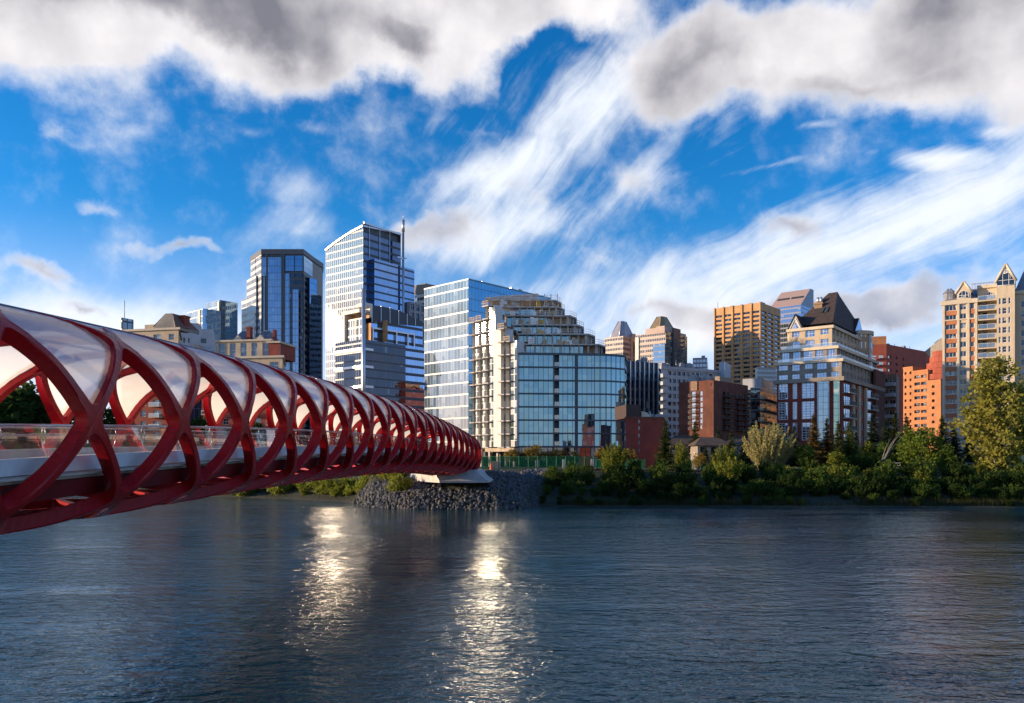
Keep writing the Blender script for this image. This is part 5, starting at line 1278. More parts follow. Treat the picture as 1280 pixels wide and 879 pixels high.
# --- dark glassy mid-rise left of it
D = 200; ring = corner(938, 950, 975, D, 30)
r = building('apartment_house', 'dark mid-rise flats with glass balconies between the brick block and mansard condominium', ring, cat='apartment building')
g_md = facade_glass('dark_flat_glass', tint=(.35, .48, .55), inner=(.02, .035, .045), fh=2.9, ms=1.3, band=.2, bandc=(.10, .11, .12), mullc=(.06, .07, .08), mw=.1, refl=.3)
zt = PZ(484, D); glassbox(r, ring, GZ, zt, g_md, m_roof); f0, f1 = Fac(ring[0], ring[1]), Fac(ring[1], ring[2])
for k in range(6):
    for f_ in (f0, f1): balcony(r, f_, f_.L * .08, zt - 3.0 * k - 2.9, f_.L * .84, 1.4, m_grey, m_fd, m_bg, 'glass')
b = MB(); f1.box(b, f1.L * .25, f1.L * .8, zt, zt + 3, -6, -1); b.build('penthouse', m_lgrey, r)
D = 262; ring = [Vector((PX(944, D + 3), D + 3)), Vector((PX(947, D), D)), Vector((PX(970, D + 2), D + 2)), Vector((PX(971, D + 18), D + 18)), Vector((PX(945, D + 18), D + 18))]
r = building('office_building', 'small striped block rising behind the dark mid-rise flats', ring)
glassbox(r, ring, GZ, PZ(459, D), faces=(0, 1, 2), roofm=m_roof, mats=facade_glass('striped_glass', tint=(.4, .5, .6), inner=(.05, .06, .08), fh=1.5, ms=2, band=.5, bandc=(.34, .33, .30), mullc=(.3, .3, .3), mw=.1, refl=.3))

# --- brown brick block of flats
D = 172; ring = corner(848.5, 892, 935, D, 41)
r = building('apartment_block', 'dark brown brick block of flats with pale balcony windows in front of the grey slab', ring, cat='apartment building')
zt = PZ(475, D); f0, f1 = Fac(ring[0], ring[1]), Fac(ring[1], ring[2]); o0, o1 = [], []; fh = 1.28; fh = 2.62; n_ = int((zt - GZ - 1) / fh)
o0 = []
for k in range(7):
    z = PZ(488, D) - (PZ(488, D) - PZ(495, D)) * k * 1.0 - 1.1
    o0.append((f0.u_at(863.5), f0.u_at(869.5), z, z + 1.15)); o0.append((f0.u_at(874), f0.u_at(878.2), z + .1, z + 1.1))
o0 += [(f0.u_at(888.2), f0.u_at(890), PZ(483, D), PZ(478.5, D)), (f0.u_at(891.2), f0.L - .05, PZ(483, D), PZ(478.5, D))][:1]
for k in range(7):
    z = PZ(488, D) - (PZ(488, D) - PZ(495, D)) * k - 1.1
    for xa, xb in ((903.5, 907), (909, 911.5), (921, 924), (929, 931.5)): o1.append((f1.u_at(xa), f1.u_at(xb), z - .1, z + 1.1))
b = MB(); walls(b, ring, GZ, zt, {0: o0, 1: o1}, 0, 1, .3); b.build('wall', [m_brick, m_roof], r)
for o_ in o0: win(r, f0, o_[0], o_[2], (round(o_[1] - o_[0], 2), round(o_[3] - o_[2], 2), 2, 1, m_fw, m_wgw, .06), .3)
for o_ in o1: win(r, f1, o_[0], o_[2], (round(o_[1] - o_[0], 2), round(o_[3] - o_[2], 2), 2, 1, m_fd, m_wg, .06), .3)
finish(r)
for k in range(7):
    z = PZ(488, D) - (PZ(488, D) - PZ(495, D)) * k - 1.15
    balcony(r, f0, f0.u_at(862), z, f0.u_at(870.5) - f0.u_at(862), .8, m_brick, m_fd, None, 'bars', h=.55, th=.12)
    balcony(r, f1, f1.u_at(902.5), z, f1.u_at(913) - f1.u_at(902.5), 1.0, m_brick, m_fd, None, 'bars', h=.6, th=.12); balcony(r, f1, f1.u_at(918), z, f1.u_at(933) - f1.u_at(918), 1.0, m_brick, m_fd, None, 'bars', h=.6, th=.12)
b = MB(); f0.box(b, f0.u_at(864), f0.u_at(872), PZ(487, D), PZ(475.2, D), .02, .25); b.build('stucco_panel', mat('tan_stucco', (.30, .19, .12), .9), r)
roof_bits(r, f0, zt, 12, 4, .05, .7, 2); roof_bits(r, f1, zt, 13, 5, .2, .9, 2)
b = MB(); f0.box(b, f0.u_at(886), f0.L, zt, PZ(469, D), -9, -3); b.build('penthouse', mat('tan_stucco_penthouse', (.32, .24, .18), .9), r)

# --- low red brick block with dark penthouse
D = 152; ring = corner(781, 800, 832, D, 60)
ring = [Vector((PX(781.5, D), D)), Vector((PX(829, D + 1), D + 1)), Vector((PX(832, D + 16), D + 16)), Vector((PX(784, D + 15), D + 15))]
r = building('brick_block', 'low red brick block with dark rooftop penthouse right of the glass condominium', ring)
f = Fac(ring[0], ring[1]); zt = PZ(522.5, D); ops = [(f.u_at(798), f.u_at(800.2), PZ(ya + 4.5, D), PZ(ya, D)) for ya in (524.5, 533, 542, 551, 560)]
b = MB(); walls(b, ring, GZ, zt, {0: ops}, 0, 1, .25); b.build('wall', [mat('bright_red_brick', (.25, .05, .035), .9, var=.12, scale=.4), m_roof], r)
for o_ in ops: win(r, f, o_[0], o_[2], (round(o_[1] - o_[0], 2), round(o_[3] - o_[2], 2), 1, 2, m_fw, m_wg, .05), .25)
finish(r)
b = MB(); f.box(b, .3, f.u_at(801), zt, PZ(505.5, D), -9, -.4); b.build('penthouse', mat('dark_brown_cladding', (.07, .045, .04), .9), r)
b = MB(); u0, u1 = f.u_at(803.5), f.u_at(817); z0_ = zt
b.hexa([f.pt(u0, z0_, -1), f.pt(u1, z0_, -1), f.pt(u1, z0_, -5), f.pt(u0, z0_, -5), f.pt(u0 + .1, z0_ + 1.45, -1.2), f.pt(u1 - 1.0, z0_ + 1.2, -1.2), f.pt(u1 - 1.0, z0_ + 1.2, -4.8), f.pt(u0 + .1, z0_ + 1.45, -4.8)]); b.build('roof_hatch', m_beigel, r)
b = MB(); band(b, ring, zt - .2, zt + .25, .12); b.build('coping', m_brick, r); roof_bits(r, f, zt, 14, 4, .55, .98, 2, 1.2)

# --- terracotta flats
D = 345; ring = [Vector((PX(1083, D), D)), Vector((PX(1108, D - 2), D - 2)), Vector((PX(1157, D + 22), D + 22)), Vector((PX(1164, D + 48), D + 48)), Vector((PX(1090, D + 34), D + 34))]
r = building('apartment_block', 'terracotta stucco block of flats, bright orange front wing, tall wing behind in shade', ring, cat='apartment building')
m_terr = mat('terracotta_dark', (.36, .085, .05), .9, var=.08, scale=.3)  # same stucco as the front wing, with the shade painted in as darker red
f0, f1 = Fac(ring[0], ring[1]), Fac(ring[1], ring[2]); zt = PZ(431, D); fh = 3.0; o0, o1 = [], []
for k in range(11):
    z = zt - 4.0 - fh * (k + 1)
    if z < GZ: break
    o0 += [(f0.L * .18, f0.L * .52, z + .8, z + 2.2), (f0.L * .62, f0.L * .86, z + .8, z + 2.2)]
    o1 += [(f1.L * a, f1.L * a + 1.5 * w, z + .9, z + 2.2) for a, w in ((.04, 2.2), (.22, 1.6), (.40, 1))]
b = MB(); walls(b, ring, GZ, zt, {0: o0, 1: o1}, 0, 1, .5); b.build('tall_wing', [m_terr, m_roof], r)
for o_ in o0: win(r, f0, o_[0], o_[2], (round(o_[1] - o_[0], 2), round(o_[3] - o_[2], 2), 2, 1, m_fd, m_wgw, .1), .5)
for o_ in o1: win(r, f1, o_[0], o_[2], (round(o_[1] - o_[0], 2), round(o_[3] - o_[2], 2), 2, 1, m_fd, m_wgw, .1), .5)
b = MB(); f0.box(b, -.2, f0.L, zt, PZ(421, D), -14, -.2); b.build('lift_tower', m_orange, r)
roof_bits(r, f1, zt, 16, 6, .1, .9, 3)
for k in range(10):
    z = zt - 4.0 - fh * (k + 1)
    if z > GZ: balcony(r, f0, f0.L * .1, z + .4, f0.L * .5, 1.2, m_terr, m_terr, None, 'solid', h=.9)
D = 318; A0 = Vector((PX(1129, D), D)); A1 = Vector((PX(1176, D - 16), D - 16)); ax = Vector((A1.x + 5, D + 6)); 
ring = [A0, A1, ax, Vector((A0.x + 6, D + 22))]
f = Fac(A0, A1); uS = f.u_at(1141); uM = f.u_at(1160)
def wing(u0, u1, yt, cols):
    rg_ = [f.pt(u0, 0).xy, f.pt(u1, 0).xy, f.pt(u1, 0, -16).xy, f.pt(u0, 0, -16).xy]; zt_ = PZ(yt, D - 6); ops = []; ff = Fac(rg_[0], rg_[1])
    for k in range(14):
        z = zt_ - 3.9 - 2.82 * k
        if z < GZ: break
        for c0, c1, hh in cols: ops.append((c0 * ff.L, c1 * ff.L, z + (1.0 - hh), z + 2.1))
    b = MB(); walls(b, rg_, GZ, zt_, {0: ops}, 0, 1, .7); b.build('orange_wing', [m_orange, m_roof], r)
    for o_ in ops: win(r, ff, o_[0], o_[2], (round(o_[1] - o_[0], 2), round(o_[3] - o_[2], 2), 1 if o_[1] - o_[0] < 1.6 else 3, 1, m_fd, m_wg, .08), .7)
    b = MB(); ff.box(b, -.05, ff.L + .05, zt_ - .5, zt_ + .25, -.3, .15); b.build('parapet', m_orange, r)
wing(0, uS, 458, [(.14, .34, 0), (.66, .86, 0)])
wing(uS + .003, uM, 464, [(.10, .48, .1), (.54, .92, .1)])
wing(uM + .003, f.L, 478, [(.30, .52, 0)])
finish(r, 150)
b = MB()
for q in range(5):
    z0_ = PZ(478, D) + q * 2.4; cpt = f.pt(uM, 0, -9); rad = 8.5 - q * 1.1
    b.prism([(cpt.x + rad * math.cos(a), cpt.y + rad * math.sin(a)) for a in [2 * math.pi * w_ / 20 for w_ in range(20)]], z0_, z0_ + 2.2)
b.build('rounded_terrace', m_terr, r)

# --- small brown flats, grey gridded block
D = 215; ring = [Vector((PX(1101, D + 3), D + 3)), Vector((PX(1120.5, D), D)), Vector((PX(1124, D + 14), D + 14)), Vector((PX(1105, D + 17), D + 17))]
r = building('apartment_house', 'small pinkish brown flats with white balcony bands right of the mansard condominium', ring, cat='apartment building')
f = Fac(ring[0], ring[1]); zt = PZ(467, D); ops = []
for k in range(7):
    z = zt - .6 - 3.0 * (k + 1)
    if z > GZ: ops += [(.3, f.L * .42, z + .7, z + 2.3), (f.L * .52, f.L - .3, z + .7, z + 2.3)]
b = MB(); walls(b, ring, GZ, zt, {0: ops}, 0, 1, .4); b.build('wall', [mat('pink_brown_stucco', (.30, .19, .14), .9), m_roof], r)
for o_ in ops: win(r, f, o_[0], o_[2], (round(o_[1] - o_[0], 2), 1.6, 2, 1, m_fw, m_wg, .08), .4)
finish(r)
for k in range(1, 7): balcony(r, f, .1, zt - .6 - 3.0 * k + .35, f.L - .2, 1.1, m_lgrey, m_lgrey, None, 'solid', h=.8)
D = 430; ring = corner(1155, 1158, 1182, D, 20)
r = building('office_building', 'grey concrete grid block seen between terracotta flats and beige tower', ring)
f = Fac(ring[1], ring[2]); zt = PZ(440, D); ops = [(f.L * (i + .15) / 5, f.L * (i + .8) / 5, zt - 3.6 * (k + 1), zt - 3.6 * (k + 1) + 2.5) for i in range(5) for k in range(10)]
b = MB(); walls(b, ring, GZ, zt, {1: ops}, 0, 1, .6); b.build('wall', [m_stone, m_roof], r)
for o_ in ops: win(r, f, o_[0], o_[2], (round(o_[1] - o_[0], 2), 2.5, 1, 1, m_fd, m_wgd, .1), .6)
finish(r)
b = MB(); f.box(b, f.L * .1, f.L * .4, zt, zt + 4, -8, -3); b.build('plant_room', m_grey, r)

# --- beige tower with slate roofs and gables
D = 190; th = 33; d_ = Vector((math.cos(R(th)), -math.sin(R(th))))
A = Vector((PX(1178, D), D)); f = Fac(A, A + d_ * 60)
uA, uB, uC, uD, uE = 0, f.u_at(1221.5), f.u_at(1246), f.u_at(1268.5), f.u_at(1300)
back = -24
def plan(u0, u1, n0, n1): return [f.pt(u0, 0, n0).xy, f.pt(u1, 0, n0).xy, f.pt(u1, 0, n1).xy, f.pt(u0, 0, n1).xy]
r = building('apartment_tower', 'tall cream stone apartment tower with pointed gables, slate roofs and orange spandrels', plan(0, uE, 0, back), cat='tower')
m_cst = mat('cream_stone', (.56, .45, .32), .85, var=.05, scale=.3); m_sp = mat('orange_spandrel', (.46, .17, .08), .85, var=.08, scale=.5); m_ssl = mat('blue_slate', (.22, .23, .27), .6, var=.15, scale=1.5)
ztop = PZ(372, 184); fh = 2.29
def rowz(k): return PZ(384.5, 185) - fh * k
nfl = 15
oA, oB, oC = [], [], []
for k in range(nfl):
    z = rowz(k)
    if z < GZ + 1: break
    for xa, xb, hh in ((1182, 1195.5, 1.35), (1199.5, 1208, 1.35), (1212.6, 1217.8, 1.5)): oA.append((f.u_at(xa), f.u_at(xb), z, z + hh))
    for xa, xb in ((1248.5, 1251.5), (1253, 1258.5), (1260.5, 1263.5)): oC.append((f.u_at(xa) - uC, f.u_at(xb) - uC, z + .3, z + 1.75))
b = MB(); walls(b, plan(0, uB, 0, back), GZ, ztop, {0: oA}, 0, 1, .3)
for k in range(nfl):
    z = rowz(k)
    if z < GZ + 2: break
    for xa, xb in ((1181.8, 1195.8), (1212.4, 1218)): f.box(b, f.u_at(xa), f.u_at(xb), z - 1.15, z - .03, .003, .05, 2)
b.build('stone_wall', [m_cst, m_roof, m_sp], r)
for o_ in oA: win(r, f, o_[0], o_[2], (round(o_[1] - o_[0], 2), round(o_[3] - o_[2], 2), 4 if o_[1] - o_[0] > 2.5 else 3 if o_[1] - o_[0] > 1.5 else 2, 1, m_fw, m_wgd, .09), .25)
b = MB(); f.box(b, -.35, uB + .1, ztop - .8, ztop + .25, -.3, .45); b.build('cornice', m_beigel, r); b = MB(); f.box(b, -.2, uB, PZ(396.5, 185) - .2, PZ(396.5, 185) + .1, -.1, .25); b.build('string_course', m_beigel, r)
for xx in (1179.5, 1197.8, 1210.4, 1220.2): b = MB(); u = f.u_at(xx); f.box(b, u - .25, u + .25, GZ, ztop - .81, .004, .28); b.build('pilaster', m_beigel, r)
# recessed balcony bay
zB = PZ(346, 177); oB = []
for k in range(nfl):
    z = rowz(k)
    if z > GZ + 1: oB += [(1.0, 2.0, z - .5, z + 1.5), (2.6, 4.2, z - .2, z + 1.5)]
b = MB(); walls(b, plan(uB, uC, -2.2, back), GZ, zB, {0: oB}, 0, 1, .25); b.build('stone_wall', [m_cst, m_roof], r)
fB = Fac(*plan(uB, uC, -2.2, back)[:2])
for o_ in oB: win(r, fB, o_[0], o_[2], (round(o_[1] - o_[0], 2), round(o_[3] - o_[2], 2), 1 if o_[0] < 2 else 2, 1, m_fw, m_wgd, .09), .2)
for k in range(-1, nfl):
    z = rowz(k)
    if z > GZ + 1: balcony(r, fB, .2, z - .55, fB.L - .3, 2.9, m_cst, m_fw, m_bg, 'glass', th=.3)
b = MB(); fB.box(b, -.1, fB.L, zB - .5, zB + .3, -.3, .5); b.build('cornice', m_beigel, r)
# tall gabled bay
zC0, zC1 = PZ(338, 172), PZ(317.5, 172)
b = MB(); walls(b, plan(uC, uD, .9, back + 6), GZ, zC0, {0: oC}, 0, 1, .25)
fC = Fac(*plan(uC, uD, .9, back + 6)[:2]); um = fC.L / 2
b.poly([fC.pt(0, zC0), fC.pt(fC.L, zC0), fC.pt(um, zC1)], 0); b.build('gabled_bay', [m_cst, m_roof], r)
for o_ in oC: win(r, fC, o_[0], o_[2], (round(o_[1] - o_[0], 2), round(o_[3] - o_[2], 2), 1 if o_[1] - o_[0] < 1 else 2, 2, m_fw, m_wgd, .09), .2)
def arched(f_, uc_, z, w, h, n=.03, nm='arched_window'):
    b = MB(); pts = [(uc_ - w / 2, z), (uc_ + w / 2, z), (uc_ + w / 2, z + h)] + [(uc_ + w / 2 * math.cos(math.pi * q / 10), z + h + w / 2 * math.sin(math.pi * q / 10)) for q in range(1, 10)] + [(uc_ - w / 2, z + h)]
    b.poly([f_.pt(u, zz, n) for u, zz in pts], 0)
    for (a_, c_), (d1, e1) in zip(pts, pts[1:] + pts[:1]): b.tube([f_.pt(a_, c_, n + .04), f_.pt(d1, e1, n + .04)], .09, 4, 1)
    for q in (-.17, .17): f_.box(b, uc_ + w * q - .05, uc_ + w * q + .05, z, z + h + w * .4, n + .01, n + .08, 1)
    f_.box(b, uc_ - w / 2, uc_ + w / 2, z + h - .05, z + h + .05, n + .085, n + .1, 1); return b.build(nm, [m_wgd, m_fw], r)
arched(fC, um, PZ(344, 172), 3.6, 1.2); arched(fC, um, PZ(327, 172) - .2, .9, .4, nm='vent_window')
for s_ in (-1, 1):
    b = MB(); b.tube([fC.pt(um + s_ * (um + .3), zC0 - .3, .1), fC.pt(um, zC1 + .3, .1)], .32, 4); b.build('gable_coping', m_beigel, r)
b = MB(); b.poly([fC.pt(fC.L + .2, zC0, .2), fC.pt(fC.L + .2, zC0, back), fC.pt(um, zC1, back), fC.pt(um, zC1, .2)]); b.poly([fC.pt(-.2, zC0, back), fC.pt(-.2, zC0, .2), fC.pt(um, zC1, .2), fC.pt(um, zC1, back)]); b.build('gable_roof', m_ssl, r)
# right wing
zD = PZ(346, 167); b = MB(); oD = []
for k in range(nfl):
    z = rowz(k) - .5
    if z > GZ + 1: oD += [(1.2, 2.6, z, z + 1.5), (4.0, 5.4, z, z + 1.5)]
walls(b, plan(uD, uE, -1.5, back), GZ, zD, {0: oD}, 0, 1, .25); b.build('stone_wall', [m_cst, m_roof], r); fD = Fac(*plan(uD, uE, -1.5, back)[:2])
for o_ in oD: win(r, fD, o_[0], o_[2], (1.4, 1.5, 2, 1, m_fw, m_wgd, .09), .2)
finish(r, 140)
b = MB(); fD.box(b, 0, fD.L, zD - .5, zD + .3, -.3, .5); b.build('cornice', m_beigel, r)
b = MB(); pr = plan(uD, uE, -1.2, back); tp_ = plan(uD + 2, uE - 2, -7, back + 6); b.prism(pr, zD + .3, zD + 6.5, 0, top=tp_); b.build('slate_roof', m_ssl, r)
# left wing roof, gable, turret and roof trellis
b = MB(); b.prism(plan(.2, uB, -.2, back), ztop + .25, PZ(357, 184), 0, top=plan(2.5, uB - 2, -5.5, back + 5)); b.prism(plan(f.u_at(1205), uC + .5, -3, back), ztop, PZ(345, 180), 0, top=plan(f.u_at(1212), uC, -9, back + 4)); b.build('slate_roof', m_ssl, r)
g0, g1 = f.u_at(1196), f.u_at(1213.5); gm_ = (g0 + g1) / 2; zg0, zg1 = PZ(361, 184), PZ(349.5, 184)
b = MB(); b.poly([f.pt(g0, ztop, .3), f.pt(g1, ztop, .3), f.pt(g1, zg0, .3), f.pt(gm_, zg1, .3), f.pt(g0, zg0, .3)]); b.poly([f.pt(g1, ztop, .3), f.pt(g1, ztop, -5), f.pt(g1, zg0, -5), f.pt(g1, zg0, .3)]); b.poly([f.pt(g0, ztop, -5), f.pt(g0, ztop, .3), f.pt(g0, zg0, .3), f.pt(g0, zg0, -5)]); b.build('small_gable', m_cst, r)
for s_ in (-1, 1): b = MB(); b.tube([f.pt(gm_ + s_ * ((g1 - g0) / 2 + .3), zg0 - .3, .35), f.pt(gm_, zg1 + .25, .35)], .26, 4); b.build('gable_coping', m_beigel, r)
b = MB(); b.poly([f.pt(g1 + .2, zg0, .4), f.pt(g1 + .2, zg0, -8), f.pt(gm_, zg1, -8), f.pt(gm_, zg1, .4)]); b.poly([f.pt(g0 - .2, zg0, -8), f.pt(g0 - .2, zg0, .4), f.pt(gm_, zg1, .4), f.pt(gm_, zg1, -8)]); b.build('gable_roof', m_ssl, r)
arched(f, gm_, ztop + .6, 2.2, .6, .34)
arched(fB, fB.L * .62, PZ(366, 180), 1.6, .8, .03)
for xx in (1184, 1187.5):
    p = f.pt(f.u_at(xx), 0, -2.5); b = MB(); zz = PZ(360, 185)
    b.prism([(p.x + 1.0 * math.cos(a), p.y + 1.0 * math.sin(a)) for a in [math.pi / 4 * q for q in range(8)]], ztop, zz); b.prism([(p.x + 1.2 * math.cos(a), p.y + 1.2 * math.sin(a)) for a in [math.pi / 4 * q for q in range(8)]], zz, zz + 1.3, 0, top=[(p.x + .05 * math.cos(a), p.y + .05 * math.sin(a)) for a in [math.pi / 4 * q for q in range(8)]]); b.build('turret', m_ssl, r)
b = MB(); z0_ = PZ(345, 180)
for q in range(11): u = f.u_at(1213) + q * .62; f.box(b, u, u + .14, z0_, z0_ + 1.2, -9, -8.8)
f.box(b, f.u_at(1212.5), f.u_at(1213) + 6.6, z0_ + 1.2, z0_ + 1.4, -9.1, -8.7); b.build('roof_trellis', m_silver, r)

# --- low pavilions with hipped roofs near the path
for (xl, xr, D, ye, yr, lab) in ((838, 884, 150, 556, 544, 'low pavilion with dark hipped roof below the brown brick block'), (872, 912, 142, 557, 546, 'low pavilion with brown hipped roof behind the riverside spruces'), (910, 960, 150, 556, 547, 'long low shed with brown roof left of the pale willow')):
    ring = [Vector((PX(xl, D), D)), Vector((PX(xr, D), D)), Vector((PX(xr, D) + .5, D + 8)), Vector((PX(xl, D) + .5, D + 8))]
    r = building('pavilion', lab, ring); z0_, z1_ = PZ(ye, D), PZ(yr, D); f = Fac(ring[0], ring[1])
    ops = [(f.L * (i + .25) / 3, f.L * (i + .75) / 3, GZ + .7, z0_ - .25) for i in range(3)]
    b = MB(); walls(b, ring, GZ, z0_, {0: ops}, 0, 0, .15); b.build('wall', m_stone, r)
    for o_ in ops: win(r, f, o_[0], o_[2], (round(o_[1] - o_[0], 2), round(o_[3] - o_[2], 2), 2, 1, m_fd, m_wgd, .06), .15)
    finish(r)
    b = MB(); rg_ = shrink(ring, -.7); c = sum(ring, Vector((0, 0))) / 4; b.prism(rg_, z0_, z1_, 0, top=[Vector((c.x + (p.x - c.x) * .45, c.y + (p.y - c.y) * .05)) for p in rg_]); b.build('hipped_roof', mat('brown_shingle_roof', (.10, .065, .045), .9, var=.2, scale=1.2), r)

# ------------------------------------------------------------------ vegetation
m_bark = mat('bark', (.10, .075, .055), .95, var=.2, scale=3); m_barkp = mat('pale_bark', (.30, .26, .21), .9, var=.2, scale=3)
L_green = leafmat('green_leaves', (.055, .095, .018), (.12, .17, .035)); L_dark = leafmat('dark_leaves', (.024, .046, .012), (.055, .085, .022)); L_yell = leafmat('yellow_green_leaves', (.15, .18, .022), (.26, .26, .05))
L_gold = leafmat('golden_leaves', (.20, .14, .03), (.27, .19, .05)); L_pale = leafmat('pale_silver_leaves', (.27, .25, .10), (.44, .38, .16)); L_spr = leafmat('spruce_needles', (.045, .068, .022), (.11, .125, .045), .2)
L_blue = leafmat('blue_spruce_needles', (.030, .052, .036), (.065, .088, .055), .2); L_brn = leafmat('browned_needles', (.11, .075, .025), (.19, .125, .045), .2); L_reed = leafmat('reed_blades', (.05, .06, .02), (.11, .105, .045))
def leaf_quad(b, p, s, rnd, up=0.0, asp=1.5):
    d = Vector((rnd.gauss(0, 1), rnd.gauss(0, 1), rnd.gauss(0, .8) + up)).normalized(); a = d.cross(Vector((rnd.gauss(0, 1), rnd.gauss(0, 1), rnd.gauss(0, 1)))).normalized()
    d = d * s * asp * .5; a = a * s * .5
    b.poly([p - d, p + a, p + d, p - a])
def deciduous(seed, h, w, nclus, nleaf, ls, shape='round', trunk_h=.25, cl=.16, up=0.0):
    rnd = random.Random(seed); tb, cb = MB(), MB()
    lean = Vector((rnd.uniform(-.05, .05) * h, rnd.uniform(-.05, .05) * h, 0))
    tb.tube([(0, 0, -.3), lean * .3 + Vector((0, 0, h * .3)), lean * .7 + Vector((0, 0, h * .6)), lean + Vector((0, 0, h * .88))], h * .022, 7, r2=h * .005)
    for c in range(nclus):
        for _ in range(40):
            q = Vector((rnd.uniform(-1, 1), rnd.uniform(-1, 1), rnd.uniform(0, 1)))
            rad = math.hypot(q.x, q.y); z = q.z
            if shape == 'round': lim = math.sqrt(max(0, 1 - (2 * z - .9) ** 2 / 1.2))
            elif shape == 'cone': lim = (1 - z) ** .75 * min(1, z * 6 + .35)
            elif shape == 'vase': lim = min(1, .35 + z * .9) * math.sqrt(max(0, 1 - max(0, z - .55) ** 2 / .21))
            else: lim = min(1, .55 + z) * (1 - z ** 3)
            lim *= .82 + .3 * math.sin(math.atan2(q.y, q.x) * 3 + seed) * math.sin(z * 7 + seed)
            if rad < lim and rad > lim * .25 * rnd.random(): break
        p = Vector((q.x * w / 2, q.y * w / 2, h * (trunk_h + (1 - trunk_h) * z * .97))) + lean * z
        if c % 3 == 0: tb.tube([lean * z * .6 + Vector((0, 0, max(.1, p.z * .62))), p * .55 + Vector((0, 0, p.z * .32)), p], h * .008, 4, r2=h * .002)
        r_ = cl * w * rnd.uniform(.6, 1.25)
        for k in range(nleaf):
            o = Vector((rnd.gauss(0, .5), rnd.gauss(0, .5), rnd.gauss(0, .42))) * r_
            leaf_quad(cb, p + o, ls * rnd.uniform(.7, 1.35), rnd, up)
    return tb, cb
def spruce(seed, h, w, dens=1.0):
    rnd = random.Random(seed); tb, cb = MB(), MB(); tb.tube([(0, 0, -.3), (0, 0, h * .6), (0, 0, h * .985)], h * .018, 7, r2=.02)
    nw = int(h * 4.6 * dens)
    for k in range(nw):
        z = h * (.07 + .92 * (k / nw) ** .92); rr = w / 2 * (1 - z / h) ** .82 * rnd.uniform(.75, 1.12) + .08; nb = max(5, int(13 * dens * (1 - z / h * .55)))
        for j in range(nb):
            a = rnd.uniform(0, 2 * math.pi); ln = rr * rnd.uniform(.6, 1.12); dirv = Vector((math.cos(a), math.sin(a), 0)); side = Vector((-dirv.y, dirv.x, 0)); ns = max(3, int(ln / .17))
            for q in range(ns):
                t_ = (q + .6) / ns; p = dirv * (ln * t_) + Vector((0, 0, z - ln * .28 * t_ + ln * .16 * t_ * t_))
                wd = (.42 * (1 - t_) + .2) * rnd.uniform(.7, 1.2) * min(1.2, .55 + rr * .3)
                for s_ in (-1, 1):
                    tip = p + side * (s_ * wd) + dirv * (wd * .75) + Vector((0, 0, -wd * rnd.uniform(.15, .6))); b_ = dirv * .17
                    cb.poly([p - b_, p + b_ * .6, tip])
                    if rnd.random() < .55: tip2 = p + dirv * wd * .3 + Vector((side.x * s_ * wd * .3, side.y * s_ * wd * .3, -wd * .8)); cb.poly([p - b_ * .8, p + b_ * .8, tip2])
    for q in range(14): a = rnd.uniform(0, 6.28); p = Vector((0, 0, h * (.95 + .05 * q / 14))); cb.poly([p, p + Vector((math.cos(a) * .14, math.sin(a) * .14, -.12)), p + Vector((math.cos(a + .5) * .06, math.sin(a + .5) * .06, .12))])
    return tb, cb
def willow_shrub(seed, h, w, nst, ls):
    """many upright shoots fanning out of one base, small leaves along each"""
    rnd = random.Random(seed); tb, cb = MB(), MB()
    for i in range(nst):
        a = rnd.uniform(0, 6.28); r_ = w / 2 * rnd.random() ** .5; hh = h * rnd.uniform(.45, 1.0) * (1 - .25 * (r_ / (w / 2)) ** 2); x, y = math.cos(a) * r_, math.sin(a) * r_
        st = [Vector((x * .25, y * .25, -.2)), Vector((x * .65, y * .65, hh * .5)), Vector((x * 1.05, y * 1.05, hh))]
        if i % 2 == 0: tb.tube(st, .022, 4, r2=.006)
        nl = int(hh / .105)
        for k in range(nl):
            t_ = .08 + .92 * (k + rnd.random()) / nl; p = st[0].lerp(st[1], t_ * 2) if t_ < .5 else st[1].lerp(st[2], t_ * 2 - 1); sp = .24 * (1 - t_ * .8)
            for _ in range(2): leaf_quad(cb, p + Vector((rnd.gauss(0, sp), rnd.gauss(0, sp), rnd.gauss(0, .08))), ls * rnd.uniform(.7, 1.3), rnd, .9, 2.0)
    return tb, cb
TM = {}
def tree_mesh(key, maker, bark, leaf):
    if key not in TM:
        tb, cb = maker(); TM[key] = (tb.mesh('trunk', bark), cb.mesh('crown', leaf))
    return TM[key]
def plant(name, key, maker, bark, leaf, x, y, label, cat, group=None, s=1.0, rz=0.0, sz=None, part='crown', tpart='trunk', z=None):
    tm, cm = tree_mesh(key, maker, bark, leaf); z = max(.05, ground_z(x, y)) if z is None else z
    r = thing(name, label, cat, (x, y, z), group); r.rotation_euler = (0, 0, rz); r.scale = (s, s, sz or s)
    for nm, me in ((tpart, tm), (part, cm)):
        o = bpy.data.objects.new(nm, me); COL.objects.link(o); o.parent = r
    return r
def by_px(px, ytop, D, h0):
    x = PX(px, D); g = ground_z(x, D); return x, D, (PZ(ytop, D) - g) / h0
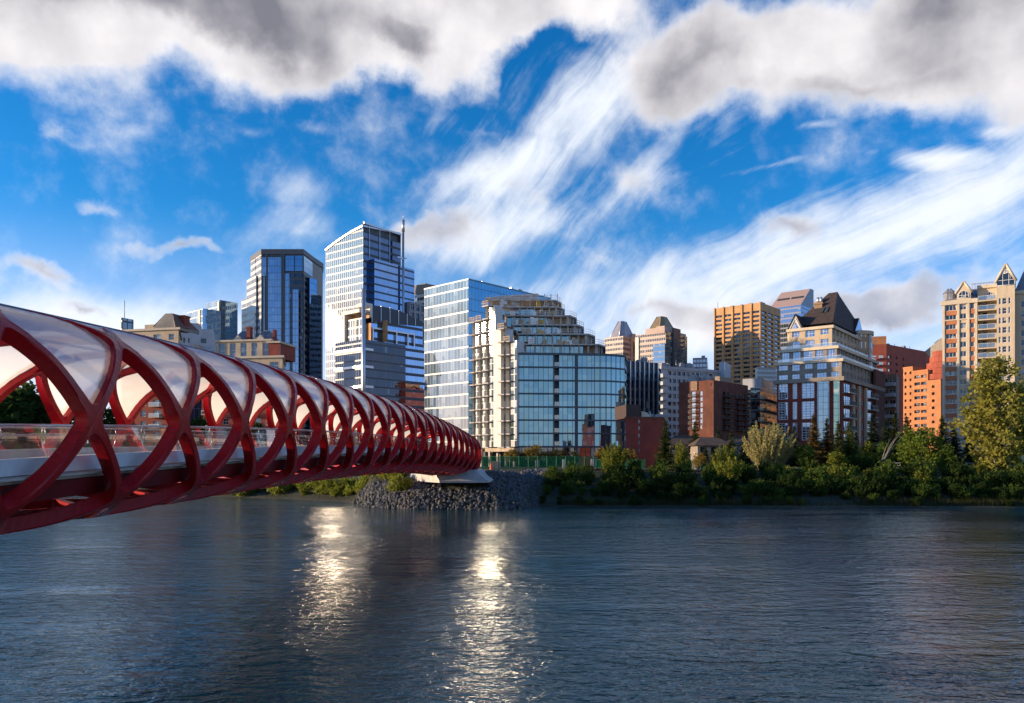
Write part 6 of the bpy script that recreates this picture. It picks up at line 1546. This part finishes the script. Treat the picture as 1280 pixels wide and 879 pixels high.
# single trees, each told apart
def SPR(px, yt, D, lab, leaf=L_spr, wide=.52, key='a', seed=1):
    h0 = 8.0; x, y, s = by_px(px, yt, D, h0)
    plant('spruce_tree', ('spr', key, leaf.name), lambda: spruce(seed, h0, h0 * wide), m_bark, leaf, x, y, lab, 'tree', 'spruces along the far bank', s, rz=px * .37)
SPR(832, 524, 127, 'tall full dark green spruce in front of the red brick block', seed=1, wide=.58, key='f')
SPR(869, 526, 150, 'slim spruce directly in front of the brown brick block', seed=2)
SPR(898, 534, 146, 'broad blue-grey spruce below the right corner of the brown brick block', L_blue, .6, 'b', 3)
SPR(914, 538, 138, 'narrow sunlit spruce just right of the blue-grey spruce', seed=2)
SPR(931, 537, 140, 'narrow dark spruce left of the pale silvery willow', L_blue, .52, 'c', 5)
SPR(882, 556, 140, 'short dark spruce below the slim spruce by the brown brick block', L_blue, .6, 'b', 3)
SPR(993, 532, 140, 'dark spruce right behind the pale silvery willow', L_blue, .6, 'd', 6)
SPR(1017, 517, 136, 'golden brown spruce before the gridded brick windows, left one of the pair', L_brn, .50, 'e', 7)
SPR(1034, 522, 136, 'reddish brown thinning spruce, right one of the browned pair', L_brn, .46, 'g', 8)
SPR(1048, 525, 142, 'thin dark spruce behind the browned pair of spruces', L_spr, .46, 'h', 9)
SPR(1061, 527, 124, 'bushy bright green spruce in front of the mansard condominium corner', leafmat('fresh_needles', (.07, .11, .024), (.14, .17, .045), .2), .62, 'i', 10)
SPR(1091, 517, 140, 'grey-green spruce in front of the right face of the mansard condominium', L_blue, .56, 'j', 11)
SPR(1108, 522, 146, 'dark spruce between the grey-green spruce and the small brown flats', L_blue, .62, 'b', 3)
SPR(1119, 514, 142, 'tall olive spruce below the terracotta flats', L_spr, .46, 'k', 12)
SPR(1133, 519, 148, 'dark spruce touching the foot of the orange wing', L_blue, .6, 'd', 6)
SPR(1178, 518, 142, 'slender spruce at the lower left corner of the cream tower', L_spr, .50, 'h', 9)
SPR(1192, 532, 148, 'wide dark spruce below the cream tower windows', L_blue, .72, 'l', 13)
SPR(1212, 534, 150, 'dark spruce half hidden behind the tall sunlit poplar', L_blue, .72, 'b', 3)
SPR(1148, 536, 150, 'squat dark spruce behind the rounded bright green tree', L_blue, .8, 'l', 13)
SPR(1070, 540, 150, 'short dark spruce behind the bushy bright green one', L_blue, .7, 'd', 6)
def DEC(px, yt, D, w, lab, leaf, key, maker, h0, cat='tree', name='broadleaf_tree', bark=m_bark, grp=None):
    x, y, s = by_px(px, yt, D, h0)
    plant(name, (key, leaf.name), maker, bark, leaf, x, y, lab, cat, grp, s * w, rz=px * .7, sz=s)
DEC(1247, 429, 117, 1.0, 'tall sunlit yellow-green poplar in front of the cream tower', leafmat('poplar_leaves', (.19, .19, .03), (.32, .29, .07)), 'poplar', lambda: deciduous(21, 18, 9.8, 175, 54, .32, 'oval', .06, .105), 18, name='poplar_tree', bark=m_barkp)
DEC(1290, 455, 121, 1.0, 'second sunlit poplar cut by the right edge', L_yell, 'poplar2', lambda: deciduous(22, 16, 8, 110, 55, .34, 'oval', .12, .13), 16, name='poplar_tree', bark=m_barkp)
DEC(961, 523, 121, 1.0, 'pale silvery gold willow with upright shoots before the stone condominium', L_pale, 'silver', lambda: willow_shrub(31, 7.6, 7.4, 165, .18), 7.6, name='willow_tree')
DEC(1153, 531, 131, 1.0, 'rounded bright green tree below the orange wing', leafmat('bright_green_leaves', (.09, .14, .02), (.17, .21, .04)), 'roundg', lambda: deciduous(23, 6.6, 6.6, 70, 50, .26, 'round', .12, .15), 6.6)
DEC(1083, 541, 122, 1.0, 'conical yellow-green tree left of the leaning dead branch', L_yell, 'coney', lambda: deciduous(24, 6, 3.9, 60, 46, .22, 'cone', .05, .14), 6)
DEC(1186, 553, 119, 1.0, 'small pyramidal green tree right of the rounded bright tree', L_green, 'coneg', lambda: deciduous(25, 5, 4.6, 60, 42, .22, 'cone', .05, .15), 5)
DEC(1108, 553, 119, .9, 'small olive tree standing just behind the leaning dead branch', L_green, 'vase1', lambda: deciduous(26, 5, 3.6, 46, 40, .22, 'vase', .1, .16), 5)
DEC(1006, 556, 119, 1.0, 'leafy green tree right of the pale silvery willow', L_green, 'vase2', lambda: deciduous(27, 5.4, 4.6, 60, 42, .23, 'vase', .08, .16), 5.4)
DEC(768, 551, 116, 1.0, 'bright yellow-green upright willow bush before the condominium corner', L_yell, 'yw', lambda: willow_shrub(32, 5.6, 4.4, 80, .17), 5.6, 'shrub', 'willow_bush')
DEC(852, 549, 119, .8, 'slim yellow-green willow bush right of the tall full spruce', L_yell, 'yw2', lambda: willow_shrub(33, 5.2, 2.9, 56, .16), 5.2, 'shrub', 'willow_bush')
DEC(716, 573, 112, 1.0, 'dark conical bush in front of the green fence', L_green, 'cb', lambda: willow_shrub(34, 4.6, 2.8, 60, .16), 4.6, 'shrub', 'willow_bush')
DEC(905, 553, 118, 1.0, 'yellow-green feathery bush below the blue-grey spruce', L_yell, 'yw3', lambda: willow_shrub(35, 5.0, 4.6, 76, .17), 5.0, 'shrub', 'willow_bush')
DEC(876, 566, 132, 1.0, 'small golden round tree beside the green fence end', L_gold, 'gold0', lambda: deciduous(28, 3.2, 2.6, 34, 36, .17, 'round', .3, .17), 3.2)
for px, yt, D, lab in ((640, 563, 141, 'leftmost small golden tree behind the green fence'), (668, 558, 142, 'largest golden tree behind the green fence with pale forked trunk'), (697, 563, 142, 'round golden tree left of the pale concrete column'), (718, 565, 143, 'golden tree touching the pale concrete column'),
                       (752, 562, 142, 'golden tree behind the bright yellow-green willow bush'), (787, 563, 140, 'golden tree in front of the red brick block')):
    DEC(px, yt, D, 1.25 if px == 668 else .9, lab, L_gold, 'gold', lambda: deciduous(29, 3.4, 2.9, 40, 40, .17, 'round', .42, .17), 3.4, grp='golden saplings at the building site')
# dark trees seen through the bridge, far left
for px, yt, D, s, lab in ((14, 478, 172, 1.35, 'big dark tree seen through the first bridge bay'), (52, 505, 182, 1.0, 'dark tree behind the second far lattice node'), (96, 508, 186, 1.0, 'rounded dark tree left of the brick apartments behind the bridge'), (138, 508, 180, 1.0, 'dark tree touching the brick apartments behind the bridge'),
                          (-40, 482, 170, 1.3, 'dark tree cut by the left edge behind the bridge'), (246, 520, 176, .7, 'small dark tree in front of the left brick apartments'), (322, 526, 170, .7, 'small dark spruce-like tree below the slate-roofed apartments')):
    DEC(px, yt, D, s, lab, L_dark if px != 96 else L_green, 'dk', lambda: deciduous(41, 9, 7, 70, 50, .42, 'round', .1, .16), 9, grp='trees behind the bridge')
# leaning dead branch
x, y = PX(1098, 117), 117.0; g = ground_z(x, y)
b = MB()
for dx_, dz_, k in ((4.2, 7.0, 1), (3.4, 6.4, .8), (2.0, 5.4, .8), (4.0, 5.9, .6)):
    b.tube([(x, y, g - .3), (x + dx_ * .25, y, g + dz_ * .36), (x + dx_ * .6, y + .2, g + dz_ * .68 + .2), (x + dx_, y + .3, g + dz_)], .11 * k, 5, r2=.02)
tag(b.build('dead_tree', m_barkp, loc=(x, y, g)), 'bare pale dead branches leaning to the right above the thicket', 'dead tree')

# thicket of shrubs on the bank
rnd = random.Random(77)
def thick(i):
    v = i % 6
    leaf = [L_dark, L_dark, L_green, L_dark, L_green, L_dark][v]
    mk = [lambda: willow_shrub(51, 3.4, 3.4, 60, .17), lambda: deciduous(52, 3.0, 3.8, 46, 40, .20, 'round', .02, .17), lambda: willow_shrub(53, 3.2, 3.0, 56, .16), lambda: deciduous(54, 3.4, 3.4, 46, 40, .20, 'vase', .02, .17), lambda: deciduous(55, 2.8, 3.4, 46, 40, .19, 'round', .02, .18), lambda: willow_shrub(56, 3.0, 3.8, 60, .17)][v]
    return ('th', v), mk, leaf
i = 0
for row, (d0, smin, smax, step) in enumerate(((1.3, .3, .5, 1.9), (3.0, .5, .8, 2.1), (5.0, .65, 1.0, 2.5), (8.5, .75, 1.15, 2.7), (11.5, .7, 1.05, 3.0), (15.0, .6, 1.0, 3.8))):
    x = 4.4 + row * .5
    while x < 92 + row * 4:
        i += 1; key, mk, leaf = thick(i + row * 2 + int(rnd.random() * 3)); xx = x + rnd.uniform(-.7, .7); yy = shore(xx) + d0 + rnd.uniform(-1.0, 1.0)
        if not (row == 0 and 40 < xx < 44):
            sh = rnd.uniform(smin, smax) * (.72 if xx < 12 else 1.0)
            if row >= 3 and rnd.random() < .22: leaf_, key_ = (L_yell if rnd.random() < .5 else L_green), ('ty', key[1])  # sun on the upper rows is painted by picking lighter leaf colours
            else: leaf_, key_ = leaf, key
            if row >= 3 and rnd.random() < .6:
                vv = rnd.randrange(3); key_ = ('tw', vv); mk = lambda vv=vv: willow_shrub(70 + vv, 3.2, 2.0 + .5 * vv, 44, .165); leaf_ = [L_yell, L_green, L_green, L_dark][rnd.randrange(4)]; sh *= rnd.uniform(.7, 1.05) if rnd.random() < .8 else rnd.uniform(1.1, 1.45)
            plant('bank_shrub', (key_, leaf_.name), mk, m_bark, leaf_, xx, yy, *(('yellow-green leafy shrub catching the sun in the riverbank thicket', 'shrub', 'sunlit shrubs in the riverbank thicket') if leaf_ is L_yell else ('dark green leafy shrub growing in the riverbank thicket', 'shrub', 'shrubs in the riverbank thicket')), sh, rnd.uniform(0, 6), part='foliage', tpart='stems')
        x += step * rnd.uniform(.75, 1.25)
# sunlit bushes on the bank seen under the bridge
L_sun = leafmat('sunlit_bush_leaves', (.17, .22, .025), (.30, .31, .06), .5)  # brighter copy of the yellow-green leaves, sunshine put into the leaf colour
for k in range(44):
    px = 285 + k * 5.2 + rnd.uniform(-3, 3); xx0 = PX(px, 124); D = shore(xx0) + rnd.uniform(1.2, 10); xx = PX(px, D)
    plant('bank_bush', ('ub', k % 3), [lambda: deciduous(61, 2.2, 3.2, 40, 36, .19, 'round', .02, .18), lambda: willow_shrub(62, 2.2, 2.8, 44, .16), lambda: deciduous(63, 1.9, 2.9, 36, 36, .18, 'round', .02, .18)][k % 3], m_bark, [L_sun, L_yell, L_sun][k % 3], xx, D, 'sunlit yellow-green bush on the bank seen beneath the bridge', 'shrub', 'sunlit bushes beneath the bridge', rnd.uniform(.7, 1.25), rnd.uniform(0, 6), part='foliage', tpart='stems')
# reeds and grass: nobody could count it
b = MB(); rnd = random.Random(5)
def blade(x, y, z, h, w):
    a = rnd.uniform(0, 6.28); l = rnd.uniform(.1, .5) * h; dx_, dy_ = math.cos(a), math.sin(a)
    b.poly([(x - dy_ * w, y + dx_ * w, z), (x + dy_ * w, y - dx_ * w, z), (x + dx_ * l, y + dy_ * l, z + h)])
for k in range(9000):
    x = rnd.uniform(6.5, 100); d = abs(rnd.gauss(0, .8)) + .25
    if 39 < x < 46 and rnd.random() < .85: continue
    y = shore(x) + d; blade(x, y, max(0, ground_z(x, y)) - .05, rnd.uniform(.4, 1.1), .03)
for k in range(5000):
    x = rnd.uniform(-70, -17); y = shore(x) + rnd.uniform(.5, 16); blade(x, y, max(0, ground_z(x, y)) - .05, rnd.uniform(.25, .7), .035)
for k in range(5000):
    x = rnd.uniform(5, 110); y = shore(x) + rnd.uniform(6, 22); blade(x, y, ground_z(x, y) - .05, rnd.uniform(.3, .8), .035)
tag(b.build('bank_grass', L_reed), kind='stuff')

# ------------------------------------------------------------------ riprap under the bridge end
m_rock = [mat('blue_grey_rock', (.075, .082, .098), .85, var=.25, scale=1.2), mat('grey_rock', (.12, .12, .125), .85, var=.25, scale=1.5), mat('brown_grey_rock', (.11, .097, .082), .85, var=.25, scale=1.4)]
import bmesh
def rock(seed):
    rnd_ = random.Random(seed); bm = bmesh.new(); bmesh.ops.create_icosphere(bm, subdivisions=1 if seed > 2 else 2, radius=1)
    pl = [(Vector((rnd_.gauss(0, 1), rnd_.gauss(0, 1), rnd_.gauss(0, 1))).normalized(), rnd_.uniform(.55, .85)) for _ in range(9)]
    for v in bm.verts:
        for n_, d_ in pl:
            e = v.co.dot(n_) - d_
            if e > 0: v.co -= n_ * e
    me = bpy.data.meshes.new('riprap_stone'); bm.to_mesh(me); bm.free(); return me
rocks = []
for k in range(6):
    me = rock(k); me.materials.append(m_rock[k % 3]); rocks.append(me)
rnd = random.Random(3); st = []
for k in range(5900):
    if k < 4900: x = rnd.uniform(-23, 3.4); y = shore(x) + rnd.uniform(-.3, 13 if x > -8 else 2.0 + (x + 23) * .75)
    else: x = rnd.uniform(1.5, 7.0); y = shore(x) + rnd.uniform(9, 20)
    if -9.5 < x < -3.2 and 101.5 < y and k < 4900: continue
    if x < -17 and rnd.random() < (-17 - x) / 6: continue
    s = rnd.uniform(.14, .30) if rnd.random() < .96 else rnd.uniform(.32, .46) * (1.0 if rnd.random() < .9 else 1.3)
    st.append((x, y, max(-.05, ground_z(x, y)) + s * .25, s))
st.sort(key=lambda q: -q[3] / (q[0] ** 2 + q[1] ** 2) ** .5 * (1.5 if q[1] < 106 else 1))
rest = MB()
for k, (x, y, z, s) in enumerate(st):
    e = (rnd.uniform(0, 6), rnd.uniform(0, 6), rnd.uniform(0, 6)); sc = (s * rnd.uniform(.8, 1.3), s * rnd.uniform(.8, 1.2), s * rnd.uniform(.55, .9)); me = rocks[k % 6]
    if k < 300:
        o = put('riprap_stone', me, (x, y, z), rot=e, scale=sc); tag(o, 'angular grey boulder in the rock slope under the far bridge end', 'boulder', 'boulders armouring the bridge end')
    else:
        from mathutils import Euler, Matrix
        M = Matrix.LocRotScale((x, y, z), Euler(e), sc); b0 = len(rest.v); rest.v += [tuple(M @ v.co) for v in me.vertices]
        rest.f += [tuple(b0 + i for i in p.vertices) for p in me.polygons]; rest.m += [k % 3] * len(me.polygons)
tag(rest.build('riprap', m_rock), kind='stuff')

# ------------------------------------------------------------------ building-site fence, wall and small things on the bank top
m_mesh = bpy.data.materials.new('green_fence_mesh'); t = new_tree(m_mesh); o = node(t, 'ShaderNodeOutputMaterial')
tp = node(t, 'ShaderNodeBsdfTransparent'); df = node(t, 'ShaderNodeBsdfDiffuse'); df.inputs[0].default_value = (.025, .19, .075, 1); tl = node(t, 'ShaderNodeBsdfTranslucent'); tl.inputs[0].default_value = (.03, .24, .09, 1)
m1 = node(t, 'ShaderNodeMixShader'); m1.inputs[0].default_value = .4; t.links.new(df.outputs[0], m1.inputs[1]); t.links.new(tl.outputs[0], m1.inputs[2])
m2 = node(t, 'ShaderNodeMixShader'); m2.inputs[0].default_value = .35; t.links.new(m1.outputs[0], m2.inputs[1]); t.links.new(tp.outputs[0], m2.inputs[2]); t.links.new(m2.outputs[0], o.inputs[0])
m_gpost = mat('green_post', (.06, .22, .10), .6)
def fence(px0, px1, D0, D1, n, h, label, px=PX):
    A = Vector((PX(px0, D0), D0)); B = Vector((PX(px1, D1), D1)); z = 4.55
    r = thing('construction_fence', label, 'fence', (A.x, A.y, z)); f = Fac(A, B)
    for i in range(n):
        u0, u1 = f.L * i / n, f.L * (i + 1) / n; p = MB(); rows_ = []
        for zz in (.08, h * .5, h): rows_.append([f.pt(u0 + .03 + (u1 - u0 - .06) * q / 6, z + zz - (.05 * math.sin(q / 6 * math.pi) if zz == h else 0), .06 * math.sin(q * 1.3 + i)) for q in range(7)])
        p.grid(rows_); p.build('mesh_panel', m_mesh, r)
    for i in range(n + 1): p = MB(); u = f.L * i / n; p.tube([f.pt(u, z - .3, .1), f.pt(u, z + h + .12, .1)], .05, 6); p.build('post', m_gpost, r)
    p = MB(); p.tube([f.pt(0, z + h, .1), f.pt(f.L, z + h, .1)], .025, 5); p.build('top_rail', m_gpost, r)
fence(602, 742, 131, 131, 12, 2.2, 'green mesh construction fence along the foot of the glass condominium')
fence(745, 806, 134, 136, 5, 1.7, 'lower stretch of green mesh fence before the red brick block')
fence(858, 884, 136, 136, 3, 1.6, 'short green mesh fence right of the tall full spruce')
# rough stone retaining wall along the path
b = MB(); rnd = random.Random(8); x = 1.5
while x < 19:
    w_ = rnd.uniform(.7, 1.9); y = 124.5 + .1 * math.sin(x); zt_ = 4.75 + rnd.uniform(-.1, .1)
    b.hexa([(x, y, 3.6), (x + w_ - .05, y, 3.6), (x + w_ - .05, y + .8, 3.6), (x, y + .8, 3.6), (x + .06, y + .08, zt_), (x + w_ - .1, y + .05, zt_), (x + w_ - .1, y + .75, zt_), (x + .05, y + .75, zt_)]); x += w_
tag(b.build('retaining_wall', m_rock[2], loc=(10, 124.9, 3.6)), 'low rough stone retaining wall under the green construction fence', 'wall')
def small_box(px, D, w, h, d, m, name, lab, cat):
    x = PX(px, D); z = 4.5; r = thing(name, lab, cat, (x, D, z)); b = MB(); b.box(x - w / 2, x + w / 2, D, D + d, z, z + h); b.build('body', m, r)
    b = MB(); b.box(x - w / 2 - .06, x + w / 2 + .06, D - .06, D + d + .06, z + h, z + h + .1); b.build('lid', m_fd if cat == 'bin' else m, r)
    for q in (-1, 1): b = MB(); b.box(x + q * w * .3 - .06, x + q * w * .3 + .06, D - .05, D - .004, z + .06, z + h - .06); b.build('strap', m_bark, r)
small_box(620.5, 129, 1.35, 1.35, 1.2, m_ply, 'wooden_crate', 'pale timber crate standing by the fence at the bridge end', 'crate')
x = PX(614, 128.5); r = thing('traffic_cone', 'orange traffic cone beside the pale timber crate', 'traffic cone', (x, 128.5, 4.5)); m_or = mat('cone_orange', (.75, .12, .02), .6)
b = MB(); b.prism([(x + .3 * math.cos(a), 128.5 + .3 * math.sin(a)) for a in [math.pi / 6 * q for q in range(12)]], 4.58, 5.75, 0, top=[(x + .05 * math.cos(a), 128.5 + .05 * math.sin(a)) for a in [math.pi / 6 * q for q in range(12)]]); b.build('cone_body', m_or, r)
b = MB(); b.box(x - .36, x + .36, 128.14, 128.86, 4.5, 4.58); b.build('base', m_or, r)
for px, h, lab in ((704.5, 1.9, 'pale concrete post left of the dark stone heap'), (740, 1.9, 'pale concrete post at the right end of the green fence')):
    x = PX(px, 128); b = MB(); b.hexa([(x - .22, 127.8, 4.4), (x + .22, 127.8, 4.4), (x + .22, 128.2, 4.4), (x - .22, 128.2, 4.4), (x - .18, 127.85, 4.4 + h), (x + .18, 127.85, 4.4 + h), (x + .18, 128.15, 4.4 + h), (x - .18, 128.15, 4.4 + h)]); tag(b.build('concrete_post', m_conc, loc=(x, 128, 4.4)), lab, 'post')
# grey rail fence along the path on the right
A = Vector((PX(1060, 133), 133)); B = Vector((PX(1290, 132), 132)); f = Fac(A, B); r = thing('rail_fence', 'low grey rail fence along the lawn behind the thicket on the right', 'fence', (A.x, A.y, 4.75))
for i in range(15): b = MB(); u = f.L * i / 14; b.tube([f.pt(u, 4.5), f.pt(u, 5.75)], .06, 6); b.build('post', m_lgrey, r)
for zz in (5.2, 5.65): b = MB(); b.tube([f.pt(0, zz, .07), f.pt(f.L, zz, .07)], .05, 6); b.build('rail', m_lgrey, r)
